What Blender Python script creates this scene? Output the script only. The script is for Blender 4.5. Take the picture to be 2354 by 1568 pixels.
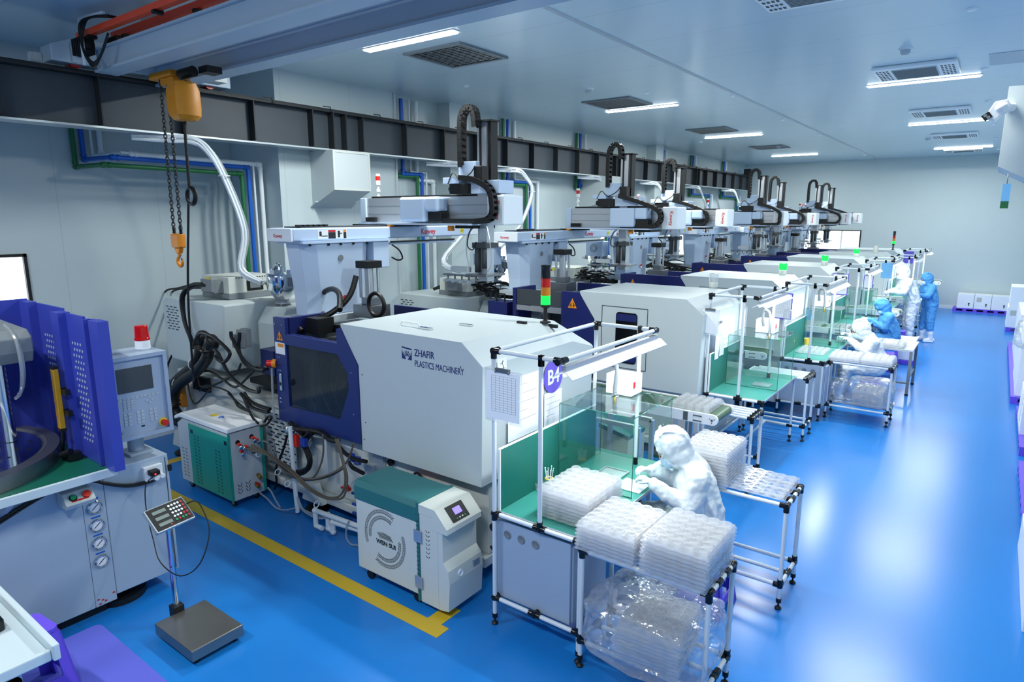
import bpy, math, random
from math import sin, cos, pi, radians as R_
from mathutils import Vector, Matrix, noise
random.seed(7)
for o in list(bpy.data.objects): bpy.data.objects.remove(o)
SC = bpy.context.scene
COL = SC.collection

# ------------------------------------------------------------------ camera, world, exposure
cam_d = bpy.data.cameras.new('camera'); cam = bpy.data.objects.new('camera', cam_d); COL.objects.link(cam)
cam.location = (0, 0, 3.05)
cam.rotation_euler = (R_(90 - 10.991), R_(-0.06), R_(36.597))
cam_d.sensor_width = 36; cam_d.lens = 22.796; cam_d.clip_start = .05; cam_d.clip_end = 200
SC.camera = cam
W = bpy.data.worlds.new('daylight'); SC.world = W; W.use_nodes = True
bg = W.node_tree.nodes['Background']; bg.inputs[0].default_value = (.93, .97, 1, 1); bg.inputs[1].default_value = 5.0
SC.view_settings.view_transform = 'Standard'; SC.view_settings.look = 'None'
SC.view_settings.gamma = 1; SC.view_settings.exposure = 0.0; SC.view_settings.use_curve_mapping = False
SC.cycles.max_bounces = 10; SC.cycles.diffuse_bounces = 5; SC.cycles.glossy_bounces = 4
SC.cycles.transmission_bounces = 6; SC.cycles.transparent_max_bounces = 48
SC.cycles.sample_clamp_indirect = 6; SC.cycles.caustics_reflective = False; SC.cycles.caustics_refractive = False
CEIL_W, BENCH_W = 140, 25          # watts of a ceiling lamp / a bench lamp

def area(name, loc, sx, sy, watts, color, parent, rot=(0, 0, 0)):
    d = bpy.data.lights.new(name, 'AREA'); d.shape = 'RECTANGLE'; d.size = sx; d.size_y = sy
    d.energy = watts; d.color = color
    o = bpy.data.objects.new(name, d); COL.objects.link(o); o.location = loc; o.rotation_euler = rot; o.parent = parent
    return o

# ------------------------------------------------------------------ materials
def lin(h):
    h = h.lstrip('#'); c = [int(h[i:i + 2], 16) / 255 for i in (0, 2, 4)]
    return tuple(x / 12.92 if x <= .04045 else ((x + .055) / 1.055) ** 2.4 for x in c) + (1,)
MATS = {}
def mat(name, col, rough=.5, metal=0., spec=.5, emit=None, es=0., alpha=1., trans=0., coat=0., bump=0., bscale=40., var=0., vscale=3., ior=1.45):
    m = bpy.data.materials.new(name); m.use_nodes = True; nt = m.node_tree; b = nt.nodes['Principled BSDF']
    c = lin(col) if isinstance(col, str) else tuple(col) + (1,)
    b.inputs['Base Color'].default_value = c; b.inputs['Roughness'].default_value = rough
    b.inputs['Metallic'].default_value = metal; b.inputs['Specular IOR Level'].default_value = spec
    b.inputs['Alpha'].default_value = alpha; b.inputs['Transmission Weight'].default_value = trans; b.inputs['IOR'].default_value = ior
    if coat: b.inputs['Coat Weight'].default_value = coat; b.inputs['Coat Roughness'].default_value = .08
    if emit:
        b.inputs['Emission Color'].default_value = lin(emit); b.inputs['Emission Strength'].default_value = es
    tc = None
    if bump or var:
        tc = nt.nodes.new('ShaderNodeTexCoord')
    if bump:
        n = nt.nodes.new('ShaderNodeTexNoise'); n.inputs['Scale'].default_value = bscale; n.inputs['Detail'].default_value = 3
        bp = nt.nodes.new('ShaderNodeBump'); bp.inputs['Strength'].default_value = bump; bp.inputs['Distance'].default_value = .01
        nt.links.new(tc.outputs['Object'], n.inputs['Vector']); nt.links.new(n.outputs['Fac'], bp.inputs['Height']); nt.links.new(bp.outputs['Normal'], b.inputs['Normal'])
    if var:
        n = nt.nodes.new('ShaderNodeTexNoise'); n.inputs['Scale'].default_value = vscale; n.inputs['Detail'].default_value = 4
        mx = nt.nodes.new('ShaderNodeMix'); mx.data_type = 'RGBA'
        mx.inputs[6].default_value = tuple(x * (1 - var) for x in c[:3]) + (1,); mx.inputs[7].default_value = tuple(min(1, x * (1 + var)) for x in c[:3]) + (1,)
        nt.links.new(tc.outputs['Object'], n.inputs['Vector']); nt.links.new(n.outputs['Fac'], mx.inputs[0]); nt.links.new(mx.outputs[2], b.inputs['Base Color'])
    MATS[name] = m
    return m
M = MATS
mat('wall_paint', '#b8c7cc', .38, spec=.4, var=.02, vscale=.8)
mat('back_wall_paint', '#bccbcf', .5, spec=.3, var=.02)
mat('runway_steel', '#39424b', .55, metal=.1, var=.12, vscale=5)
mat('runway_dark', '#20262b', .6, var=.1)
mat('galvanised', '#bcc6ca', .35, metal=.7)
mat('girder_paint', '#a9bccb', .42, spec=.5, var=.03)
mat('cast_white', '#c4cbc9', .42, var=.03, vscale=4)
mat('machine_white', '#bac6ca', .38, spec=.45, bump=.03, bscale=300)
mat('cover_white', '#bfcbcd', .4, bump=.03, bscale=300)
mat('robot_blue', '#b9cde6', .42)
mat('robot_white', '#dfe8f0', .35)
mat('aluminium', '#c7ccd2', .32, metal=.75)
mat('chrome', '#e6e9ec', .1, metal=1.)
mat('steel', '#8c9094', .35, metal=.9)
mat('brushed_plate', '#8d8c88', .3, metal=.85, var=.12, vscale=6)
mat('navy', '#1c2560', .38)
mat('door_navy', '#1e2e6c', .38)
mat('royal_blue', '#3946ac', .36)
mat('black', '#0b0e10', .5)
mat('black_gloss', '#0d1013', .15)
mat('rubber', '#0b0d0f', .42)
mat('dark_grey', '#3b4247', .5)
mat('mid_grey', '#767e83', .5)
mat('light_grey', '#b7c2c9', .45)
mat('panel_blue_grey', '#9fb0c4', .4)
mat('press_paint', '#a9bbca', .4, var=.04)
mat('press_top', '#c5d5dc', .4)
mat('green_mat', '#0f5c4a', .4)
mat('bench_green', '#398a80', .28, spec=.5, var=.03)
mat('board_green', '#18665c', .35)
mat('belt_green', '#4c6a52', .5)
mat('dryer_green', '#179a86', .35)
mat('teal', '#2e6f72', .42)
mat('beige', '#ccd2cc', .45, var=.02)
mat('beige2', '#b9bfb4', .45)
mat('yellow_line', '#cfae2e', .35)
mat('floor_white', '#e9eef2', .4)
mat('orange', '#d9841c', .45)
mat('hoist_yellow', '#bd7a12', .5, var=.1, vscale=12)
mat('sensor_yellow', '#d8a01e', .35, metal=.3)
mat('busbar_orange', '#ff5222', .4)
mat('red', '#d02018', .35)
mat('dim_red', '#b83030', .4)
mat('logo_red', '#c4252e', .5)
mat('logo_navy', '#24306e', .5)
mat('label_white', '#e6eaee', .5)
mat('label_orange', '#e08a20', .5)
mat('label_yellow', '#e8d23a', .5)
mat('pipe_green', '#1d6b3e', .4)
mat('pipe_blue', '#1660c4', .35)
mat('pipe_white', '#dfe8ec', .35)
mat('tube_white', '#d4dde4', .3)
mat('valve_blue', '#1c3a9a', .4)
mat('brown_hose', '#5e564a', .35)
mat('brass', '#a98a3c', .35, metal=.8)
mat('purple', '#6a52d8', .35)
mat('purple_pale', '#5b62c9', .4)
mat('paper', '#f0f4fa', .6)
mat('blue_paper', '#b9c4f4', .6)
mat('sky_card', '#7cc0f0', .6)
mat('lilac_print', '#6a5acc', .5)
mat('carton_white', '#e6ecf2', .6)
mat('suit_white', '#d3dce2', .75, bump=.35, bscale=14)
mat('suit_blue', '#4f98d4', .75, bump=.35, bscale=14)
mat('glove', '#d8e0e6', .5)
mat('mask_blue', '#bcd8ee', .7)
mat('skin', '#c79a82', .5)
mat('boot_white', '#e3e9f0', .6)
mat('hair_dark', '#1c1a1c', .7)
mat('screen_off', '#40484e', .2)
mat('screen_lilac', '#8a7ae0', .3, emit='#8a7ae0', es=1.1)
mat('lcd', '#7f8c86', .3)
mat('button_red', '#ef4328', .35)
mat('button_green', '#1f9a5c', .35)
mat('led_red', '#ff2a1a', .3, emit='#ff2a1a', es=6)
mat('lamp_diffuser', '#ffffff', .5, emit='#f4fbff', es=9)
mat('bench_tube', '#ffffff', .5, emit='#f6fbff', es=10)
mat('green_glow', '#12b848', .3, emit='#10e048', es=1.5)
mat('green_glow_core', '#c0f8d8', .3, emit='#c8ffdc', es=1.6)
mat('amber_lens', '#e89020', .2, trans=.3)
mat('red_lens', '#d8201c', .15, trans=.35)
mat('beacon_red', '#c81410', .12, trans=.45, emit='#a00c08', es=.25)
mat('yellow_cup', '#f0c850', .4)
mat('frosted', '#e9f2f6', .5, emit=None, alpha=.55)

def clear_mat(name, tint, fac, rough, dif='#ffffff', difw=.3, crinkle=0):
    """thin clear plastic or glass sheet: mostly see-through, a glossy share by Fresnel, a little milky"""
    m = bpy.data.materials.new(name); m.use_nodes = True; nt = m.node_tree; nt.nodes.clear()
    out = nt.nodes.new('ShaderNodeOutputMaterial'); t = nt.nodes.new('ShaderNodeBsdfTransparent'); t.inputs[0].default_value = lin(tint)
    g = nt.nodes.new('ShaderNodeBsdfGlossy'); g.inputs['Roughness'].default_value = rough
    d = nt.nodes.new('ShaderNodeBsdfDiffuse'); d.inputs[0].default_value = lin(dif)
    tl = nt.nodes.new('ShaderNodeBsdfTranslucent'); tl.inputs[0].default_value = lin(dif)
    a = nt.nodes.new('ShaderNodeMixShader'); a.inputs[0].default_value = .5
    nt.links.new(d.outputs[0], a.inputs[1]); nt.links.new(tl.outputs[0], a.inputs[2])
    b = nt.nodes.new('ShaderNodeMixShader'); b.inputs[0].default_value = difw
    nt.links.new(t.outputs[0], b.inputs[1]); nt.links.new(a.outputs[0], b.inputs[2])
    fr = nt.nodes.new('ShaderNodeLayerWeight'); fr.inputs[0].default_value = .5
    pw = nt.nodes.new('ShaderNodeMath'); pw.operation = 'POWER'; pw.inputs[1].default_value = 3.5 if difw < .05 else 2.2; nt.links.new(fr.outputs['Facing'], pw.inputs[0])
    ml = nt.nodes.new('ShaderNodeMath'); ml.operation = 'MULTIPLY_ADD'; ml.inputs[1].default_value = .6; ml.inputs[2].default_value = fac * .2; nt.links.new(pw.outputs[0], ml.inputs[0])
    if crinkle:
        tc = nt.nodes.new('ShaderNodeTexCoord'); n = nt.nodes.new('ShaderNodeTexVoronoi'); n.inputs['Scale'].default_value = crinkle; n.feature = 'DISTANCE_TO_EDGE'
        n3 = nt.nodes.new('ShaderNodeTexNoise'); n3.inputs['Scale'].default_value = crinkle * .8; n3.inputs['Detail'].default_value = 4; ad = nt.nodes.new('ShaderNodeMixRGB'); ad.inputs[0].default_value = .25
        nt.links.new(tc.outputs['Object'], n3.inputs['Vector']); nt.links.new(tc.outputs['Object'], ad.inputs[1]); nt.links.new(n3.outputs['Color'], ad.inputs[2]); nt.links.new(ad.outputs[0], n.inputs['Vector'])
        bp = nt.nodes.new('ShaderNodeBump'); bp.inputs['Strength'].default_value = .9; bp.inputs['Distance'].default_value = .04
        nt.links.new(n.outputs['Distance'], bp.inputs['Height']); nt.links.new(bp.outputs[0], g.inputs['Normal']); nt.links.new(bp.outputs[0], d.inputs['Normal'])
    c = nt.nodes.new('ShaderNodeMixShader')
    nt.links.new(ml.outputs[0], c.inputs[0]); nt.links.new(b.outputs[0], c.inputs[1]); nt.links.new(g.outputs[0], c.inputs[2])
    nt.links.new(c.outputs[0], out.inputs[0]); MATS[name] = m; return m
clear_mat('glass', '#f2faf8', .2, .02, difw=.004)
clear_mat('glass_edge', '#7fb8ae', .3, .1, dif='#4fa090', difw=.5)
clear_mat('window_glass', '#f4f8fa', .2, .03, difw=.01)
clear_mat('smoky_glass', '#c4ccd0', .15, .06, dif='#9aa4aa', difw=.045)
clear_mat('tray_plastic', '#ffffff', .10, .12, dif='#fafcff', difw=.36)
clear_mat('bag_plastic', '#ffffff', .5, .12, dif='#f4f8ff', difw=.2, crinkle=5)
clear_mat('clear_tube', '#e8eef0', .35, .12, dif='#eef4f6', difw=.4)
clear_mat('clear_part', '#f0f4f8', .3, .08, dif='#ffffff', difw=.25)

# floor: blue epoxy, soft clear coat, faint roller marks
def floor_mat():
    m = mat('floor_epoxy', '#1b7cc6', .25, spec=.5); nt = m.node_tree; b = nt.nodes['Principled BSDF']
    tc = nt.nodes.new('ShaderNodeTexCoord'); n = nt.nodes.new('ShaderNodeTexNoise'); n.inputs['Scale'].default_value = .5; n.inputs['Detail'].default_value = 1.5
    mp = nt.nodes.new('ShaderNodeMapping'); mp.inputs['Scale'].default_value = (3, .6, 1)
    cr = nt.nodes.new('ShaderNodeMix'); cr.data_type = 'RGBA'; cr.inputs[6].default_value = lin('#1874c6'); cr.inputs[7].default_value = lin('#1e7ccc')
    nt.links.new(tc.outputs['Object'], mp.inputs[0]); nt.links.new(mp.outputs[0], n.inputs['Vector']); nt.links.new(n.outputs['Fac'], cr.inputs[0]); nt.links.new(cr.outputs[2], b.inputs['Base Color'])
floor_mat()
def seam_mat(name, col, rough, period, axis, dark=.82, off=0.):
    """sandwich panels: a thin darker joint every `period` metres"""
    m = mat(name, col, rough, spec=.5); nt = m.node_tree; b = nt.nodes['Principled BSDF']
    tc = nt.nodes.new('ShaderNodeTexCoord'); sp = nt.nodes.new('ShaderNodeSeparateXYZ'); nt.links.new(tc.outputs['Object'], sp.inputs[0])
    a = nt.nodes.new('ShaderNodeMath'); a.operation = 'ADD'; a.inputs[1].default_value = off + 100 * period; nt.links.new(sp.outputs[axis], a.inputs[0])
    d = nt.nodes.new('ShaderNodeMath'); d.operation = 'MODULO'; d.inputs[1].default_value = period; nt.links.new(a.outputs[0], d.inputs[0])
    l = nt.nodes.new('ShaderNodeMath'); l.operation = 'LESS_THAN'; l.inputs[1].default_value = .012; nt.links.new(d.outputs[0], l.inputs[0])
    mx = nt.nodes.new('ShaderNodeMix'); mx.data_type = 'RGBA'; c = lin(col); mx.inputs[6].default_value = c; mx.inputs[7].default_value = tuple(x * dark for x in c[:3]) + (1,)
    nt.links.new(l.outputs[0], mx.inputs[0]); nt.links.new(mx.outputs[2], b.inputs['Base Color'])
    n = nt.nodes.new('ShaderNodeTexNoise'); n.inputs['Scale'].default_value = .9; mp = nt.nodes.new('ShaderNodeMapping'); mp.inputs['Scale'].default_value = (1, 3, 1)
    bp = nt.nodes.new('ShaderNodeBump'); bp.inputs['Strength'].default_value = .12; bp.inputs['Distance'].default_value = .02
    nt.links.new(tc.outputs['Object'], mp.inputs[0]); nt.links.new(mp.outputs[0], n.inputs['Vector']); nt.links.new(n.outputs['Fac'], bp.inputs['Height']); nt.links.new(bp.outputs[0], b.inputs['Normal'])
seam_mat('ceiling_panels', '#c4d8e2', .24, 1.18, 1)
seam_mat('wall_panels', '#bac9ce', .32, 1.18, 1, .88, .4)

# ------------------------------------------------------------------ mesh helpers
class MB:
    def __init__(s): s.v = []; s.f = []; s.m = []; s.s = []; s.mi = 0
    def add(s, vs, fs, smooth=False):
        n = len(s.v); s.v += [tuple(v) for v in vs]
        for f in fs: s.f.append([i + n for i in f]); s.m.append(s.mi); s.s.append(smooth)
        return s
    def mat(s, i): s.mi = i; return s
    def box(s, x0, x1, y0, y1, z0, z1):
        return s.add([(x0, y0, z0), (x1, y0, z0), (x1, y1, z0), (x0, y1, z0), (x0, y0, z1), (x1, y0, z1), (x1, y1, z1), (x0, y1, z1)],
                     [(0, 3, 2, 1), (4, 5, 6, 7), (0, 1, 5, 4), (1, 2, 6, 5), (2, 3, 7, 6), (3, 0, 4, 7)])
    def cbox(s, c, d, rot=None):
        vs = [Vector((sx * d[0] / 2, sy * d[1] / 2, sz * d[2] / 2)) for sz in (-1, 1) for sx, sy in ((-1, -1), (1, -1), (1, 1), (-1, 1))]
        if rot is not None: vs = [rot @ v for v in vs]
        return s.add([v + Vector(c) for v in vs], [(0, 3, 2, 1), (4, 5, 6, 7), (0, 1, 5, 4), (1, 2, 6, 5), (2, 3, 7, 6), (3, 0, 4, 7)])
    def frame(s, p0, p1):
        d = (Vector(p1) - Vector(p0)).normalized(); u = d.orthogonal().normalized()
        if abs(d.z) < .95: u = d.cross(Vector((0, 0, 1))).normalized()
        return d, u, d.cross(u)
    def cyl(s, p0, p1, r, n=12, r2=None, caps=True):
        r2 = r if r2 is None else r2; p0 = Vector(p0); p1 = Vector(p1); d, u, w = s.frame(p0, p1)
        ring = [u * cos(2 * pi * i / n) + w * sin(2 * pi * i / n) for i in range(n)]
        s.add([p0 + q * r for q in ring] + [p1 + q * r2 for q in ring], [(i, i + n, (i + 1) % n + n, (i + 1) % n) for i in range(n)], True)
        if caps:
            k = len(s.v) - 2 * n
            s.f.append([k + i for i in range(n)]); s.m.append(s.mi); s.s.append(False)
            s.f.append([k + n + i for i in reversed(range(n))]); s.m.append(s.mi); s.s.append(False)
        return s
    def tube(s, pts, r, n=8, smooth=True, res=5):
        P = spline(pts, res) if smooth and len(pts) > 2 else [Vector(p) for p in pts]
        u = None; rings = []
        for i, p in enumerate(P):
            d = (P[min(i + 1, len(P) - 1)] - P[max(i - 1, 0)]).normalized()
            if u is None: u = d.orthogonal().normalized()
            u = (u - d * u.dot(d)); u = u.normalized() if u.length > 1e-6 else d.orthogonal().normalized()
            w = d.cross(u); rr = r(i / (len(P) - 1)) if callable(r) else r
            rings.append([p + (u * cos(2 * pi * k / n) + w * sin(2 * pi * k / n)) * rr for k in range(n)])
        vs = [v for rg in rings for v in rg]; fs = []
        for j in range(len(rings) - 1):
            for k in range(n): fs.append((j * n + k, j * n + (k + 1) % n, (j + 1) * n + (k + 1) % n, (j + 1) * n + k))
        s.add(vs, fs, True)
        k0 = len(s.v) - len(vs)
        s.f.append([k0 + i for i in reversed(range(n))]); s.m.append(s.mi); s.s.append(False)
        s.f.append([len(s.v) - n + i for i in range(n)]); s.m.append(s.mi); s.s.append(False)
        return s
    def prism(s, poly, axis, a0, a1):
        """poly: 2-D points in the plane of the two other axes (in x,y,z order)"""
        def mk(p, a): return {'x': (a, p[0], p[1]), 'y': (p[0], a, p[1]), 'z': (p[0], p[1], a)}[axis]
        n = len(poly); vs = [mk(p, a0) for p in poly] + [mk(p, a1) for p in poly]
        return s.add(vs, [tuple(range(n)), tuple(reversed(range(n, 2 * n)))] + [(i, i + n, (i + 1) % n + n, (i + 1) % n) for i in range(n)])
    def lathe(s, prof, c=(0, 0, 0), n=20, axis='z', smooth=True):
        vs = []; 
        for r, h in prof:
            for k in range(n):
                a = 2 * pi * k / n; p = (r * cos(a), r * sin(a), h)
                if axis == 'x': p = (h, r * cos(a), r * sin(a))
                if axis == 'y': p = (r * cos(a), h, r * sin(a))
                vs.append((p[0] + c[0], p[1] + c[1], p[2] + c[2]))
        fs = [(j * n + k, j * n + (k + 1) % n, (j + 1) * n + (k + 1) % n, (j + 1) * n + k) for j in range(len(prof) - 1) for k in range(n)]
        return s.add(vs, fs, smooth)
    def ball(s, c, r, n=12, m=8):
        if not isinstance(r, tuple): r = (r, r, r)
        vs = []; fs = []
        for j in range(m + 1):
            t = pi * j / m
            for k in range(n): a = 2 * pi * k / n; vs.append((c[0] + r[0] * sin(t) * cos(a), c[1] + r[1] * sin(t) * sin(a), c[2] + r[2] * cos(t)))
        for j in range(m):
            for k in range(n): fs.append((j * n + k, (j + 1) * n + k, (j + 1) * n + (k + 1) % n, j * n + (k + 1) % n))
        return s.add(vs, fs, True)
    def torus(s, c, R, r, axis='z', n=20, m=8, a0=0., a1=2 * pi, e=1.):
        closed = abs(a1 - a0 - 2 * pi) < 1e-4; N = n if closed else n + 1; vs = []
        for j in range(N):
            a = a0 + (a1 - a0) * j / n
            for k in range(m):
                b = 2 * pi * k / m; q = (R + r * cos(b)); p = (q * cos(a), q * sin(a) * e, r * sin(b))
                if axis == 'x': p = (p[2], p[0], p[1])
                if axis == 'y': p = (p[0], p[2], p[1])
                vs.append((p[0] + c[0], p[1] + c[1], p[2] + c[2]))
        fs = [((j % N) * m + k, ((j + 1) % N) * m + k, ((j + 1) % N) * m + (k + 1) % m, (j % N) * m + (k + 1) % m) for j in range(n) for k in range(m)]
        return s.add(vs, fs, True)
    def data(s, name, mats, off=(0, 0, 0)):
        me = bpy.data.meshes.new(name); me.from_pydata([(v[0] - off[0], v[1] - off[1], v[2] - off[2]) for v in s.v], [], s.f)
        for m in (mats if isinstance(mats, (list, tuple)) else [mats]): me.materials.append(MATS[m] if isinstance(m, str) else m)
        for p, mi, sm in zip(me.polygons, s.m, s.s): p.material_index = mi; p.use_smooth = sm
        me.update()
        import bmesh
        b = bmesh.new(); b.from_mesh(me); bmesh.ops.recalc_face_normals(b, faces=b.faces)
        for e in b.edges:
            if len(e.link_faces) == 2 and e.calc_face_angle(0) > .62: e.smooth = False
        b.to_mesh(me); b.free()
        return me
def spline(pts, res=5):
    P = [Vector(p) for p in pts]; out = []
    for i in range(len(P) - 1):
        a = P[max(i - 1, 0)]; b = P[i]; c = P[i + 1]; d = P[min(i + 2, len(P) - 1)]
        for k in range(res):
            t = k / res; out.append(.5 * ((2 * b) + (c - a) * t + (2 * a - 5 * b + 4 * c - d) * t * t + (3 * b - a - 3 * c + d) * t ** 3))
    out.append(P[-1]); return out

def tag(o, label, cat, group=None, kind=None):
    if label: o['label'] = label
    if cat: o['category'] = cat
    if group: o['group'] = group
    if kind: o['kind'] = kind
    return o
def thing(name, loc, label, cat, group=None, rz=0):
    o = bpy.data.objects.new(name, None); COL.objects.link(o); o.location = loc; o.rotation_euler = (0, 0, rz); o.empty_display_size = .1
    return tag(o, label, cat, group)
def root_of(o):
    while o.parent: o = o.parent
    return o
def part(name, mb, mats, parent=None, world=False, bev=0., label=None):
    off = root_of(parent).location if (world and parent) else (0, 0, 0)
    me = mb.data(name, mats, off); o = bpy.data.objects.new(name, me); COL.objects.link(o)
    if parent: o.parent = parent
    if bev:
        md = o.modifiers.new('edge', 'BEVEL'); md.width = bev; md.segments = 2; md.limit_method = 'ANGLE'; md.angle_limit = R_(40)
    if label: o['label'] = label
    return o
def single(name, mb, mats, label, cat, group=None, bev=0., loc=(0, 0, 0), world=True):
    me = mb.data(name, mats, loc if world else (0, 0, 0)); o = bpy.data.objects.new(name, me); COL.objects.link(o); o.location = loc
    if bev:
        md = o.modifiers.new('edge', 'BEVEL'); md.width = bev; md.segments = 2; md.limit_method = 'ANGLE'; md.angle_limit = R_(40)
    return tag(o, label, cat, group)
def struct(name, mb, mats, parent=None):
    o = part(name, mb, mats, parent)
    if not parent: o['kind'] = 'structure'
    return o
FRONT = (R_(90), 0, 0)            # lettering on a face that looks towards -Y
SIDE = (R_(90), 0, R_(90))        # lettering on a face that looks towards +X
def text(name, s, size, loc, rot, m, parent, world=True, align='LEFT', bold=0., sx=1.):
    c = bpy.data.curves.new(name, 'FONT'); c.body = s; c.size = size; c.extrude = .0008; c.align_x = align; c.offset = bold
    c.materials.append(MATS[m]); o = bpy.data.objects.new(name, c); COL.objects.link(o)
    l = Vector(loc) - (Vector(root_of(parent).location) if world else Vector())
    me = bpy.data.meshes.new_from_object(o); bpy.data.objects.remove(o); me.name = name
    o = bpy.data.objects.new(name, me); COL.objects.link(o)
    o.location = l; o.rotation_euler = rot; o.scale = (sx, 1, 1); o.parent = parent
    return o
def copy_tree(o, parent=None):
    c = o.copy(); COL.objects.link(c); c.parent = parent
    for ch in o.children: copy_tree(ch, c)
    return c
def dup(o, loc, label=None, group=None, rz=None):
    c = copy_tree(o); c.location = loc
    if label: c['label'] = label
    if group: c['group'] = group
    if rz is not None: c.rotation_euler = (0, 0, rz)
    return c

# ================================================================== THE SETTING
XW, XN, YB, ZC, XR = -8.12, -9.15, 25.95, 4.95, 1.15
floor = struct('floor', MB().box(-9.4, 1.4, -5, 26.2, -.1, 0), 'floor_epoxy')
struct('ceiling', MB().box(-9.4, 1.4, -5, 26.2, ZC, ZC + .1), 'ceiling_panels')
# left wall: a recess near the camera (window 1), then the long wall with openings for windows 2 and 3
wl = MB()
def wall_x(mb, x0, x1, ya, yb, holes):
    ys = ya
    for (y0, y1, z0, z1) in holes:
        mb.box(x0, x1, ys, y0, 0, ZC); mb.box(x0, x1, y0, y1, 0, z0); mb.box(x0, x1, y0, y1, z1, ZC); ys = y1
    mb.box(x0, x1, ys, yb, 0, ZC)
wall_x(wl, XN - .15, XN, -5, 5.42, [(1.2, 2.75, 1.75, 2.6)])
wl.box(XN - .15, -7.97, 5.42, 7.6, 0, ZC)
wall_x(wl, XW - .2, XW, 7.6, 26.1, [(9.95, 11.75, 1.62, 2.66), (19.6, 21.2, 1.75, 2.5)])
struct('wall_left', wl, 'wall_panels')
wb = MB(); wb.box(-9.4, -6.2, YB, YB + .2, 0, ZC); wb.box(-6.2, -3.93, YB, YB + .2, 0, 1.80); wb.box(-6.2, -3.93, YB, YB + .2, 2.54, ZC); wb.box(-3.93, 1.4, YB, YB + .2, 0, ZC)
struct('wall_back', wb, 'back_wall_paint')
struct('wall_right', MB().box(XR, XR + .2, -5, 26.1, 0, ZC), 'wall_panels')
struct('wall_front', MB().box(-9.4, 1.4, -5.2, -5, 0, ZC), 'wall_paint')
struct('baseboard_back', MB().box(-8.1, XR, YB - .03, YB, 0, .1), 'pipe_white')
struct('baseboard_left', MB().box(XN, XN + .03, -5, 5.42, 0, .12), 'pipe_white')
cg = MB(); cg.box(-3.66, -3.6, -5, YB, ZC - .008, ZC)
struct('trim_1', cg, 'light_grey')
cp = MB(); cp.box(XW, XW + .28, 8.75, 9.25, 0, ZC); struct('trim_2', cp, 'wall_paint')
cp = MB(); cp.box(XW, XW + .28, 17.2, 17.7, 0, ZC); struct('trim_3', cp, 'wall_paint')
cp = MB(); cp.box(-7.97, -7.95, 7.56, 7.6, 0, ZC); struct('trim_4', cp, 'light_grey')
def window(n, axis, a, u0, u1, z0, z1, panes, mull=True, gl='window_glass'):
    t = bpy.data.objects.new('window_%d' % n, None); COL.objects.link(t); t['kind'] = 'structure'
    f = MB(); w = .035
    def bx(ua, ub, za, zb, d0=-.02, d1=.03):
        if axis == 'x': f.box(a + d0, a + d1, ua, ub, za, zb)
        else: f.box(ua, ub, a - d1, a - d0, za, zb)
    bx(u0, u1, z0, z0 + w); bx(u0, u1, z1 - w, z1); bx(u0, u0 + w, z0, z1); bx(u1 - w, u1, z0, z1)
    part('window_frame', f, 'black', t)
    f = MB(); bx(u0 + w, u1 - w, z0 + w, z1 - w, 0, .006)
    part('pane', f, gl, t)
    if panes:
        f = MB()
        for u in panes: bx(u - .02, u + .02, z0, z1, -.01, .02)
        part('mullion', f, 'pipe_white', t)
    return t
window(1, 'x', XN, 1.2, 2.75, 1.75, 2.6, [])
window(2, 'x', XW, 9.95, 11.75, 1.62, 2.66, [])
window(3, 'x', XW, 19.6, 21.2, 1.75, 2.5, [20.4])
window(4, 'y', YB, -6.2, -3.93, 1.80, 2.54, [-5.45, -4.55])
fr = MB(); fr.box(-4.53, -3.97, YB - .02, YB - .012, 1.84, 2.5); o = struct('window_5', fr, 'frosted')

# yellow guide line painted round machine 1
yl = MB(); z = .003
yl.box(-8.12, -2.98, 3.09, 3.225, 0, z); yl.box(-3.2, -3.06, 3.225, 3.45, 0, z); yl.box(-8.12, -7.98, 3.3, 3.82, 0, z)
single('floor_line', yl, 'yellow_line', 'painted yellow guide line on the blue floor in front of the nearest machine', 'line')

# ------------------------------------------------------------------ ceiling fixtures
def ceiling_lamp(x, y, label, first=[None]):
    if first[0] is None:
        t = thing('ceiling_lamp', (x, y, ZC), label, 'lamp', 'ceiling lamps')
        part('lamp_housing', MB().box(-.72, .72, -.07, .07, -.008, 0), 'floor_white', t, bev=.004)
        part('diffuser', MB().box(-.69, .69, -.055, .055, -.022, -.0085), 'lamp_diffuser', t, bev=.006)
        area('lamp_light', (0, 0, -.024), 1.36, .1, CEIL_W, (.98, .985, .92), t); first[0] = t; return t
    return dup(first[0], (x, y, ZC), label)
for x, y, l in ((-5.52, 5.5, 'bright linear ceiling lamp nearest the overhead crane'), (-5.46, 11.25, 'linear ceiling lamp, second from the crane in the left row'),
                (-5.5, 16.45, 'linear ceiling lamp, third from the crane in the left row'), (-5.58, 22.7, 'linear ceiling lamp nearest the back wall in the left row'),
                (-1.15, 11.41, 'linear ceiling lamp in the right row, largest and nearest of the three'), (-1.14, 16.66, 'middle linear ceiling lamp of the right row'),
                (-1.12, 22.98, 'linear ceiling lamp nearest the back wall in the right row')):
    ceiling_lamp(x, y, l)
ceiling_lamp(-1.15, 5.6, 'linear ceiling lamp above the aisle, outside the picture')
ceiling_lamp(-1.15, -.3, 'linear ceiling lamp above the camera, outside the picture')
ceiling_lamp(-5.5, -.5, 'linear ceiling lamp behind the crane, outside the picture')

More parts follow.
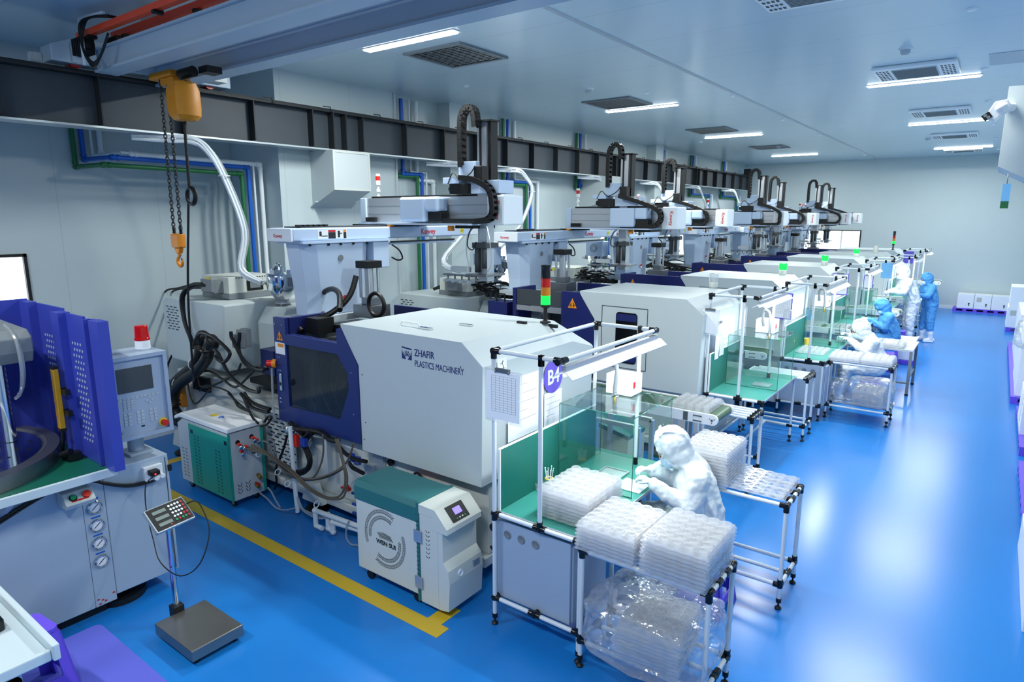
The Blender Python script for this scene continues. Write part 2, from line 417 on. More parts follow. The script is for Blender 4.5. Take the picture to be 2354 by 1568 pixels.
def vent(x, y, label, first=[None]):
    if first[0] is None:
        t = thing('ceiling_vent', (x, y, ZC), label, 'vent', 'return air vents')
        f = MB(); 
        for a in (-1, 1): f.box(-.45, .45, min(a * .45, a * .40), max(a * .45, a * .40), -.025, 0); f.box(min(a * .45, a * .4), max(a * .45, a * .4), -.4, .4, -.025, 0)
        part('frame', f, 'mid_grey', t)
        part('backing', MB().box(-.4, .4, -.4, .4, -.004, 0), 'runway_dark', t)
        s = MB()
        for i in range(14): s.box(-.4, .4, -.39 + i * .06, -.365 + i * .06, -.018, -.006)
        for i in range(7): s.box(-.39 + i * .125, -.38 + i * .125, -.4, .4, -.02, -.004)
        part('grille', s, 'steel', t); first[0] = t; return t
    return dup(first[0], (x, y, ZC), label)
vent(-5.52, 6.3, 'large dark square ceiling vent beside the nearest ceiling lamp')
vent(-5.53, 10.48, 'dark square ceiling vent, second from the crane')
vent(-5.5, 15.0, 'dark square ceiling vent, third from the crane')
vent(-5.5, 19.6, 'dark square ceiling vent, fourth and farthest from the crane')
def cassette(x, y, label, first=[None]):
    if first[0] is None:
        t = thing('air_cassette', (x, y, ZC), label, 'air conditioner', 'ceiling air cassettes')
        part('cover', MB().prism([(-.47, -.43), (.47, -.43), (.47, .43), (-.47, .43)], 'z', -.05, 0), 'floor_white', t, bev=.02)
        part('intake_grille', MB().box(-.25, .25, -.32, .32, -.06, -.0505), 'light_grey', t)
        h = MB()
        for sx in (-1, 1):
            for i in range(4):
                for j in range(6): h.box(sx * .3 + sx * i * .04 - .012, sx * .3 + sx * i * .04 + .012, -.3 + j * .12, -.25 + j * .12, -.054, -.0505)
        part('outlet_hole', h, 'dark_grey', t); 
        s = MB()
        for i in range(16): s.box(-.24, .24, -.31 + i * .04, -.295 + i * .04, -.066, -.0605)
        part('louver', s, 'mid_grey', t); first[0] = t; return t
    return dup(first[0], (x, y, ZC), label)
for y, l in ((10.45, 'white ceiling air cassette with hole rows, nearest of the right row'), (14.75, 'white ceiling air cassette, second from the camera on the right'),
             (19.2, 'white ceiling air cassette, third from the camera on the right'), (23.6, 'white ceiling air cassette by the back wall')):
    cassette(-1.13, y, l)
cassette(-1.5, 6.25, 'white ceiling air cassette cut off by the top edge of the picture')
def sprinkler(x, y, label=None, first=[None]):
    if first[0] is None:
        t = single('sprinkler', MB().lathe([(0, -.02), (.035, -.02), (.05, -.005), (.05, 0)], (x, y, ZC), 14), 'floor_white', 'small round sprinkler cover on the ceiling', 'sprinkler', 'round sprinkler covers', loc=(x, y, ZC)); first[0] = t; return t
    return dup(first[0], (x, y, ZC))
for p in ((-6.66,7.81),(-3.72,10.96),(-3.78,14.23),(-3.74,17.39),(-4.72,9.92),(-.45,7.81),(-.41,10.97),(-.41,14.0),(-.37,17.5),(-.36,20.6),(-.32,24.1),(-5.86,20.5),(-6.59,17.2),(-3.8,24.2)): sprinkler(*p)
def smoke(x, y, label, first=[None]):
    if first[0] is None:
        t = thing('smoke_detector', (x, y, ZC), label, 'smoke detector', 'smoke detectors')
        part('base', MB().lathe([(0, -.02), (.07, -.02), (.075, 0)], n=18), 'floor_white', t)
        part('sensor_head', MB().lathe([(0, -.075), (.03, -.073), (.05, -.055), (.055, -.0205)], n=18), 'light_grey', t); first[0] = t; return t
    return dup(first[0], (x, y, ZC), label)
smoke(-5.3, 9.1, 'small white smoke detector left of the second dark vent')
smoke(-1.12, 9.15, 'white smoke detector in front of the nearest air cassette')
smoke(-1.7, 19.6, 'small smoke detector between the right row lamps')
smoke(-5.2, 19.4, 'tiny smoke detector between the farthest left row lamps')
ha = MB(); ha.box(-.35, .35, 10.05, 10.8, ZC - .006, ZC); single('access_hatch', ha, 'light_grey', 'flat rectangular access hatch in the ceiling at the right edge', 'hatch')

# ------------------------------------------------------------------ crane runway along the left wall
XRW = -7.72
rw = thing('crane_runway', (XRW, 12, 3.95), 'long dark steel I-beam crane runway along the left wall', 'beam')
b = MB(); b.box(XRW - .006, XRW + .006, -2, 24.9, 3.95, 4.44)
part('web', b, 'runway_steel', rw, True)
b = MB(); b.box(XRW - .13, XRW + .13, -2, 24.9, 4.44, 4.46); part('top_flange', b, 'runway_dark', rw, True)
b = MB(); b.box(XRW - .13, XRW + .13, -2, 24.9, 3.93, 3.95); part('bottom_flange', b, 'galvanised', rw, True, label='pale lower flange of the runway')
b = MB(); b.box(XRW - .035, XRW + .035, -2, 24.9, 4.46, 4.50); part('rail', b, 'runway_dark', rw, True)
y = .5
while y < 24.6:
    part('stiffener', MB().box(XRW + .006, XRW + .12, y, y + .014, 3.965, 4.44), 'runway_dark', rw, True); y += .872
for y in (6.07, 6.29, 14.8, 15.0, 19.9):
    part('stiffener', MB().box(XRW + .006, XRW + .125, y, y + .02, 3.952, 4.44), 'runway_dark', rw, True)
y = 5.0
while y < 24:
    part('rail_clip', MB().tube([(XRW + .14, y, 4.5), (XRW + .16, y + .1, 4.5), (XRW + .15, y + .13, 4.44)], .008, 5, False), 'runway_dark', rw, True); y += .9
part('end_post', MB().box(XRW - .12, XRW + .12, 24.9, 25.0, 3.95, 4.72), 'runway_dark', rw, True)

# ------------------------------------------------------------------ bridge crane
cr = thing('bridge_crane', (-6, 3.4, 4.5), 'pale blue grey twin girder overhead crane crossing the top left corner', 'crane')
def girder(y0, y1, x0):
    g = MB(); g.box(x0, 1.0, y0 + .03, y1 - .03, 4.4445, 4.62); g.box(x0, 1.0, y0, y1, 4.6205, 4.64); part('girder', g, 'girder_paint', cr, True)
    g = MB(); g.box(x0, 1.0, y0, y1, 4.42, 4.444); part('flange', g, 'girder_paint', cr, True)
girder(2.98, 3.19, -7.32); girder(3.68, 3.89, -7.58)
g = MB(); g.prism([(2.72, 4.53), (4.58, 4.53), (4.58, 4.72), (4.2, 4.78), (2.95, 4.78), (2.72, 4.68)], 'x', -7.86, -7.60); part('end_truck', g, 'girder_paint', cr, True, .01)
g = MB(); g.cyl((-7.59, 3.0, 4.63), (-7.56, 3.0, 4.63), .04, 16).cyl((-7.555, 3.0, 4.63), (-7.55, 3.0, 4.63), .018, 10); g.box(-7.598, -7.59, 2.9, 3.12, 4.54, 4.72); part('axle_cover', g, 'girder_paint', cr, True)
g = MB(); g.cyl((-7.80, 2.95, 4.565), (-7.66, 2.95, 4.565), .065, 18).cyl((-7.80, 4.35, 4.565), (-7.66, 4.35, 4.565), .065, 18); part('wheel', g, 'dim_red', cr, True)
g = MB(); g.box(-7.9, -7.82, 2.62, 2.715, 4.54, 4.62); part('buffer', g, 'light_grey', cr, True)
g = MB(); g.box(-7.4, -7.2, 4.115, 4.3, 4.51, 4.58); part('limit_switch', g, 'cast_white', cr, True)
for yy, x0 in ((2.93, -7.45), (3.12, -7.15)):
    g = MB()
    z0 = 4.70
    g.box(x0, 1.0, yy - .03, yy + .03, z0 + .03, z0 + .085); part('conductor_bar', g, 'busbar_orange', cr, True)
    for i in range(5): part('bar_hanger', MB().box(x0 + .25 + i * 1.3, x0 + .3 + i * 1.3, yy - .04, yy + .04, z0 + .0, z0 + .029), 'black', cr, True)
    g = MB()
    for i in range(6): g.box(x0 - .05 + i * .04, x0 - .03 + i * .04, yy - .06, yy + .06, z0 - .12, z0 + .029)
    g.box(x0 - .06, x0 + .2, yy - .05, yy + .05, z0 - .08, z0 - .02); part('current_collector', g, 'black', cr, True)
g = MB(); g.tube([(-7.2, 2.85, 4.87), (-7.2, 2.85, 4.45)], .02, 4, False).tube([(-7.2, 2.85, 4.86), (-6.8, 2.9, 4.86)], .02, 4, False); part('cable_bracket', g, 'floor_white', cr, True)
g = MB()
for k in range(3): g.tube([(-6.7, 2.9 + .03 * k, 4.82), (-6.95, 2.86, 4.84), (-7.13, 2.82 + .02 * k, 4.8), (-7.15, 2.83, 4.6), (-7.0, 2.84, 4.45 - .02 * k), (-6.85, 2.86, 4.5), (-6.75, 2.9, 4.68)], .011, 6)
part('cable', g, 'black', cr, True)
part('conductor_plate', MB().box(-6.75, -6.45, 3.2, 3.21, 4.70, 4.93), 'light_grey', cr, True)

# ------------------------------------------------------------------ chain hoist
ho = thing('chain_hoist', (-6.7, 3.42, 4.3), 'yellow chain hoist with two black chains and a hook hanging from the crane', 'hoist')
g = MB(); g.box(-6.92, -6.5, 3.30, 3.5, 4.35, 4.41); g.box(-6.74, -6.5, 3.32, 3.5, 4.28, 4.35); part('trolley', g, 'hoist_yellow', ho, True, .008)
g = MB(); g.cyl((-6.45, 3.38, 4.36), (-6.28, 3.42, 4.38), .05, 14); g.box(-6.25, -6.1, 3.45, 3.6, 4.36, 4.42); part('motor', g, 'black', ho, True)
g = MB(); n = 10
sec = [(-.5, 0), (-.46, -.07), (-.3, -.12), (.3, -.12), (.46, -.07), (.5, 0), (.46, .07), (.3, .12), (-.3, .12), (-.46, .07)]
rows = [(4.27, .28, .8), (4.2, .32, 1.), (4.05, .33, 1.02), (3.97, .3, .95), (3.93, .22, .7)]
vs = [(-6.36 + a * w * .85 + (0 if z > 4 else .01), 3.34 + b_ * d, z) for z, w, d in rows for a, b_ in sec]
fs = [(j * n + k, j * n + (k + 1) % n, (j + 1) * n + (k + 1) % n, (j + 1) * n + k) for j in range(4) for k in range(n)] + [tuple(range(n)), tuple(range(4 * n, 5 * n))]
g.add(vs, fs, True); part('chain_bag', g, 'hoist_yellow', ho, True)
def chain(x, y, z0, z1, dx):
    g = MB(); z = z0; i = 0
    while z > z1:
        t = (z0 - z) / (z0 - z1); xx = x + dx * t
        L = .024; r = .0062; w = .015
        pts = [(w * sin(a), L * cos(a)) for a in [k * pi / 4 for k in range(9)]]
        P = [(xx + a * (1 if i % 2 else .0), y + a * (0 if i % 2 else 1.), z + b_) for a, b_ in pts]
        g.tube(P, r, 4, False); z -= .036; i += 1
    part('chain', g, 'runway_dark', ho, True)
chain(-6.77, 3.34, 4.32, 2.90, -.02); chain(-6.63, 3.34, 4.36, 2.90, -.02)
g = MB(); g.box(-6.80, -6.64, 3.30, 3.38, 2.72, 2.86); g.prism([(-6.78, 2.719), (-6.66, 2.719), (-6.69, 2.66), (-6.75, 2.66)], 'y', 3.315, 3.365)
part('hook_block', g, 'orange', ho, True, .012)
g = MB()
for xx in (-6.785, -6.65): g.lathe([(.012, 2.861), (.02, 2.87), (.012, 2.88), (.02, 2.89), (.012, 2.9), (.02, 2.91), (.012, 2.93)], (xx, 3.34, 0), 10)
part('spring', g, 'black', ho, True)
g = MB(); g.tube([(-6.72, 3.34, 2.68), (-6.72, 3.34, 2.64), (-6.755, 3.34, 2.61), (-6.765, 3.34, 2.57), (-6.735, 3.34, 2.535), (-6.69, 3.34, 2.54), (-6.67, 3.34, 2.575), (-6.675, 3.34, 2.60)], lambda t: .018 - .010 * abs(t - .5) * 1.2, 10)
g.torus((-6.72, 3.34, 2.66), .02, .012, 'y', 14, 8)
part('hook', g, 'orange', ho, True)
g = MB(); g.tube([(-6.69, 3.33, 2.645), (-6.66, 3.33, 2.6)], .008, 5, False); part('latch', g, 'steel', ho, True)
g = MB(); g.tube([(-6.36, 3.38, 4.3), (-6.42, 3.36, 3.9), (-6.44, 3.36, 3.32)], .015, 8)
g.torus((-6.41, 3.36, 3.23), .085, .013, 'y', 24, 8); g.torus((-6.41, 3.345, 3.23), .075, .012, 'y', 24, 8)
g.tube([(-6.46, 3.36, 3.3), (-6.52, 3.36, 3.0), (-6.62, 3.36, 2.5), (-6.7, 3.37, 2.1), (-6.78, 3.4, 1.7), (-6.9, 3.45, 1.3), (-7.2, 3.6, 1.2), (-7.75, 3.84, 1.05)], .012, 8)
part('pendant_cable', g, 'black', ho, True)
pg = thing('crane_pendant', (-8.02, 3.84, .75), 'orange push button crane pendant hanging behind the black hoses', 'pendant control')
part('housing', MB().box(-8.08, -7.94, 3.81, 3.87, .68, 1.0), 'orange', pg, True, .015)
g = MB()
for i in range(5): g.cyl((-8.01, 3.809, .72 + i * .05), (-8.01, 3.795, .72 + i * .05), .014, 10)
part('button', g, 'black', pg, True)
part('stop_button', MB().cyl((-8.01, 3.809, .97), (-8.01, 3.79, .97), .018, 12), 'red', pg, True)

# ------------------------------------------------------------------ supply pipes on the left wall
def pipe(name, pts, r, m, label, group=None):
    b = MB()
    for a, c in zip(pts, pts[1:]): b.cyl(a, c, r, 12)
    for p in pts[1:-1]:
        b.ball(p, r * 1.25, 10, 6)
        i = pts.index(p)
        for q in (pts[i - 1], pts[i + 1]):
            d = (Vector(q) - Vector(p)).normalized(); b.cyl(Vector(p) + d * r * 1.2, Vector(p) + d * r * 2.4, r * 1.25, 12)
    return single(name, b, m, label, 'pipe', group, loc=pts[0])
for nm, m_, r, ya, yb, zc in (('green', 'pipe_green', .028, 3.37, 5.06, 3.59), ('blue', 'pipe_blue', .028, 3.47, 5.16, 3.68), ('thin white', 'pipe_white', .015, 3.57, 5.24, 3.74), ('thick white', 'pipe_white', .03, 3.67, 5.345, 3.73)):
    pipe('water_pipe', [(-9.1, ya, 4.9), (-9.1, ya, zc + .03), (-8.3, ya, zc + .02), (-8.3, yb, zc), (-8.3, yb, 1.3)], r, m_, nm + ' pipe bent round the wall above the nearest machine')
def drop(ya, yb, zc, n, topg=True):
    w = {2: 'second', 3: 'third', 4: 'fourth', 5: 'fifth', 6: 'sixth', 7: 'farthest'}[n]; g = 'pipe drops on the left wall'; X = XW + .06
    if n == 2:
        pipe('water_pipe', [(X, 7.66, 4.9), (X, 7.66, 3.68), (X + .03, yb, 3.68), (X + .03, yb, 1.2)], .03, 'pipe_green', 'green pipe of the second pipe drop on the left wall', g)
        pipe('water_pipe', [(X + .02, 7.8, 4.9), (X + .02, 7.8, 3.72), (X + .03, yb + .11, 3.72), (X + .03, yb + .11, 1.2)], .032, 'pipe_blue', 'blue pipe of the second pipe drop on the left wall', g)
        pipe('water_pipe', [(X, 8.0, 4.9), (X, 8.0, 3.76), (X + .03, yb + .22, 3.76), (X + .03, yb + .22, 1.2)], .016, 'pipe_white', 'thin white pipe of the second pipe drop on the left wall', g)
        pipe('water_pipe', [(X + .01, 8.15, 4.9), (X, 8.15, 3.64), (X, yb + .42, 3.62), (X, yb + .42, 1.2)], .035, 'pipe_white', 'thick white pipe of the second pipe drop on the left wall', g); return
    pipe('water_pipe', [(X, ya, 4.9), (X, ya, zc), (X, yb, zc), (X, yb, 1.2)], .032, 'pipe_green', 'green pipe of the %s pipe drop on the left wall' % w, g)
    pipe('water_pipe', [(X + .02, ya + .13, 4.9), (X + .02, ya + .13, zc + .06), (X + .02, yb + .12, zc + .06), (X + .02, yb + .12, 1.2)], .032, 'pipe_blue', 'blue pipe of the %s pipe drop on the left wall' % w, g)
    pipe('water_pipe', [(X, ya + .38, 4.9), (X, ya + .38, zc + .09), (X, yb + .42, zc + .09), (X, yb + .42, 1.2)], .035, 'pipe_white', 'white pipe of the %s pipe drop on the left wall' % w, g)
drop(0, 8.12, 0, 2); drop(10.55, 11.35, 3.66, 3); drop(13.35, 14.9, 3.66, 4); drop(18.0, 18.9, 3.66, 5); drop(20.3, 21.9, 3.66, 6); drop(23.2, 24.9, 3.66, 7)
lb = MB()
for y_, m_, w_ in ((4.86, 'label_white', 'green'),):
    pass
# clear material feed hoses that come out under the runway and fall to the hoppers
def feed(y, target, label, n=5):
    t = thing('feed_hose_bundle', (-7.6, y, 3.9), label, 'hoses', 'material feed hoses under the crane runway')
    tx, ty, tz = target
    for i in range(n):
        a = i * 2 * pi / n; dy, dz = .035 * cos(a), .03 * sin(a)
        b = MB(); b.tube([(-7.75, y - .55, 3.885 + dz * .5), (-7.62, y - .2, 3.89 + dz), (-7.55, y, 3.89 + dz), (-7.5, y + .16 + dy, 3.80 + dz), (-7.42, y + .3 + dy, 3.5), ((-7.4 + tx) / 2 - .12, (y + ty) / 2 + .17 + dy, (3.3 + tz) / 2 + .1), (tx - .32, ty - .18 + dy, tz + .16 + dz), (tx - .1, ty - .05 + dy, tz + dz * .5)], .019, 7)
        part('hose', b, 'tube_white' if i else 'clear_tube', t, True)
    b = MB()
    for q in ((-7.62, y - .2, 3.89), (-7.42, y + .3, 3.5)): b.torus(q, .062, .006, 'z', 14, 5)
    part('cable_tie', b, 'floor_white', t, True)
    return t
feed(4.0, (-7.0, 4.55, 2.24), 'bundle of clear white hoses falling from the runway to the nearest hopper')
feed(8.6, (-6.5, 7.6, 2.2), 'short bundle of white hoses falling behind the nearest gantry robot')
feed(10.35, (-6.35, 8.6, 2.2), 'bundle of white hoses slanting down between the two nearest robots')
feed(13.45, (-6.2, 11.9, 2.2), 'bundle of white hoses falling behind the second gantry robot')
feed(16.6, (-6.1, 15.2, 2.2), 'bundle of white hoses falling behind the third gantry robot')
feed(19.6, (-6.1, 18.2, 2.2), 'bundle of white hoses falling left of the fourth red and white lamp')
feed(22.9, (-6.1, 21.0, 2.2), 'farthest bundle of white hoses under the end of the runway')

# ------------------------------------------------------------------ sloping air hoods on the walls
def hood(x, y, label, sgn=1, w=.66, d=.5, zb=-.33):
    t = thing('air_hood', (x, y, 3.5), label, 'duct hood', 'sloping air hoods')
    b = MB(); b.prism([(0, .43), (sgn * d, .43), (sgn * d, -.11), (0, zb)], 'y', 0, w)
    part('hood_body', b, 'machine_white', t)
    b = MB()
    e = sgn * (d + .006)
    for y0, y1, z0, z1 in ((0, w, .40, .43), (0, w, -.11, -.08), (0, .03, -.08, .40), (w - .03, w, -.08, .40)): b.box(min(sgn * d, e), max(sgn * d, e), y0, y1, z0, z1)
    part('face_rim', b, 'cast_white', t)
    b = MB(); b.prism([(0, zb - .005), (0, zb - .025), (sgn * d * .25, zb + .055), (sgn * d * .25, zb + .075)], 'y', -.04, w + .04)
    part('sealing_strip', b, 'light_grey', t)
    return t
hood(-7.97, 5.93, 'large white sloping air hood on the left wall above the nearest gantry robot')
hood(XW, 13.55, 'smaller looking white air hood on the left wall beyond the second gantry robot', d=.85)
hood(XR, 5.87, 'white sloping air hood cut off by the right edge of the picture', -1, .8, XR + .06, -.75)

# ================================================================== INJECTION MOULDING MACHINES
def warn_sign(mb_parent, x, y, z, s, world=False, name='warning_triangle'):
    b = MB(); b.prism([(x - s / 2, z), (x + s / 2, z), (x, z + s * .95)], 'y', y - .003, y); part(name, b, 'label_orange', mb_parent, world)
    b = MB(); 
    for q in (-.14, .14): b.box(x + q * s - s * .035, x + q * s + s * .035, y - .0045, y - .0035, z + s * .1, z + s * .5)
    b.box(x - s * .3, x - s * .14, y - .0045, y - .0035, z + s * .25, z + s * .32); b.box(x + s * .14, x + s * .3, y - .0045, y - .0035, z + s * .25, z + s * .32)
    part('warning_symbol', b, 'black', mb_parent, world)
def loft_cover(t):
    P0 = [(-1.51, 2.063), (-.03, 2.063), (.185, 1.889), (.165, .886), (-1.276, .883), (-1.28, 1.70), (-1.505, 2.02)]
    P1 = [(x, min(z, 1.80)) for x, z in P0]; P1[0] = (-1.40, 1.80); P1[1] = (.16, 1.80); P1[2] = (.185, 1.78); P1[6] = (-1.36, 1.79); P1[5] = (-1.28, 1.7)
    n = 7; vs = []
    for y, P in ((0, P0), (1.34, P0), (1.73, P1)): vs += [(x, y, z) for x, z in P]
    fs = [tuple(range(n)), tuple(range(2 * n, 3 * n))] + [(j * n + k, j * n + (k + 1) % n, (j + 1) * n + (k + 1) % n, (j + 1) * n + k) for j in range(2) for k in range(n)]
    part('clamp_cover', MB().add(vs, fs), 'machine_white', t, bev=.008)
def machine(x, y, label, near=False, open_door=False):
    t = thing('injection_molding_machine', (x, y, 0), label, 'machine', 'injection moulding machines')
    loft_cover(t)
    # machine bed
    b = MB(); b.prism([(-4.98, .22), (-4.98, 1.12), (-3.9, 1.14), (-3.3, 1.02), (-2.6, .98), (-2.4, .86), (.13, .86), (.13, .22)], 'y', .14, 1.6); part('machine_bed', b, 'cast_white', t, bev=.015)
    b = MB(); b.box(-4.98, .14, .07, 1.67, .13, .2195); part('base_rail', b, 'cast_white', t, bev=.01)
    for fx in (-4.9, -2.15, -.35):
        b = MB(); b.lathe([(0, 0), (.12, 0), (.13, .03), (.08, .06), (.04, .07), (.04, .129)], (fx, .1, 0), 16); part('levelling_foot', b, 'rubber', t)
    for fx in (-4.98, -2.25):
        b = MB(); b.prism([(fx - .02, .13), (fx + .3, .13), (fx + .2, .34), (fx + .05, .34)], 'y', .0, .069); part('foot_bracket', b, 'cast_white', t)
    # open mould area: platens, tie bars, dark mould
    part('platen', MB().box(-2.48, -2.3, .25, 1.55, .9, 1.86), 'mid_grey', t, bev=.02); part('platen', MB().box(-1.62, -1.46, .25, 1.55, .9, 1.86), 'mid_grey', t, bev=.02)
    b = MB()
    for yy in (.4, 1.35):
        for zz in (1.1, 1.7): b.cyl((-2.3, yy, zz), (-1.62, yy, zz), .045, 12)
    part('tie_bar', b, 'chrome', t)
    part('mould', MB().box(-2.29, -2.0, .5, 1.3, 1.1, 1.75), 'dark_grey', t, bev=.01); part('mould', MB().box(-1.96, -1.63, .5, 1.3, 1.1, 1.75), 'dark_grey', t, bev=.01)
    # guards round the mould area
    b = MB(); b.box(-2.5, -1.4, 1.60, 1.64, .95, 1.98); b.box(-2.56, -2.5, .02, 1.64, .95, 1.0); part('rear_guard', b, 'navy', t)
    if not near:
        b = MB()
        if open_door: b.prism([(-1.80, .94), (-1.29, .94), (-1.29, 1.69), (-1.51, 2.04), (-1.80, 2.04)], 'y', .0, .04)
        else: b.prism([(-2.56, .94), (-1.29, .94), (-1.29, 1.69), (-1.51, 2.04), (-2.56, 2.04)], 'y', .0, .04)
        part('safety_door', b, 'navy', t, bev=.004)
        if open_door:
            part('sliding_panel', MB().box(-2.56, -1.801, .02, .03, 1.80, 2.02), 'dark_grey', t); part('slide_rail', MB().box(-2.56, -1.801, .01, .04, 1.72, 1.79), 'aluminium', t); part('door_handle', MB().tube([(-2.95, .05, 1.80), (-2.95, .05, 1.92), (-2.80, .05, 1.92), (-2.80, .05, 1.80)], .012, 6, False), 'black', t)
            part('lower_guard', MB().box(-3.1, -2.75, .03, .3, 1.5, 1.80), 'navy', t)
        warn_sign(t, -2.38 if not open_door else -1.62, -.001, 1.82, .14)
        b = MB(); b.box(-2.62, -2.561, 0, .5, .94, 2.03); part('door_post', b, 'navy', t)
        # inspection hatch on the near side
        b = MB()
        for a in ((-1.17, -.52, 1.893, 1.9), (-1.17, -.52, 1.1, 1.107), (-1.17, -1.163, 1.1, 1.9), (-.527, -.52, 1.1, 1.9)): b.box(a[0], a[1], -.004, 0, a[2], a[3])
        part('hatch_outline', b, 'dark_grey', t)
        b = MB(); q = []
        for cx, cz, a0 in ((-.70, 1.79, 0), (-.92, 1.79, 90), (-.92, 1.21, 180), (-.70, 1.21, 270)):
            for k_ in range(4): a = R_(a0 + k_ * 30); q.append((cx + .04 * cos(a), cz + .04 * sin(a)))
        b.prism(q, 'y', -.006, -.0005); part('hatch_window', b, 'black_gloss', t)
        part('window_band', MB().box(-.95, -.67, -.008, -.0065, 1.72, 1.81), 'navy', t); part('window_band', MB().box(-.95, -.67, -.008, -.0065, 1.19, 1.28), 'navy', t)
    # injection unit
    zt = 2.04 if near else 1.78; b = MB(); b.prism([(-5.1, 1.25), (-3.75, 1.25), (-3.68, zt), (-5.02, zt), (-5.12, zt - .06)], 'y', .1, 1.2); part('injection_cover', b, 'cover_white', t, bev=.02)
    b = MB(); b.prism([(.5, 1.25), (1.3, 1.25), (1.3, zt - .06), (.62, zt - .06), (.5, zt - .24)], 'x', -3.66, -3.25); part('heater_cover', b, 'cover_white', t, bev=.01)
    b = MB(); b.cyl((-3.24, .85, 1.45), (-2.48, .85, 1.45), .11, 16); b.cyl((-3.1, .3, 1.42), (-2.75, .3, 1.42), .07, 14); b.box(-3.2, -2.95, .22, .45, 1.3, 1.58); part('barrel', b, 'navy', t)
    b = MB(); b.cyl((-2.75, .3, 1.42), (-2.48, .3, 1.42), .03, 12); part('piston_rod', b, 'chrome', t)
    b = MB(); b.box(-3.5, -2.7, .25, 1.4, 1.141, 1.2); b.box(-3.3, -2.8, .5, 1.2, 1.2, 1.3); part('carriage', b, 'black', t)
    b = MB()
    for i, zz in enumerate([zt - .12 - .035 * k_ for k_ in range(9)]):
        for j in range(3): b.box(-5.02 + j * .1 + (i % 2) * .04, -4.96 + j * .1 + (i % 2) * .04, .096, .0995, zz, zz + .012)
    part('vent_slot', b, 'dark_grey', t)
    if near:
        b = MB(); b.tube([(-1.0, .28, 2.075), (-.98, .28, 2.10), (-.78, .28, 2.10), (-.76, .28, 2.075)], .009, 6, False); part('lid_handle', b, 'floor_white', t)
        b = MB(); b.box(-.75, -.6, .24, .28, 2.064, 2.08); b.box(-.58, -.43, .60, .63, 2.064, 2.08); part('latch', b, 'chrome', t)
        b = MB(); b.box(-.22, -.12, 1.0, 1.03, 2.064, 2.085); b.box(.0, .09, 1.2, 1.23, 2.02, 2.05); part('hinge', b, 'black', t)
    return t
m1 = machine(-3.29, 3.8, 'nearest white injection moulding machine with dark blue windowed door and hoses', True)
spots = [(-2.89, 7.44, 'second white moulding machine from the camera, with a rounded dark hatch window'),
         (-2.70, 10.40, 'third white moulding machine from the camera, behind the clear unlit beacon'),
         (-2.70, 13.75, 'fourth white moulding machine from the camera'),
         (-2.62, 16.85, 'fifth white moulding machine from the camera'),
         (-2.38, 19.25, 'sixth white moulding machine, second from the back wall'),
         (-2.36, 21.65, 'farthest white moulding machine next to the back wall')]
m2 = machine(*spots[0], open_door=True); m3 = machine(*spots[1])
for s_ in spots[2:]: dup(m3, (s_[0], s_[1], 0), s_[2])

# --- machine 1 only: door with smoky window, lettering, hoses, pipes
b = MB(); yd0, yd1 = 3.79, 3.83
outer = [(-5.857, .938), (-4.568, .943), (-4.576, 1.702), (-4.79, 2.03), (-4.847, 2.009), (-4.85, 1.868), (-5.642, 1.868), (-5.642, 2.033), (-5.844, 2.03)]
def holed(b, polys, y0, y1):
    for p in polys: b.prism(p, 'y', y0, y1)
holed(b, [[(-5.857, .938), (-5.663, .94), (-5.652, 2.033), (-5.846, 2.03)],
          [(-5.663, .94), (-4.568, .943), (-4.568, 1.06), (-4.854, 1.13), (-5.66, 1.115)],
          [(-4.568, 1.06), (-4.572, 1.70), (-4.72, 1.60), (-4.708, 1.454), (-4.854, 1.13)],
          [(-4.572, 1.70), (-4.79, 2.03), (-4.85, 2.01), (-4.85, 1.77), (-4.72, 1.60)],
          [(-4.85, 1.77), (-4.85, 1.872), (-5.652, 1.868), (-5.651, 1.765)]], yd0, yd1)
door = part('safety_door', b, 'door_navy', m1, True)
part('door_window', MB().prism([(-5.655, 1.11), (-4.854, 1.125), (-4.70, 1.454), (-4.71, 1.60), (-4.86, 1.77), (-5.652, 1.77)], 'y', 3.806, 3.812), 'smoky_glass', door, True)
part('door_handle', MB().box(-5.79, -5.75, 3.775, 3.7895, 1.27, 1.45), 'chrome', door, True, .004)
b = MB()
for x_, z_ in [(-5.80 + .03 * (i % 2), 1.62 - .07 * (i // 2)) for i in range(8)] + [(-5.81, 1.18), (-5.79, 1.18), (-5.81, 1.14), (-5.79, 1.14), (-4.66, 1.62), (-4.65, 1.22), (-5.82, 1.96), (-5.70, 1.96)]: b.cyl((x_, 3.7895, z_), (x_, 3.785, z_), .006, 8)
part('bolt', b, 'chrome', door, True)
warn_sign(door, -5.75, 3.7895, 1.80, .10, True)
b = MB(); b.box(-5.835, -5.675, 3.787, 3.7895, 1.655, 1.775); part('notice_label', b, 'label_white', door, True)
b = MB(); b.box(-5.79, -5.69, 3.785, 3.7865, 1.73, 1.765); part('notice_heading', b, 'label_orange', door, True)
b = MB(); b.box(-5.653, -4.9, 3.84, 3.87, 1.845, 1.87); b.box(-5.70, -5.64, 3.84, 4.3, 1.86, 2.03); b.box(-5.86, -5.82, 3.84, 4.25, .94, 2.0); part('guard_frame', b, 'navy', m1, True)
b = MB(); b.box(-5.6, -5.4, 4.0, 4.2, 1.86, 2.02); b.box(-5.5, -5.0, 4.2, 4.6, 1.862, 1.94); part('block', b, 'black', m1, True)
b = MB()
for a, c in (((-4.99, 1.6), (-5.03, 1.12)), ((-5.1, 1.65), (-5.02, 1.13)), ((-5.3, 1.6), (-5.2, 1.1)), ((-5.5, 1.6), (-5.45, 1.15)), ((-4.88, 1.5), (-5.1, 1.12))):
    b.tube([(a[0], 3.95, a[1]), ((a[0] + c[0]) / 2 - .08, 3.93, (a[1] + c[1]) / 2), (c[0], 3.95, c[1])], .011, 6)
part('water_hose', b, 'brown_hose', m1, True)
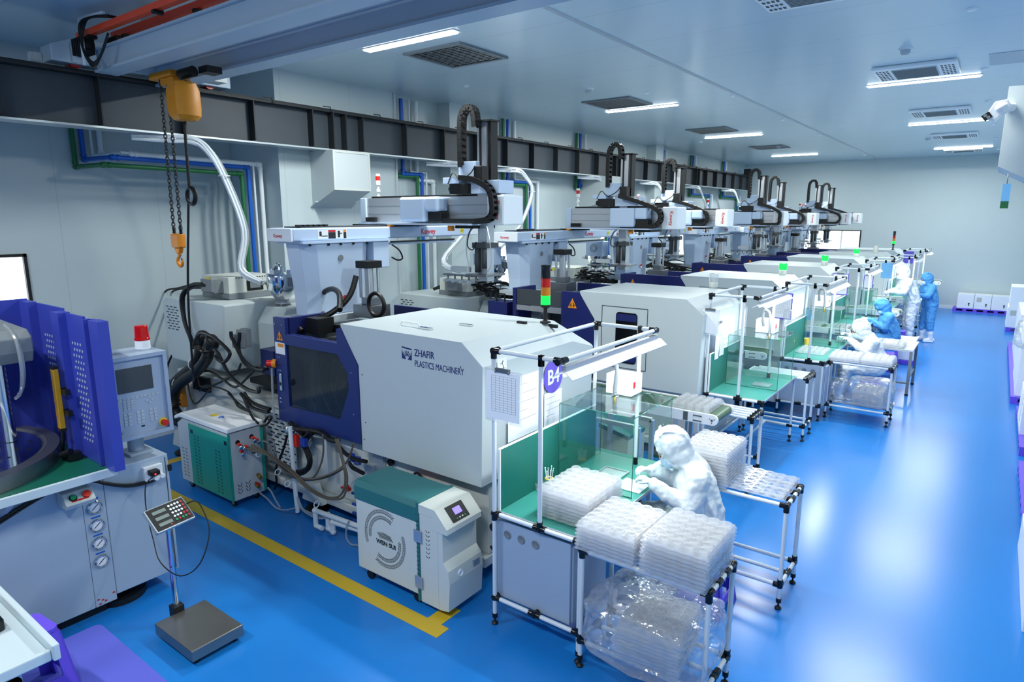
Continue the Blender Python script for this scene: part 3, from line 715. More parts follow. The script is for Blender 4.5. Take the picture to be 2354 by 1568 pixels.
part('mould_bay', MB().box(-5.60, -4.90, 4.12, 4.6, .99, 1.78), 'dark_grey', m1, True, .01); part('mould_bay', MB().box(-5.3, -5.05, 4.02, 4.119, 1.1, 1.4), 'black', m1, True, .01)
part('stop_button', MB().cyl((-5.88, 3.78, 1.54), (-5.93, 3.74, 1.54), .035, 14), 'red', m1, True)
part('button_base', MB().cyl((-5.85, 3.80, 1.54), (-5.885, 3.777, 1.54), .045, 14), 'orange', m1, True)
b = MB(); b.tube([(-5.885, 3.76, 1.49), (-5.90, 3.76, 1.2), (-5.905, 3.76, .96)], .012, 7); part('clear_hose', b, 'clear_tube', m1, True)
# maker's mark
b = MB(); x_, z_ = -3.935, 1.90
b.prism([(x_ - .058, z_ + .05), (x_ + .058, z_ + .04), (x_ + .058, z_ + .028), (x_ - .058, z_ + .038)], 'y', 3.797, 3.7995)
b.prism([(x_ - .058, z_ + .025), (x_ - .05, z_ - .005), (x_ - .025, z_ - .035), (x_ - .01, z_ - .058), (x_ - .058, z_ - .055)], 'y', 3.797, 3.7995)
b.prism([(x_ + .058, z_ + .02), (x_ + .05, z_ - .01), (x_ + .03, z_ - .035), (x_ + .01, z_ - .058), (x_ + .058, z_ - .06)], 'y', 3.797, 3.7995)
for i in range(-3, 4):
    a = i * .36; b.prism([(x_ + .02 * sin(a), z_ - .045 + .02 * cos(a)), (x_ + .062 * sin(a) - .003, z_ - .045 + .062 * cos(a)), (x_ + .062 * sin(a) + .003, z_ - .045 + .062 * cos(a)), (x_ + .02 * sin(a) + .006, z_ - .045 + .02 * cos(a))], 'y', 3.797, 3.7995)
part('maker_logo', b, 'logo_navy', m1, True)
text('maker_name', 'ZHAFIR', .085, (-3.845, 3.7985, 1.885), FRONT, 'logo_navy', m1, bold=.001, sx=.8)
text('maker_name', 'PLASTICS MACHINERY', .078, (-3.845, 3.7985, 1.795), FRONT, 'logo_navy', m1, sx=.70)
b = MB()
for x_, z_ in ((-4.52, 1.62), (-4.5, 1.17), (-4.53, 1.0), (-3.33, 1.86)): b.cyl((x_, 3.7995, z_), (x_, 3.795, z_), .006, 8)
part('bolt', b, 'steel', m1, True)
# end cover strip, holes and fittings under the cover
part('access_hole', MB().cyl((-4.31, 3.93, .79), (-4.31, 3.9, .79), .035, 14), 'black', m1, True); part('access_hole', MB().cyl((-3.6, 3.94, .70), (-3.6, 3.9, .70), .02, 12), 'black', m1, True)
b = MB(); b.torus((-3.95, 3.9, .72), .055, .012, 'y', 20, 6); b.torus((-3.45, 3.82, .60), .09, .02, 'y', 22, 8, 0, pi * 2); b.tube([(-3.4, 3.8, .62), (-3.25, 3.8, .6), (-3.12, 3.78, .68)], .014, 7); part('cable', b, 'black', m1, True)
b = MB(); b.box(-3.98, -3.78, 3.86, 3.92, .70, .735); b.tube([(-3.8, 3.85, .70), (-3.72, 3.82, .66)], .018, 8, False); part('ball_valve', b, 'dim_red', m1, True)
for lst in ([(-5.3, .45), (-5.05, .30), (-4.65, .13)],):
    pass
def wp(pts, r=.026):
    b = MB()
    for a, c in zip(pts, pts[1:]): b.cyl(a, c, r, 12)
    for p in pts[1:-1]: b.ball(p, r * 1.3, 10, 6)
    part('drain_pipe', b, 'pipe_white', m1, True)
wp([(-5.07, 3.6, .05), (-5.07, 3.6, .21), (-4.1, 3.66, .21)], .024); wp([(-4.93, 3.64, .21), (-4.93, 3.64, .05), (-4.83, 3.62, .05), (-4.83, 3.62, .15), (-4.1, 3.72, .15)], .024)
wp([(-5.07, 3.6, .05), (-4.97, 3.6, .05)], .024)
# valve manifold at the right of the bed
b = MB(); b.box(-4.62, -4.5, 3.86, 3.94, .60, .72); b.box(-4.60, -4.4, 3.9, 3.935, .56, .86); part('manifold', b, 'galvanised', m1, True)
b = MB()
for z_ in (.84, .78, .45, .34, .25, .17): b.box(-4.66, -4.60, 3.72, 3.74, z_, z_ + .018); b.cyl((-4.6, 3.73, z_ - .01), (-4.54, 3.75, z_ - .01), .012, 8)
part('valve_handle', b, 'valve_blue', m1, True)
b = MB(); b.box(-4.70, -4.63, 3.66, 3.70, .50, .53); b.tube([(-4.72, 3.66, .52), (-4.62, 3.66, .56)], .014, 6, False); part('valve_handle', b, 'red', m1, True)
# slotted cover and pump beside the dryer
b = MB(); b.box(-6.25, -5.72, 3.868, 3.878, .38, 1.0); part('slotted_cover', b, 'light_grey', m1, True)
b = MB()
for i in range(13):
    for j in range(4): b.box(-6.2 + j * .12 + (i % 2) * .05, -6.13 + j * .12 + (i % 2) * .05, 3.864, 3.8675, .42 + i * .043, .432 + i * .043)
part('vent_slot', b, 'black', m1, True)
b = MB(); b.cyl((-5.60, 3.78, .86), (-5.54, 3.9, .70), .075, 16); b.ball((-5.61, 3.77, .88), .075, 14, 8); part('filter_housing', b, 'chrome', m1, True)
b = MB(); b.box(-5.47, -5.42, 3.68, 3.72, .76, .88); part('valve_handle', b, 'red', m1, True)
b = MB(); b.box(-5.33, -5.26, 3.66, 3.70, .80, .88); part('valve_handle', b, 'valve_blue', m1, True)
part('junction_box', MB().box(-5.16, -5.10, 3.80, 3.86, .50, .90), 'light_grey', m1, True); part('junction_box', MB().box(-4.88, -4.80, 3.90, 3.935, .66, .74), 'light_grey', m1, True)
# grey plugs on the injection unit
b = MB(); b.box(-6.68, -6.58, 3.86, 3.90, 1.62, 1.80); b.box(-6.56, -6.44, 3.84, 3.90, 1.63, 1.83); b.box(-6.66, -6.60, 3.79, 3.86, 1.61, 1.76); b.box(-6.54, -6.45, 3.78, 3.84, 1.62, 1.78); part('connector_plug', b, 'mid_grey', m1, True, .005)
part('gland_box', MB().box(-7.75, -7.4, 3.86, 3.9, .95, 1.12), 'black', m1, True)
b = MB(); b.tube([(-6.3, 4.6, 1.95), (-6.25, 4.6, 2.08), (-5.9, 4.55, 2.24), (-5.55, 4.4, 2.23), (-5.3, 4.2, 2.1)], .03, 10); b.tube([(-5.38, 4.5, 2.42), (-5.4, 4.4, 2.2), (-5.5, 4.2, 2.03), (-5.7, 4.0, 1.95), (-5.6, 3.95, 1.88)], .03, 10); part('hydraulic_hose', b, 'rubber', m1, True)
b = MB(); b.torus((-5.2, 4.6, 2.12), .12, .022, 'y', 24, 8); part('hydraulic_hose', b, 'rubber', m1, True)
HM = {'big': (.062, 'rubber'), 'k25': (.028, 'rubber'), 'k20': (.019, 'rubber'), 'k14': (.013, 'black'), 'k10': (.009, 'black'), 'b10': (.0105, 'brown_hose'), 'b8': (.009, 'brown_hose'), 's8': (.01, 'steel'), 'c8': (.0095, 'clear_tube'), 'w20': (.022, 'pipe_white')}
HOSES= [
('big', [(-7.16,3.72,1.67),(-7.19,3.72,1.63),(-7.23,3.72,1.51),(-7.39,3.72,1.32),(-7.77,3.72,1.11),(-8.09,3.72,0.89),(-8.18,3.72,0.7),(-8.07,3.72,0.55),(-7.69,3.72,0.54)]),
('big', [(-6.83,3.66,1.69),(-6.91,3.66,1.61),(-6.98,3.66,1.47),(-7.24,3.66,1.28),(-7.6,3.66,1.1),(-7.82,3.66,0.92),(-7.86,3.66,0.73),(-7.72,3.66,0.63),(-7.51,3.66,0.62)]),
('k20', [(-7.11,3.6,1.62),(-7.05,3.6,1.7),(-6.92,3.6,1.77),(-6.67,3.6,1.75),(-6.42,3.6,1.65),(-6.39,3.6,1.59),(-6.51,3.6,1.5),(-6.62,3.6,1.51),(-6.68,3.6,1.55)]),
('k20', [(-7.2,3.8,2.28),(-7.42,3.8,2.26),(-7.61,3.8,2.18),(-7.72,3.8,2.05),(-7.69,3.8,1.79),(-7.59,3.8,1.61),(-7.54,3.8,1.48)]),
('k20', [(-7.21,3.83,2.26),(-7.43,3.83,2.23),(-7.63,3.83,2.16),(-7.72,3.83,2.05),(-7.72,3.83,1.78),(-7.61,3.83,1.6),(-7.55,3.83,1.48)]),
('k14', [(-9.29,4.3,1.9),(-9.1,4.3,2.03),(-8.79,4.3,2.08),(-8.37,4.3,2.16),(-8.14,4.3,2.18)]),
('k14', [(-9.3,4.4,1.93),(-9.09,4.4,2.02),(-8.78,4.4,2.07),(-8.29,4.4,2.11)]),
('k20', [(-6.5,3.7,1.82),(-6.5,3.7,1.76),(-6.47,3.7,1.73),(-6.34,3.7,1.57),(-6.15,3.7,1.48),(-5.95,3.7,1.47),(-5.71,3.7,1.52)]),
('k20', [(-6.37,3.72,1.82),(-6.38,3.72,1.76),(-6.41,3.72,1.64),(-6.32,3.72,1.5),(-6.1,3.72,1.45),(-5.74,3.72,1.49)]),
('k20', [(-6.69,3.6,1.62),(-6.61,3.6,1.58),(-6.53,3.6,1.48),(-6.38,3.6,1.35),(-6.12,3.6,1.27),(-5.9,3.6,1.27),(-5.7,3.6,1.32),(-5.56,3.6,1.39)]),
('k14', [(-8.29,3.9,1.29),(-8.43,3.9,1.14),(-8.48,3.9,0.98),(-8.38,3.9,0.89)]),
('k14', [(-7.28,3.72,1.25),(-7.05,3.72,1.3),(-6.78,3.72,1.24),(-6.52,3.72,1.2),(-6.19,3.72,1.41),(-6.06,3.72,1.5)]),
('k14', [(-7.35,3.72,1.25),(-7.31,3.72,1.1),(-7.18,3.72,1.09),(-6.98,3.72,1.15),(-6.66,3.72,1.28),(-6.47,3.72,1.38),(-6.39,3.72,1.48)]),
('k10', [(-7.32,3.72,1.02),(-7.18,3.72,1.11),(-6.89,3.72,1.13),(-6.67,3.72,1.11),(-6.56,3.72,1.04),(-6.32,3.72,0.96)]),
('k14', [(-6.66,3.7,1.11),(-6.55,3.7,1.06),(-6.47,3.7,0.99),(-6.28,3.7,0.97)]),
('k20', [(-6.41,3.7,1.15),(-6.31,3.7,1.09),(-6.21,3.7,1.03),(-5.99,3.7,1.02),(-5.73,3.7,1.04)]),
('k20', [(-6.37,3.72,1.16),(-6.28,3.72,1.09),(-6.12,3.72,1.06),(-5.95,3.72,1.06),(-5.76,3.72,1.06)]),
('k14', [(-6.33,3.68,1.13),(-6.26,3.68,1.02),(-6.17,3.68,0.92),(-6.08,3.68,0.88)]),
('k10', [(-7.52,3.7,1.23),(-7.54,3.7,1.03),(-7.46,3.7,0.86),(-7.33,3.7,0.89),(-7.19,3.7,0.99),(-7.03,3.7,1.1)]),
('k14', [(-5.86,3.75,2.34),(-5.87,3.75,2.16),(-5.92,3.75,1.97),(-6.11,3.75,1.79),(-6.32,3.75,1.57),(-6.5,3.75,1.37),(-6.71,3.75,1.14)]),
('k20', [(-5.23,3.7,0.95),(-5.33,3.7,0.86),(-5.35,3.7,0.8),(-5.29,3.7,0.72),(-5.26,3.7,0.63),(-5.32,3.7,0.55),(-5.49,3.7,0.48),(-5.7,3.7,0.51)]),
('k20', [(-5.2,3.72,0.94),(-5.3,3.72,0.85),(-5.32,3.72,0.79),(-5.26,3.72,0.67),(-5.29,3.72,0.56),(-5.41,3.72,0.47),(-5.56,3.72,0.43),(-5.75,3.72,0.45)]),
('k14', [(-5.68,3.75,0.81),(-5.73,3.75,0.7),(-5.83,3.75,0.53),(-5.92,3.75,0.39),(-5.93,3.75,0.23),(-5.98,3.75,0.14)]),
('k14', [(-6.06,3.7,0.85),(-5.95,3.7,0.89),(-5.86,3.7,0.98),(-5.92,3.7,0.98),(-5.99,3.7,0.91)]),
('k25', [(-5.61,3.75,0.96),(-5.52,3.75,0.92),(-5.32,3.75,0.94),(-5.12,3.75,0.96),(-4.97,3.75,0.92),(-4.85,3.75,0.93)]),
('k20', [(-4.85,3.72,0.96),(-4.76,3.72,0.86),(-4.6,3.72,0.82),(-4.42,3.72,0.83)]),
('k20', [(-4.63,3.68,0.79),(-4.57,3.68,0.75),(-4.51,3.68,0.74),(-4.42,3.68,0.73)]),
('b10', [(-6.02,3.55,0.69),(-5.84,3.55,0.68),(-5.63,3.55,0.64),(-5.46,3.55,0.54),(-5.24,3.55,0.53),(-5.01,3.55,0.57),(-4.75,3.55,0.68),(-4.52,3.55,0.81)]),
('b10', [(-6.05,3.57,0.59),(-5.84,3.57,0.64),(-5.63,3.57,0.59),(-5.45,3.57,0.51),(-5.24,3.57,0.5),(-5.0,3.57,0.56),(-4.76,3.57,0.66),(-4.55,3.57,0.79)]),
('b10', [(-4.53,3.5,1.09),(-4.48,3.5,0.92),(-4.43,3.5,0.75),(-4.48,3.5,0.57),(-4.58,3.5,0.5),(-4.79,3.5,0.46),(-5.04,3.5,0.49),(-5.25,3.5,0.58),(-5.48,3.5,0.64),(-5.71,3.5,0.68),(-6.03,3.5,0.66)]),
('b10', [(-4.59,3.52,1.07),(-4.52,3.52,0.91),(-4.48,3.52,0.73),(-4.52,3.52,0.59),(-4.62,3.52,0.5),(-4.81,3.52,0.46),(-5.05,3.52,0.5),(-5.26,3.52,0.59),(-5.49,3.52,0.65),(-5.72,3.52,0.68),(-6.04,3.52,0.68)]),
('b8', [(-4.88,3.6,1.03),(-4.89,3.6,0.84),(-4.96,3.6,0.68),(-5.06,3.6,0.56),(-5.15,3.6,0.52)]),
('b8', [(-4.44,3.6,1.04),(-4.53,3.6,0.86),(-4.68,3.6,0.73),(-4.87,3.6,0.62)]),
('s8', [(-5.69,3.55,0.82),(-5.62,3.55,0.82),(-5.6,3.55,0.72),(-5.59,3.55,0.65)]),
('s8', [(-5.81,3.55,0.78),(-5.71,3.55,0.78),(-5.66,3.55,0.71),(-5.6,3.55,0.63)]),
('c8', [(-6.09,3.6,0.18),(-6.01,3.6,0.14),(-5.89,3.6,0.11),(-5.74,3.6,0.05),(-5.58,3.6,0.07),(-5.4,3.6,0.14)]),
('c8', [(-5.86,3.6,0.24),(-5.8,3.6,0.21),(-5.75,3.6,0.15),(-5.66,3.6,0.07)]),
('c8', [(-5.38,3.62,0.26),(-5.34,3.62,0.16),(-5.2,3.62,0.12),(-5.03,3.62,0.13),(-4.87,3.62,0.19)]),
('c8', [(-5.4,3.64,0.24),(-5.33,3.64,0.14),(-5.21,3.64,0.13),(-5.05,3.64,0.13),(-4.89,3.64,0.2)]),
('c8', [(-4.56,3.6,0.25),(-4.6,3.6,0.18),(-4.61,3.6,0.07),(-4.55,3.6,0.02),(-4.45,3.6,0.04),(-4.38,3.6,0.03)]),
('c8', [(-4.57,3.62,0.84),(-4.56,3.62,0.78),(-4.46,3.62,0.72),(-4.35,3.62,0.72)]),
('c8', [(-4.33,3.6,0.74),(-4.44,3.6,0.69),(-4.49,3.6,0.63),(-4.44,3.6,0.6)]),
('w20', [(-5.48,3.66,0.97),(-5.47,3.66,0.41),(-5.45,3.66,0.06)]),
]
HN = {'big': 'corrugated_hose', 'w20': 'drain_pipe', 'b10': 'water_hose', 'b8': 'water_hose', 's8': 'metal_hose', 'c8': 'clear_hose'}
for n_, pts in HOSES:
    if n_[0] == 'k' and pts[0][2] > 1.0: k0 = next((i for i, q in enumerate(pts) if q[0] > -5.9), None); pts = pts if k0 is None else pts[:k0] + [(-5.9, pts[k0][1], pts[k0][2])]
    r, m_ = HM[n_]; b = MB()
    if n_ == 'big':
        L = len(spline(pts, 14)) - 1
        b.tube(spline(pts, 14), lambda t, L=L: .062 + (.004 if int(round(t * L)) % 2 else -.002), 12, False)
    else: b.tube(pts, r, 8)
    part(HN.get(n_, 'cable'), b, m_, m1, True)
b = MB(); b.ball((-7.14, 3.72, 1.68), (.085, .08, .085)); part('hose_collar', b, 'rubber', m1, True); b = MB(); b.ball((-6.86, 3.67, 1.66), (.085, .08, .1)); b.torus((-6.93, 3.66, 1.57), .07, .02, 'z'); part('hose_collar', b, 'rubber', m1, True)
b = MB()
for q in ((-7.78, 3.7, 1.04), (-7.3, 3.68, 1.36), (-5.9, 3.55, .62), (-5.58, 3.55, .5), (-5.35, 3.5, .45), (-4.9, 3.5, .36)): b.torus(q, .03 if q[2] < .9 else .075, .005, 'x', 14, 5)
part('cable_tie', b, 'floor_white', m1, True)

# ================================================================== GANTRY ROBOTS
def energy_chain(path, y, w, th=.045, res=8, gap=True):
    """drag chain: dark side links with open cross bars, along a path in the x-z plane"""
    P = spline([(p[0], y, p[1]) for p in path], res); b = MB(); L = .05; acc = 0; last = P[0]; pts = [P[0]]
    for p in P[1:]:
        if (p - last).length >= L: pts.append(p); last = p
    for a, c in zip(pts, pts[1:]):
        d = (c - a).normalized(); u = Vector((0, 1, 0)); n = d.cross(u)
        rot = Matrix((d, u, n)).transposed(); m_ = (a + c) / 2; ln = (c - a).length * 1.04
        for s_ in (-1, 1): b.cbox(m_ + u * s_ * (w / 2 - .008), (ln, .014, th), rot)
        b.cbox(m_ + n * (th / 2 - .004), (ln * .5, w, .007), rot); b.cbox(m_ - n * (th / 2 - .004), (ln * .5, w, .007), rot)
    return b
def robot(x, y, dz, xa, xb, ax, label, idx, bl=2.92):
    t = thing('gantry_robot', (x, y, 0), label, 'robot', 'gantry robots over the machines')
    z = lambda v: v + dz
    b = MB(); b.box(-.42, 0, .0, bl, z(2.77), z(2.91)); part('traverse_beam', b, 'robot_blue', t, bev=.015)
    part('end_cap', MB().box(-.43, .004, -.03, .0, z(2.765), z(2.905)), 'robot_white', t, bev=.01); part('end_cap', MB().box(-.43, .004, bl, bl + .2, z(2.775), z(2.905)), 'robot_white', t, bev=.01)
    b = MB(); b.box(-.36, -.06, .15, bl - .07, z(2.911), z(2.925)); part('rail', b, 'dark_grey', t)
    b = MB()
    for i in range(6): b.box(-.12, -.06, .12 + i * .07, .16 + i * .07, z(2.926), z(2.945))
    part('rail_stop', b, 'black', t)
    # column: faceted, a little narrower at the foot
    def ring(zz, s): return [(px * s + (1 - s) * -.22, (py - .62) * s + .62, zz) for px, py in ((-.34, .14), (-.10, .14), (0, .3), (0, .95), (-.10, 1.1), (-.34, 1.1), (-.45, .95), (-.45, .3))]
    vs = ring(z(2.74), 1.0) + ring(z(2.5), .95) + ring(z(2.2), .87) + ring(1.93, .85); n = 8
    fs = [tuple(range(n)), tuple(range(3 * n, 4 * n))] + [(j * n + k, j * n + (k + 1) % n, (j + 1) * n + (k + 1) % n, (j + 1) * n + k) for j in range(3) for k in range(n)]
    part('column', MB().add(vs, fs), 'robot_blue', t, bev=.01)
    b = MB(); b.box(-.46, .03, .1, 1.35, z(2.742), z(2.769)); part('mounting_plate', b, 'robot_blue', t)
    b = MB(); b.box(-.44, .05, .12, 1.12, 1.86, 1.929); part('base_plate', b, 'light_grey', t)
    b = MB()
    for yy in (.2, .45, .62, .8, 1.0): b.cyl((.012, yy, z(2.715)), (.012, yy, z(2.74)), .014, 8)
    b.cyl((-.02, .35, 1.93), (-.02, .35, 1.98), .02, 8); b.cyl((-.02, .95, 1.93), (-.02, .95, 1.98), .02, 8); part('bolt', b, 'black', t)
    b = MB(); b.cyl((.0015, .62, z(2.57)), (-.01, .62, z(2.57)), .035, 18); part('access_hole', b, 'mid_grey', t)
    b = MB(); b.prism([(cos(a) * .038 + .66, sin(a) * .038 + 2.10) for a in [k * pi / 8 for k in range(9)]], 'x', -.012, -.006); part('safety_sticker', b, 'logo_red', t)
    b = MB(); b.prism([(cos(a) * .038 + .66, sin(a) * .038 + 2.10) for a in [-k * pi / 8 for k in range(9)]], 'x', -.012, -.006); part('safety_sticker', b, 'label_white', t)
    b = MB(); b.box(-.3, .0, 1.11, 1.36, z(2.42), z(2.741)); part('junction_box', b, 'robot_blue', t, bev=.01)
    b = MB(); b.box(-.10, -.02, 1.4, bl - .3, z(2.69), z(2.715)); part('cable_tray', b, 'robot_blue', t)
    b = MB()
    b.tube([(0.01, 1.40, z(2.69)), (.03, 1.5, z(2.62)), (.03, 1.55, z(2.52)), (.03, 1.47, z(2.5)), (.03, 1.37, z(2.54))], .01, 6)
    b.box(-.02, .0, 1.4, bl - .35, z(2.716), z(2.735)); part('cable', b, 'black', t)
    # lettering and labels on the beam
    text('maker_name', 'Kowey', .10, (.0015, bl - 1.0, z(2.81)), SIDE, 'logo_red', t, False, bold=.0012, sx=.95)
    text('maker_name', 'Kowey', .055, (-.30, -.0315, z(2.81)), FRONT, 'logo_red', t, False, bold=.0006)
    b = MB(); b.box(.0002, .002, .32, .72, z(2.79), z(2.885)); part('warning_label', b, 'label_white', t)
    b = MB()
    for k_, (y0, y1) in enumerate(((.46, .56), (.67, .71))): b.mat(k_).box(.0021, .003, y0, y1, z(2.862), z(2.885)); b.mat(2).box(.0021, .003, y0, y1, z(2.79), z(2.86))
    b.mat(2).box(.0021, .003, .34, .37, z(2.82), z(2.87)).box(.0021, .003, .37, .45, z(2.815), z(2.825)).box(.0021, .003, .59, .62, z(2.80), z(2.875)).box(.0021, .003, .62, .65, z(2.84), z(2.85))
    part('warning_print', b, ['logo_red', 'label_orange', 'runway_dark'], t)
    b = MB(); b.prism([(cos(a) * .042 + bl - .2, sin(a) * .042 + z(2.84)) for a in [k * pi / 3 for k in range(6)]], 'x', .0002, .002); part('axis_label', b, 'label_yellow', t)
    text('axis_mark', '-Z+', .05, (.0025, bl - .2, z(2.823)), SIDE, 'pipe_green', t, False, align='CENTER')
    # upper beam across the machine
    b = MB(); b.box(xa + .11, xb - .24, 1.61, 1.91, z(2.955), z(3.262)); 
    part('kick_beam', b, 'aluminium', t)
    b = MB()
    for zz in (3.06, 3.16): b.box(xa + .12, xb - .25, 1.6075, 1.6095, z(zz), z(zz) + .006)
    part('profile_groove', b, 'mid_grey', t)
    b = MB(); b.box(xa, xa + .11, 1.59, 1.93, z(2.95), z(3.265)); part('end_cap', b, 'robot_blue', t, bev=.01)
    b = MB(); b.box(xb - .24, xb, 1.57, 1.94, z(2.94), z(3.27)); part('end_cap', b, 'robot_white', t, bev=.02)
    b = MB(); b.box(xa + .15, xb - .26, 1.66, 1.86, z(3.263), z(3.285)); part('rail', b, 'black', t)
    text('maker_name', 'Kowey', .075, (xb - .11, 1.5685, z(3.21)), (R_(90), R_(90), 0), 'logo_red', t, False, bold=.001)
    cx = xa + .92
    b = MB(); b.box(cx, cx + .42, 1.40, 1.605, z(2.97), z(3.26)); b.box(cx + .42, cx + .62, 1.40, 1.605, z(3.09), z(3.26)); part('carriage_cover', b, 'robot_blue', t, bev=.03)
    b = MB(); b.box(cx + .43, cx + .63, 1.45, 1.60, z(2.98), z(3.085)); part('motor', b, 'black', t, bev=.01)
    b = MB(); b.box(cx - .72, xb - .35, 1.38, 2.0, z(2.935), z(2.953)); part('slide_plate', b, 'robot_blue', t)
    b = MB(); b.box(xa + .0, xa + .5, 1.45, 1.55, z(2.912), z(2.934)); b.box(xa + .55, xa + 1.3, 1.42, 1.5, z(2.928), z(2.934)); b.box(xa + .13, xa + .3, 1.56, 1.6, z(2.965), z(3.02)); b.box(xb - .65, xb - .38, 1.5, 1.9, z(2.90), z(2.934)); part('bumper', b, 'black', t)
    b = MB(); b.box(-.04, .02, 1.38, 1.44, z(2.912), z(2.934)); b.box(xb - .72, xb - .66, 1.45, 1.5, z(2.87), z(2.93)); part('proximity_sensor', b, 'orange', t)
    # vertical arm
    b = MB(); b.box(ax - .18, ax + .08, 1.55, 1.8, z(3.44), z(3.64)); b.box(ax - .38, ax - .14, 1.5, 1.75, z(3.40), z(3.47)); b.box(ax - .02, ax + .38, 1.57, 1.85, z(3.286), z(3.43)); part('arm_bracket', b, 'robot_blue', t, bev=.006)
    b = MB(); b.box(ax + .04, ax + .17, 1.62, 1.75, z(2.30), z(4.06)); part('vertical_arm', b, 'aluminium', t)
    b = MB(); b.box(ax + .075, ax + .10, 1.612, 1.6195, z(3.3), z(4.0)); b.box(ax + .19, ax + .22, 1.64, 1.76, z(3.3), z(4.08)); b.box(ax + .03, ax + .24, 1.6, 1.78, z(4.062), z(4.08)); part('arm_rail', b, 'black', t)
    b = MB(); b.cyl((ax - .36, 1.6, z(3.34)), (ax - .30, 1.6, z(3.34)), .035, 12); b.box(ax - .30, ax - .02, 1.52, 1.68, z(3.286), z(3.40)); b.box(ax + .1, ax + .22, 1.48, 1.6, z(3.40), z(3.58)); part('servo_motor', b, 'black', t, bev=.008)
    part('drag_chain', energy_chain([(ax - .13, 3.58 + dz), (ax - .13, 4.05 + dz), (ax - .09, 4.18 + dz), (ax, 4.22 + dz), (ax + .06, 4.16 + dz), (ax + .08, 4.0 + dz)], 1.56, .10, .06), 'black', t)
    if idx == 1: pth = [(ax - .1, 3.46 + dz), (ax + .12, 3.43 + dz), (ax + .32, 3.33 + dz), (ax + .40, 3.18 + dz), (ax + .36, 3.05 + dz), (ax + .2, 2.985 + dz), (ax - .4, 2.98 + dz)]
    else: pth = [(ax + .1, 3.44 + dz), (ax + .4, 3.36 + dz), (ax + .72, 3.24 + dz), (ax + .80, 3.12 + dz), (ax + .72, 3.0 + dz), (ax + .5, 2.985 + dz), (ax + .15, 2.98 + dz)]
    pth = [(min(px, xb - .08), pz) for px, pz in pth]
    part('drag_chain', energy_chain(pth, 1.49, .09, .06), 'black', t)
    b = MB(); b.tube([(ax - .3, 1.5, z(3.40)), (ax - .22, 1.5, z(3.52)), (ax - .1, 1.48, z(3.44)), (ax + .05, 1.48, z(3.5)), (ax + .12, 1.48, z(3.58))], .007, 5); part('cable', b, 'black', t)
    # gripper head under the beam
    b = MB(); b.cyl((ax + .05, 1.6, z(2.72)), (ax + .05, 1.6, z(2.4)), .035, 10); b.cyl((ax + .15, 1.6, z(2.75)), (ax + .15, 1.6, z(2.45)), .03, 10); b.box(ax, ax + .2, 1.56, 1.8, z(2.68), z(2.74)); part('wrist', b, 'dark_grey', t)
    b = MB(); b.box(ax - .05, ax + .25, 1.5, 1.86, z(2.36), z(2.385)); b.box(ax - .5, ax + .0, 1.6, 1.68, z(2.34), z(2.358)); 
    for i in range(5): b.cyl((ax - .45 + i * .11, 1.64, z(2.36)), (ax - .45 + i * .11, 1.64, z(2.27)), .012, 8)
    part('gripper_plate', b, 'steel', t)
    b = MB()
    for i in range(4): b.cyl((ax - .45 + i * .12, 1.58, z(2.28)), (ax - .45 + i * .12, 1.70, z(2.28)), .022, 10)
    b.box(ax - .3, ax - .05, 1.52, 1.6, z(2.40), z(2.46)); part('suction_cup', b, 'light_grey', t)
    b = MB(); b.tube([(ax + .02, 1.58, z(2.95)), (ax - .07, 1.56, z(2.8)), (ax - .08, 1.56, z(2.6)), (ax - .03, 1.56, z(2.45))], .008, 5).tube([(ax + .2, 1.58, z(2.95)), (ax + .27, 1.56, z(2.7)), (ax + .28, 1.56, z(2.5)), (ax + .2, 1.56, z(2.4))], .007, 5)
    part('air_hose', b, 'clear_tube', t)
    b = MB(); b.tube([(ax + .04, 1.57, z(2.93)), (ax - .03, 1.55, z(2.85)), (ax - .06, 1.55, z(2.7)), (ax + .02, 1.55, z(2.66)), (ax + .07, 1.55, z(2.75))], .007, 5); part('cable', b, 'black', t)
    if idx > 1:
        b = MB(); b.box(-.85, -.5, .0, .25, z(2.40), z(2.68)); part('control_box', b, 'robot_blue', t, bev=.01)
        b = MB(); b.torus((-.68, -.003, z(2.55)), .07, .006, 'y', 20, 5); b.torus((-.68, -.003, z(2.55)), .04, .004, 'y', 16, 5); part('fan_grille', b, 'mid_grey', t)
    # hydraulic core-pull cylinder behind the column
    b = MB(); b.box(.12, .42, .66, .96, 1.90, 2.04); b.box(.2, .36, .72, .88, 2.04, 2.12); part('cylinder_foot', b, 'steel', t, bev=.006)
    b = MB()
    for dx, dy in ((.2, .72), (.34, .72), (.2, .86), (.34, .86)): b.cyl((dx, dy, 2.12), (dx, dy, 2.46), .018, 8)
    b.cyl((.27, .79, 2.12), (.27, .79, 2.46), .05, 14); part('tie_rod', b, 'aluminium', t)
    b = MB(); b.box(.17, .37, .68, .90, 2.46, 2.54); part('cylinder_head', b, 'black', t, bev=.004)
    return t
robot(-6.0, 4.19, 0, -.77, 1.61, 1.16, 'nearest and largest gantry robot with a tall looped black drag chain', 1)
robot(-5.6, 7.69, -.10, -.20, 1.75, .74, 'second gantry robot from the camera, left of the lit tower lamp', 2)
robot(-5.41, 10.77, -.11, -.7, 1.28, .12, 'third gantry robot from the camera', 3)
robot(-5.41, 14.2, -.13, -.6, 1.42, .74, 'fourth gantry robot from the camera', 4, 2.8)
robot(-5.33, 17.26, -.15, -.6, 1.38, .28, 'fifth gantry robot from the camera', 5, 2.15)
robot(-5.09, 19.65, -.15, -.6, 1.53, .5, 'sixth gantry robot from the camera', 6, 2.1)
robot(-5.07, 22.0, -.15, -.6, 1.44, .37, 'farthest gantry robot near the back wall window', 7)

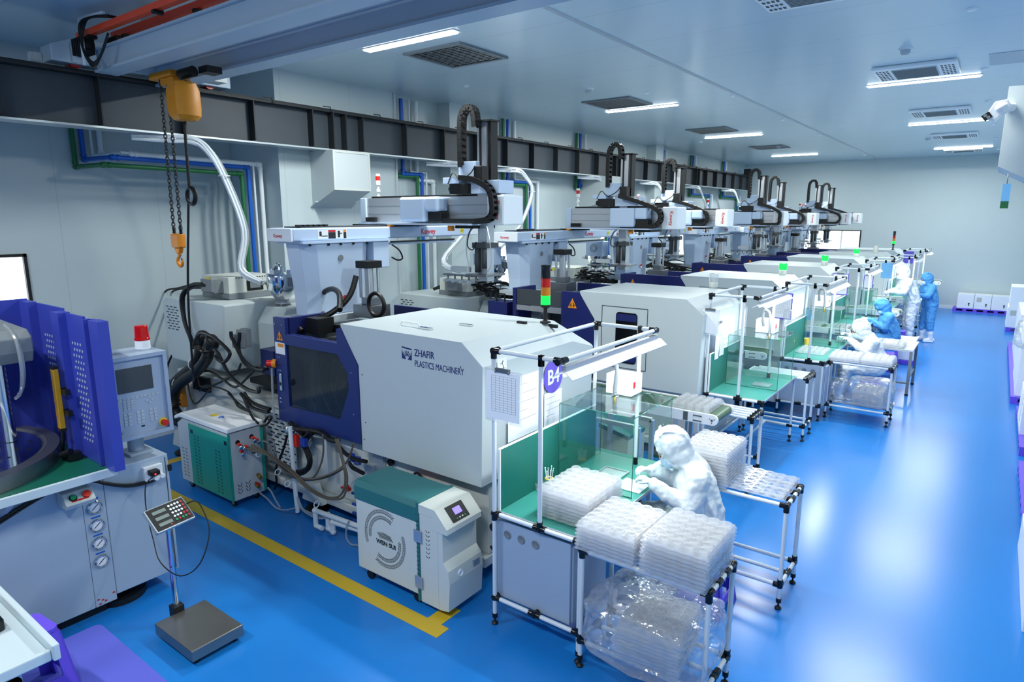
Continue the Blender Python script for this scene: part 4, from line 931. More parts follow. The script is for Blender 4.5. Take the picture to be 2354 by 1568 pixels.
# small red and white signal lamps on the robots
def signal(x, y, z_, label, first=[None]):
    if first[0] is None:
        t = thing('signal_lamp', (x, y, z_), label, 'signal lamp', 'red and white signal lamps')
        b = MB(); b.lathe([(.03, 0), (.03, .01), (.012, .015), (.012, .05), (.026, .06), (.026, .09), (.014, .1), (.014, .14), (.03, .15), (.03, .205)], n=16); part('stem', b, 'floor_white', t)
        b = MB(); b.lathe([(.03, .2055), (.03, .26), (.0, .26)], n=16); part('red_lens', b, 'red', t)
        b = MB(); b.lathe([(.031, .2605), (.031, .29), (.0, .292)], n=16); part('cap', b, 'floor_white', t); first[0] = t; return t
    return dup(first[0], (x, y, z_), label)
signal(-6.6, 5.95, 3.285, 'red and white signal lamp left of the white air hood, on the nearest robot')
signal(-5.66, 9.45, 3.19, 'red and white signal lamp on the second robot')
signal(-6.05, 12.5, 3.18, 'red and white signal lamp on the third robot')
signal(-5.85, 15.95, 3.16, 'red and white signal lamp on the fourth robot')
signal(-5.8, 19.0, 3.14, 'red and white signal lamp on the fifth robot')
signal(-4.98, 21.4, 3.14, 'red and white signal lamp on the sixth robot')
signal(-5.35, 23.75, 3.14, 'red and white signal lamp on the farthest robot')

# stainless hopper loaders over the injection units
def hopper(x, y, label, first=[None]):
    if first[0] is None:
        t = thing('hopper_loader', (x, y, 1.72), label, 'hopper', 'stainless hopper loaders')
        b = MB(); b.lathe([(.06, .30), (.175, .46), (.178, .60), (.185, .602), (.185, .615), (.17, .64), (0, .66)], n=28); part('hopper_body', b, 'chrome', t)
        b = MB(); b.tube([(0, 0, .655), (-.01, 0, .72), (-.07, 0, .735), (-.12, 0, .67)], .028, 10); b.cyl((-.11, -.06, .62), (-.11, -.06, .70), .035, 14); b.cyl((.11, .05, .62), (.11, .05, .69), .045, 14); b.box(-.02, .06, -.14, -.06, .63, .69); part('suction_lid', b, 'chrome', t)
        b = MB(); b.box(-.24, -.17, -.03, .03, .5, .56); b.box(.17, .22, -.03, .03, .5, .6); b.cyl((-.32, 0, .50), (-.17, 0, .50), .022, 10); part('clamp', b, 'steel', t)
        b = MB(); b.lathe([(.062, .06), (.062, .29)], n=18); part('sight_glass', b, 'clear_part', t)
        b = MB()
        for a in range(4): b.cyl((.085 * cos(a * pi / 2 + .7), .085 * sin(a * pi / 2 + .7), .0), (.085 * cos(a * pi / 2 + .7), .085 * sin(a * pi / 2 + .7), .30), .008, 6)
        b.lathe([(.1, .28), (.1, .3), (.05, .3)], n=18); b.lathe([(.1, .0), (.1, .03), (.03, .03)], n=18); part('stand_rod', b, 'aluminium', t)
        b = MB(); b.lathe([(.03, -.42), (.04, 0)], n=12); part('feed_throat', b, 'steel', t)
        b = MB(); b.box(-.2, -.12, -.05, .02, .08, .16); b.tube([(-.16, -.02, .08), (-.1, -.08, .02), (-.02, -.1, .1), (-.06, -.08, .18), (-.13, -.05, .12)], .006, 5); part('sensor', b, 'black', t); first[0] = t; return t
    return dup(first[0], (x, y, 1.72), label)
hopper(-6.86, 4.6, 'shiny stainless hopper loader on the nearest machine left of the robot column')
hopper(-6.45, 8.24, 'stainless hopper loader on the second machine behind the nearest robot gripper')
hopper(-6.26, 11.2, 'stainless hopper loader on the third machine')
hopper(-6.26, 14.55, 'stainless hopper loader on the fourth machine')
hopper(-6.18, 17.65, 'stainless hopper loader on the fifth machine')
hopper(-5.94, 20.05, 'stainless hopper loader on the sixth machine')
def controller(x, y, label, first=[None]):
    if first[0] is None:
        t = thing('heater_controller', (x, y, 2.042), label, 'controller', 'heater control boxes')
        b = MB(); b.box(-.62, 0, 0, .62, .0, .07); part('base_tray', b, 'mid_grey', t, bev=.006)
        b = MB(); b.box(-.6, -.004, .004, .616, .0705, .27); part('housing', b, 'beige', t, bev=.006)
        b = MB(); b.box(-.0039, .006, .24, .46, .09, .22); part('display_frame', b, 'black', t, bev=.004)
        b = MB(); b.box(.0062, .009, .28, .42, .12, .19); part('display', b, 'mid_grey', t)
        b = MB()
        for i in range(12): b.box(-.0035, -.001, .1 + i * .035, .12 + i * .035, .25, .262)
        part('vent_slot', b, 'dark_grey', t)
        b = MB(); b.box(-.32, -.12, -.12, .003, .08, .22); b.box(-.34, -.10, -.16, -.12, .1, .25); part('connector', b, 'mid_grey', t, bev=.006)
        b = MB(); b.box(-.5, -.4, -.0035, .0035, .19, .25); part('yellow_sticker', b, 'label_yellow', t); first[0] = t; return t
    return dup(first[0], (x, y, 2.042), label)
controller(-7.35, 4.2, 'beige heater control box with dark display on the nearest machine')
controller(-6.62, 7.75, 'beige heater control box on the second machine').location.z = 1.782
controller(-6.5, 10.75, 'beige heater control box on the third machine behind the tower lamp').location.z = 1.782

# cable bundles on the injection units of machines 2 to 5
for (mx, my), lb_ in zip(((-2.89, 7.44), (-2.70, 10.40), (-2.70, 13.75), (-2.62, 16.85)), ('second', 'third', 'fourth', 'fifth')):
    t = thing('cable_harness', (mx - 3.6, my + .3, 1.79), 'tangle of black cables on top of the %s machine' % lb_, 'cables', 'cable tangles')
    rnd = random.Random(int(my * 10))
    for i in range(9):
        b = MB(); a = rnd.uniform(-.5, .4); c = rnd.uniform(.0, .9); e = rnd.uniform(.5, 1.2); f = rnd.uniform(0, .5)
        b.tube([(a - .5, c * .3, .05), (a - .2, c * .4, .10 + .16 * rnd.random()), (a + .1, c * .6, .2 * rnd.random() + .06), (a + e * .6, c * .5 + f * .4, .05 + .1 * rnd.random()), (a + e, f, .03)], .014, 6); part('cable', b, 'black', t)
    b = MB()
    for i in range(6): b.box(.1 + i * .09, .16 + i * .09, .15, .32, .0, .06 + .03 * (i % 2))
    part('terminal', b, 'runway_dark', t)

# tower lamp of the nearest machine and the beacons of the others
def tower(x, y, z_, label, s=1., lit=True):
    t = thing('tower_lamp', (x, y, z_), label, 'tower lamp'); r = .045 * s
    b = MB(); b.lathe([(.05, 0), (.05, .012), (.022, .02), (.018, .03), (.018, .13), (.035, .14), (r, .15), (r, .17)], n=20); part('stand', b, 'black', t)
    h = .17
    for nm, m_, hh in (('green_lens', 'green_glow', .085), ('amber_lens', 'amber_lens', .08), ('red_lens', 'red_lens', .08)):
        b = MB(); b.lathe([(0, h + .001), (r, h + .001), (r * .97, h + hh - .008), (r * 1.02, h + hh - .006), (r * 1.02, h + hh - .001), (0, h + hh - .001)], n=24); part(nm, b, m_, t); h += hh
    b = MB(); b.lathe([(0, h + .001), (r, h + .001), (r, h + .02), (r * .96, h + .022), (r * .96, h + .1), (r, h + .105), (r, h + .12), (0, h + .125)], n=24); part('buzzer', b, 'black_gloss', t)
    return t
tower(-3.31, 4.98, 2.065, 'black, red, amber and lit green tower lamp on the nearest white machine')
tower(-2.45, 21.9, 2.065, 'small green lit tower lamp on the farthest machine', .8)
def beacon(x, y, label, lit, m_='green_glow_core'):
    t = thing('beacon_lamp', (x, y, 2.065), label, 'beacon')
    part('base', MB().lathe([(.055, 0), (.06, .015), (.06, .07), (.055, .08), (0, .08)], n=18), 'beige', t)
    part('lens', MB().lathe([(.0, .081), (.062, .081), (.06, .16), (.055, .19), (0, .2)], n=18), m_, t)
    if lit: part('lit_rim', MB().lathe([(.064, .085), (.066, .16), (.058, .196)], n=18), 'green_glow', t)
    return t
beacon(-3.12, 8.9, 'clear unlit round beacon on the second machine', False, 'clear_part')
beacon(-2.86, 11.5, 'green lit beacon on the third machine', True)
beacon(-2.77, 14.3, 'green lit beacon on the fourth machine', True)
beacon(-2.72, 17.6, 'green lit beacon on the fifth machine', True)
beacon(-2.61, 19.8, 'small beige unlit beacon on the sixth machine', False, 'beige')

# ================================================================== PIPE-FRAME BENCHES AND TABLES
PR = .0165
def pipe_part(parent, a, c, name='pipe', r=PR):
    return part(name, MB().cyl(a, c, r, 12), 'tube_white', parent)
def conn(parent, p, dirs, L=.05):
    b = MB(); p = Vector(p)
    for d in dirs:
        d = Vector(d); b.cyl(p - d * .018, p + d * L, PR * 1.35, 12)
    b.ball(p, PR * 1.5, 10, 6)
    return part('connector', b, 'black_gloss', parent)
def leg(parent, x, y, top, r=PR):
    l = part('leg', MB().cyl((x, y, .055), (x, y, top), r, 12), 'tube_white', parent)
    part('foot', MB().lathe([(0, 0), (.024, 0), (.026, .01), (.015, .022), (.007, .026), (.007, .05), (.02, .055), (.021, .09), (.0, .09)], (x, y, 0), 14), 'black', l)
    return l
def pipe_table(x0, x1, y0, y1, h, label, n=4, group=None, low=.2, end='right'):
    """table whose top and lower shelf are rows of pipes running along x"""
    t = thing('pipe_table', ((x0 + x1) / 2, (y0 + y1) / 2, 0), label, 'table', group); ox, oy = (x0 + x1) / 2, (y0 + y1) / 2
    a, c, d, e = x0 - ox, x1 - ox, y0 - oy, y1 - oy
    for x, y in ((a, d), (c, d), (a, e), (c, e)): leg(t, x, y, h)
    for i in range(n):
        y = d + (e - d) * i / (n - 1)
        pipe_part(t, (a, y, h), (c, y, h), 'top_pipe')
        conn(t, (c, y, h), [(-1, 0, 0), (0, 1 if i < n - 1 else -1, 0)] + ([(0, 0, -1)] if i in (0, n - 1) else []))
        if i in (0, n - 1): conn(t, (a, y, h), [(1, 0, 0), (0, 1 if i == 0 else -1, 0), (0, 0, -1)])
    for x in (a, c): pipe_part(t, (x, d, h), (x, e, h), 'cross_pipe'); pipe_part(t, (x, d, low), (x, e, low), 'cross_pipe')
    for i in range(3):
        y = d + (e - d) * i / 2; pipe_part(t, (a, y, low), (c, y, low), 'shelf_pipe')
        for x, s_ in ((a, 1), (c, -1)): conn(t, (x, y, low), [(s_, 0, 0)] + ([(0, 1 if i == 0 else -1, 0), (0, 0, 1)] if i != 1 else [(0, 1, 0), (0, -1, 0)]))
    return t
def bench_lamp(X, Y, L, zt, label, watts):
    t = thing('bench_lamp', (X, Y, zt - .055), label, 'lamp', 'bench lamps')
    b = MB(); b.box(-.012, .022, 0, L, -.004, .03); part('lamp_rail', b, 'aluminium', t)
    b = MB(); b.prism([(-.07, -.045), (-.01, -.005), (.03, -.005), (.085, -.05), (.083, -.055), (.028, -.012), (-.008, -.012), (-.068, -.05)], 'y', -.02, L + .04); part('reflector', b, 'floor_white', t)
    b = MB(); b.cyl((.008, .0, -.03), (.008, L, -.03), .011, 10); part('lamp_tube', b, 'bench_tube', t)
    area('lamp_light', (.008, L / 2, -.062), .07, L, watts, (.93, .98, 1), t)
    return t
def workbench(X0, Y0, label, zt=2.12, L=1.6, Wd=.73, fl=1.45, fw=.56, pole2=.40, cab=True, vents=3, low=.22):
    t = thing('workbench', (X0, Y0, 0), label, 'workbench', 'green topped packing benches'); h = .90
    leg(t, 0, 0, zt); leg(t, Wd, 0, h); leg(t, 0, L, h); leg(t, Wd, L, h)
    pipe_part(t, (0, 0, h), (Wd, 0, h), 'rail'); pipe_part(t, (0, L, h), (Wd, L, h), 'rail'); pipe_part(t, (0, 0, h), (0, L, h), 'rail'); pipe_part(t, (Wd, 0, h), (Wd, L, h), 'rail')
    pipe_part(t, (0, 0, low), (Wd, 0, low), 'rail'); pipe_part(t, (0, L, low), (Wd, L, low), 'rail'); pipe_part(t, (0, 0, low), (0, L, low), 'rail'); pipe_part(t, (Wd * .5, 0, low), (Wd * .5, L, low), 'rail')
    for p, d in (((0, 0, h), [(1, 0, 0), (0, 0, -1)]), ((Wd, 0, h), [(-1, 0, 0), (0, 0, -1)]), ((pole2, 0, h), [(0, 0, 1), (1, 0, 0), (-1, 0, 0)]), ((0, 0, low), [(1, 0, 0), (0, 1, 0)]), ((Wd, 0, low), [(-1, 0, 0), (0, 0, 1)]), ((Wd * .5, 0, low), [(1, 0, 0), (-1, 0, 0), (0, 1, 0)]), ((Wd, L, low), [(-1, 0, 0)])): conn(t, p, d)
    part('pole', MB().cyl((pole2, 0, h), (pole2, 0, zt), PR, 12), 'tube_white', t); part('pole', MB().cyl((pole2 + .02, fl, h + .02), (pole2 + .02, fl, zt), PR, 12), 'tube_white', t)
    part('pole', MB().cyl((0, fl, h), (0, fl, zt), PR, 12), 'tube_white', t)
    for a, c in (((0, 0, zt), (fw, 0, zt)), ((0, fl, zt), (fw, fl, zt)), ((0, 0, zt), (0, fl, zt)), ((fw, -.02, zt), (fw, fl + .03, zt))): pipe_part(t, a, c, 'top_bar')
    for p, d in (((0, 0, zt), [(1, 0, 0), (0, 1, 0), (0, 0, -1)]), ((pole2, 0, zt), [(0, 0, -1), (0, 0, -1)]), ((fw, 0, zt), [(0, -1, 0), (0, 1, 0), (-1, 0, 0)]), ((0, fl, zt), [(1, 0, 0), (0, -1, 0), (0, 0, -1)]), ((pole2 + .02, fl, zt), [(0, 0, -1)]), ((fw, fl, zt), [(-1, 0, 0), (0, -1, 0)]), ((pole2 + .02, fl, h + .03), [(0, 0, 1)])): conn(t, p, d, .055)
    b = MB(); b.box(-.01, Wd + .02, .02, L + .02, h + .001, h + .02); part('worktop', b, 'bench_green', t)
    b = MB(); b.box(-.014, Wd + .024, .012, .0195, h - .002, h + .022); b.box(Wd + .0205, Wd + .028, .012, L + .02, h - .002, h + .022); part('edge_strip', b, 'aluminium', t)
    b = MB(); b.box(.02, .035, .03, fl - .02, h + .022, 1.39); part('back_board', b, 'board_green', t)
    b = MB(); b.box(.018, .037, .02, .0295, h + .022, 1.395); b.box(.018, .037, .03, fl - .02, 1.3905, 1.397); part('board_trim', b, 'floor_white', t)
    bench_lamp(X0 + fw, Y0 + .02, fl - .02, zt - .012, 'lit lamp under the frame of the ' + label.split(' with')[0], BENCH_W)
    if cab:
        c = thing('electrical_cabinet', (X0 - .05, Y0 + .04, .22), 'grey cabinet with %d round vents under the %s' % (vents, label.split(' with')[0]), 'cabinet', 'grey cabinets under the benches')
        b = MB(); b.box(0, .68, 0, .52, 0, .62); part('body', b, 'panel_blue_grey', c, bev=.004)
        b = MB(); b.box(.681, .695, .02, .5, .01, .61); part('door', b, 'panel_blue_grey', c, bev=.003)
        for i in range(vents):
            b = MB(); b.lathe([(0, 0), (.025, -.001), (.03, -.004), (.034, 0)], (.14 + i * .125, -.002, .52), 16, 'y'); 
            b.v = [(v[0], v[1], v[2]) for v in b.v]; part('round_vent', b, 'mid_grey', c)
    return t
S1 = workbench(-2.745, 3.485, 'nearest packing bench with green top and hanging lamp')
S2 = workbench(-2.685, 7.60, 'second packing bench with empty green top', L=1.5, Wd=.68, fl=1.2, cab=False)
S3 = workbench(-2.49, 10.3, 'third packing bench with the white suited seated worker', zt=2.05, vents=4, fl=1.4, L=1.95, Wd=.6)
S4 = workbench(-2.49, 14.0, 'fourth packing bench with the blue suited seated worker', zt=2.04, fl=1.3, cab=False, Wd=.6)
S5 = workbench(-2.41, 17.0, 'fifth packing bench with the tall white suited worker', zt=2.03, fl=1.3, cab=False, Wd=.58)
S6 = workbench(-2.18, 19.4, 'sixth packing bench with its lamp behind the tall worker', zt=2.0, fl=1.2, cab=False, L=1.3)
S7 = workbench(-2.15, 21.8, 'farthest packing bench with a purple notice near the back wall', zt=2.06, fl=1.2, cab=False)

T1 = pipe_table(-1.985, -1.125, 3.46, 3.89, .865, 'nearest white pipe table carrying two tray stacks, black joints', 4)
T2 = pipe_table(-1.92, -1.07, 4.97, 5.42, .865, 'white pipe table behind the nearest worker carrying one tall tray stack', 4)
T3 = pipe_table(-2.66, -1.93, 6.98, 7.34, .875, 'white pipe roller table under the green belt conveyor', 5)
T4 = pipe_table(-2.66, -1.86, 9.20, 9.60, .875, 'white pipe roller table beyond the second packing bench', 6)
T5 = pipe_table(-1.85, -1.02, 10.58, 11.05, .865, 'white pipe table in front of the seated white suited worker', 4)

# grey steel table farther along the aisle
t = thing('steel_table', (-1.25, 13.2, 0), 'grey steel legged table with clear trays, beyond the wrapped bag', 'table')
b = MB(); b.box(-.45, .3, -.5, .5, .77, .80); part('table_top', b, 'light_grey', t)
for x, y in ((-.42, -.47), (.27, -.47), (-.42, .47), (.27, .47)):
    l = part('leg', MB().box(x - .022, x + .022, y - .022, y + .022, .03, .77), 'mid_grey', t); part('foot', MB().box(x - .026, x + .026, y - .026, y + .026, 0, .03), 'black', l)
for x in (-.42, .27): part('cross_bar', MB().box(x - .012, x + .012, -.45, .45, .28, .31), 'mid_grey', t)
part('cross_bar', MB().box(-.4, .25, -.485, -.46, .2, .23), 'mid_grey', t)

# ------------------------------------------------------------------ belt conveyors
def conveyor(x0, x1, y0, y1, z_, label):
    t = thing('belt_conveyor', (x1, y0, 0), label, 'conveyor', 'belt conveyors beside the machines'); L = x1 - x0; Wd = y1 - y0; r = .043
    prof = [(-L, z_ - r), (-L, z_)] + [(-r + r * sin(a), z_ - r + r * cos(a)) for a in [k * pi / 10 for k in range(11)]] 
    b = MB(); b.prism(prof + [(-L, z_ - 2 * r)], 'y', .035, Wd - .035); part('belt', b, 'belt_green', t)
    for s_, y_ in ((0, 0), (1, Wd - .03)):
        b = MB(); q = [(-L, z_ - .095), (-L, z_ + .012)] + [(-.045 + .058 * sin(a), z_ - .043 + .058 * cos(a)) for a in [k * pi / 8 for k in range(9)]]
        b.prism(q, 'y', y_, y_ + .03); part('side_rail', b, 'floor_white', t, bev=.003)
    b = MB(); b.cyl((-.05, -.004, z_ - .045), (-.05, .0, z_ - .045), .012, 12)
    for a in (.5, 2.6, 4.7): b.cyl((-.05 + .028 * cos(a), -.003, z_ - .045 + .028 * sin(a)), (-.05 + .028 * cos(a), 0, z_ - .045 + .028 * sin(a)), .006, 8)
    for zz in (-.02, -.075):
        b.box(-.24, -.17, -.003, -.0002, z_ + zz - .006, z_ + zz + .006); b.cyl((-.245, -.006, z_ + zz), (-.245, 0, z_ + zz), .008, 8); b.cyl((-.165, -.006, z_ + zz), (-.165, 0, z_ + zz), .008, 8)
    b.box(-.36, -.31, -.004, 0, z_ - .09, z_ + .005); part('fitting', b, 'steel', t)
    for x_ in (-.45, -L + .3):
        for y_ in (.02, Wd - .02):
            l = part('leg', MB().box(x_ - .02, x_ + .02, y_ - .02, y_ + .02, .02, z_ - .10), 'aluminium', t); part('foot', MB().box(x_ - .025, x_ + .025, y_ - .025, y_ + .025, 0, .02), 'black', l)
    part('cross_bar', MB().box(-.47, -.43, .0, Wd, .3, .34), 'aluminium', t)
    return t
conveyor(-4.3, -2.13, 6.42, 6.93, 1.0, 'green belt conveyor between the first two machines carrying a clear tray')
conveyor(-4.0, -2.62, 9.95, 10.4, 1.0, 'belt conveyor end seen through the glass box of the second bench')
conveyor(-3.9, -2.0, 13.1, 13.6, .98, 'belt conveyor behind the seated white suited worker')
conveyor(-3.9, -1.55, 16.1, 16.6, 1.0, 'pale belt conveyor behind the seated blue suited worker')
conveyor(-3.6, -1.75, 18.75, 19.15, 1.0, 'pale belt conveyor behind the tall white suited worker')
conveyor(-3.4, -1.30, 24.1, 24.6, 1.03, 'farthest belt conveyor above the blue suited standing worker')

# ------------------------------------------------------------------ clear blister trays
def tray_mesh(nx=5, ny=6, W_=.42, D=.50, depth=.045, rr=.032):
    b = MB(); cx, cy = W_ / nx * .96, D / ny * .96; N = 12
    ox, oy = -cx * nx / 2, -cy * ny / 2
    for i in range(nx):
        for j in range(ny):
            x = ox + (i + .5) * cx; y = oy + (j + .5) * cy; vs = []
            for k in range(N):
                a = 2 * pi * (k + .5) / N; m_ = max(abs(cos(a)), abs(sin(a))); vs.append((x + cos(a) / m_ * cx / 2, y + sin(a) / m_ * cy / 2, depth))
            for r, z_ in ((rr * 1.15, depth), (rr * 1.08, depth + .012), (rr * .92, depth + .012), (rr * .82, .004), (rr * .55, 0), (rr * .5, .012), (.0001, .013)):
                for k in range(N): a = 2 * pi * (k + .5) / N; vs.append((x + r * cos(a), y + r * sin(a), z_))
            b.add(vs, [(q * N + k, q * N + (k + 1) % N, (q + 1) * N + (k + 1) % N, (q + 1) * N + k) for q in range(7) for k in range(N)], True)
    n = 96; rings = []
    for s_, z_ in ((1.0, depth), (1.02, .012), (1.045, .012), (1.06, .02)):
        rg = []
        for k in range(n):
            t = k / n * 4; e = int(t) % 4; f = t - int(t)
            hx, hy = W_ / 2 * .96 * s_, D / 2 * .96 * s_
            p = [(-hx + 2 * hx * f, -hy), (hx, -hy + 2 * hy * f), (hx - 2 * hx * f, hy), (-hx, hy - 2 * hy * f)][e]
            wv = 1 + (.012 * sin(f * pi * 10) if s_ > 1.0 else 0)
            rg.append((p[0] * wv, p[1] * wv, z_ + (.012 * abs(sin(f * pi * (nx if e % 2 == 0 else ny))) ** .5 if s_ > 1.05 else 0)))
        rings += rg
    b.add(rings, [(q * n + k, q * n + (k + 1) % n, (q + 1) * n + (k + 1) % n, (q + 1) * n + k) for q in range(3) for k in range(n)], True)
    return b.data('blister_tray', 'tray_plastic')
TRAY = tray_mesh(); TRAY_SMALL = tray_mesh(5, 6, .38, .46, .04, .03)
def tray(x, y, z_, label, group, me=None, rz=0., sc=(1, 1, 1)):
    o = bpy.data.objects.new('blister_tray', me or TRAY); COL.objects.link(o); o.location = (x, y, z_); o.rotation_euler = (0, 0, rz); o.scale = sc
    return tag(o, label, 'tray', group)
def stack(x, y, z_, n, where, group, step=.026, me=None, rz=0., sc=(1, 1, 1)):
    rnd = random.Random(int(abs(x * 100 + y * 1000)))
    for i in range(n):
        lb = 'topmost clear tray of the stack ' + where if i == n - 1 else 'clear tray below the top of the stack ' + where
        tray(x + rnd.uniform(-.006, .006), y + rnd.uniform(-.006, .006), z_ + i * step, lb, group, me, rz + rnd.uniform(-.012, .012), sc)
stack(-2.235, 3.85, .922, 8, 'on the nearest green bench', 'trays stacked on the nearest green bench', sc=(1, 1, 1))
stack(-1.80, 3.66, .884, 7, 'at the left of the nearest pipe table', 'trays at the left of the nearest pipe table', sc=(1.0, 1, 1))
stack(-1.335, 3.64, .884, 9, 'at the right of the nearest pipe table', 'trays at the right of the nearest pipe table', sc=(1.0, 1, 1))
stack(-1.72, 5.18, .884, 11, 'behind the nearest worker', 'trays stacked behind the nearest worker', sc=(.93, 1, 1))
tray(-1.32, 5.24, .884, 'single brightly lit blister tray at the aisle end of the second pipe table', None, sc=(1.08, 1, .7))
# on the conveyor, benches and farther tables
tray(-2.45, 6.68, 1.002, 'clear tray of small parts riding on the green belt conveyor', None, TRAY, 0, (1.1, .92, 1.3))
tray(-2.16, 10.95, .923, 'clear tray in front of the seated white suited worker', None)
stack(-1.66, 10.83, .884, 3, 'at the left of the third pipe table', 'trays at the left of the third table')
stack(-1.23, 10.83, .884, 3, 'at the right of the third pipe table', 'trays at the right of the third table')
stack(-1.33, 12.98, .802, 2, 'on the grey steel table', 'trays on the grey steel table', sc=(1.1, 1, 1))
for i in range(3): tray(-3.05 + .46 * i - .1, 13.35, .982, 'clear tray on the conveyor behind the seated white worker, %s' % ('farthest left', 'middle of three', 'nearest the aisle')[i], None, TRAY_SMALL)
tray(-2.2, 16.35, 1.002, 'clear tray on the pale conveyor behind the blue seated worker', None, TRAY_SMALL)

# ------------------------------------------------------------------ clear bags round tray stacks
def bag(x, y, z_, sx, sy, sz, label, seed, name='plastic_bag', m_='bag_plastic', e=.38, rz=0.):
    n, m = 64, 40; vs = []
    for j in range(m + 1):
        th = pi * j / m
        for k in range(n):
            ph = 2 * pi * k / n
            f = lambda v: math.copysign(abs(v) ** e, v)
            p = Vector((f(sin(th)) * f(cos(ph)) * sx, f(sin(th)) * f(sin(ph)) * sy, f(cos(th)) * sz))
            q = p * 4.2 + Vector((seed, seed * 1.3, 0)); d = .96 + .10 * noise.noise(q) + .13 * abs(noise.noise(q * 1.9)) - .06 * abs(noise.noise(q * 4.5))
            if p.z < -sz * .7: d = 1 + .18 * noise.noise(q * .7) + .06
            vs.append((p.x * d, p.y * d, p.z * (1 + .04 * noise.noise(q)) + sz))
    fs = [(j * n + k, (j + 1) * n + k, (j + 1) * n + (k + 1) % n, j * n + (k + 1) % n) for j in range(m) for k in range(n)]
    o = single(name, MB().add(vs, fs, False), m_, label, 'bag', None, loc=(x, y, z_), world=False); o.rotation_euler = (0, 0, rz); return o
bag(-1.52, 3.62, .222, .42, .33, .20, 'crumpled clear plastic bag round trays on the lower shelf of the nearest pipe table', 1.0)
stack(-1.50, 3.64, .24, 9, 'bagged under the nearest pipe table', 'bagged trays under the nearest pipe table', rz=.1)
bag(-1.30, 10.83, .222, .32, .27, .21, 'clear plastic bag of stacked trays under the third pipe table', 5.0)
stack(-1.30, 10.83, .24, 9, 'bagged under the third pipe table', 'bagged trays under the third pipe table')
bag(-1.74, 10.9, .222, .13, .22, .16, 'smaller purple tinted clear bag beside the big bag under the third table', 9.0)
bag(.75, 12.6, 1.05, .38, .35, .22, 'crumpled clear plastic bag hanging over cartons at the right edge', 13.0)

# ------------------------------------------------------------------ things on and round the benches
def glass_box(x0, x1, y0, y1, z1, label):
    z0 = .9225; t = thing('glass_box', (x0, y0, z0), label, 'glass cover', 'glass covers on the benches')
    w, d, h = x1 - x0, y1 - y0, z1 - z0; g = .005
    for nm, bx in (('top_pane', (0, w, 0, d, h, h + g)), ('side_pane', (0, w, 0, g, 0, h)), ('side_pane', (0, w, d - g, d, 0, h)), ('back_pane', (0, g, g, d - g, 0, h))):
        part(nm, MB().box(*bx), 'glass', t)
    b = MB(); e = .0035
    for p, q in (((0, 0, h), (w, 0, h)), ((w, 0, h), (w, d, h)), ((0, d, h), (w, d, h)), ((0, 0, h), (0, d, h)), ((w, 0, 0), (w, 0, h)), ((w, d, 0), (w, d, h)), ((0, 0, 0), (0, 0, h)), ((0, d, 0), (0, d, h)), ((0, 0, .002), (w, 0, .002))): b.cyl(p, q, e, 6)
    part('glass_edge', b, 'glass_edge', t)
    return t
glass_box(-2.69, -2.03, 4.27, 4.97, 1.56, 'glass box without a front on the nearest green bench')
glass_box(-2.62, -1.985, 8.15, 8.84, 1.56, 'empty glass box on the second green bench')
glass_box(-2.44, -1.91, 11.5, 12.05, 1.54, 'glass box in front of the seated white suited worker')
glass_box(-2.44, -1.93, 15.0, 15.5, 1.54, 'glass box on the fourth bench near the blue suited seated worker')
def ionizer(x, y, z_, label, bend):
    t = thing('air_ionizer', (x, y, z_), label, 'device', 'white boxes on the glass covers')
    part('housing', MB().box(-.12, .12, -.1, .1, 0, .17), 'floor_white', t, bev=.006)
    b = MB(); b.box(.1205, .125, -.07, -.04, .07, .12); part('power_switch', b, 'red', t)
    b = MB()
    if bend: pth = [(-.02, -.11, .1), (-.03, -.13, .24), (0, -.15, .30), (.06, -.17, .27), (.08, -.18, .12), (.08, -.18, .01)]
    else: pth = [(.0, -.15, .27), (.005, -.15, .2), (-.005, -.15, .08), (-.005, -.15, .01)]
    P = spline(pth, 10); L = len(P) - 1; b.tube(P, lambda t_: .016 + (.0025 if int(round(t_ * L)) % 2 else 0), 10, False); part('gooseneck', b, 'mid_grey', t)
    b = MB(); e = pth[-1]; b.lathe([(.03, 0), (.034, .004), (.03, .008)], (e[0], e[1], 0), 16); part('collar', b, 'chrome', t)
    b = MB(); b.cyl((e[0], e[1], -.006), (e[0], e[1], -.07), .013, 10); part('nozzle', b, 'sensor_yellow', t)
    return t
ionizer(-2.42, 4.86, 1.567, 'white box with red switch and upright grey gooseneck on the nearest glass box', False)
ionizer(-2.28, 8.62, 1.567, 'white box with bent grey gooseneck on the second glass box', True)
ionizer(-2.28, 11.85, 1.547, 'white box with arched gooseneck on the third glass box', True)
def clipboard(x0, x1, y, z0, z1, label, m_='paper', frame='clear_part', sag=0., lines=True):
    t = thing('clipboard', ((x0 + x1) / 2, y, z1), label, 'clipboard', 'clipboards hanging from the bench frames'); w = (x1 - x0) / 2; h = z1 - z0
    part('board', MB().box(-w, w, 0, .004, -h, 0), frame, t)
    part('sheet', MB().box(-w + .015, w - .015, -.0015, -.0002, -h + .02, -.015), m_, t)
    b = MB(); b.box(-.06, .06, -.012, .008, -.015, .012); b.tube([(-.055, -.013, -.02), (-.055, -.013, 0)], .006, 6, False).tube([(.055, -.013, -.02), (.055, -.013, 0)], .006, 6, False); part('clip', b, 'steel', t)
    b = MB(); b.tube([(0, 0, .012), (.008, 0, .03), (-.005, 0, .045), (.004, 0, .07)], .003, 5); part('hook', b, 'steel', t)
    if lines:
        b = MB(); n = 16
        for i in range(n): b.box(-w * .62 + 0, w * .72, -.0022, -.0016, -h * .12 - i * h * .045, -h * .12 - i * h * .045 + .0012)
        for i in range(7): b.box(-w * .62 + i * w * .22, -w * .62 + i * w * .22 + .0012, -.0022, -.0016, -h * .12 - (n - 1) * h * .045, -h * .12)
        part('printed_table', b, 'mid_grey', t)
    return t
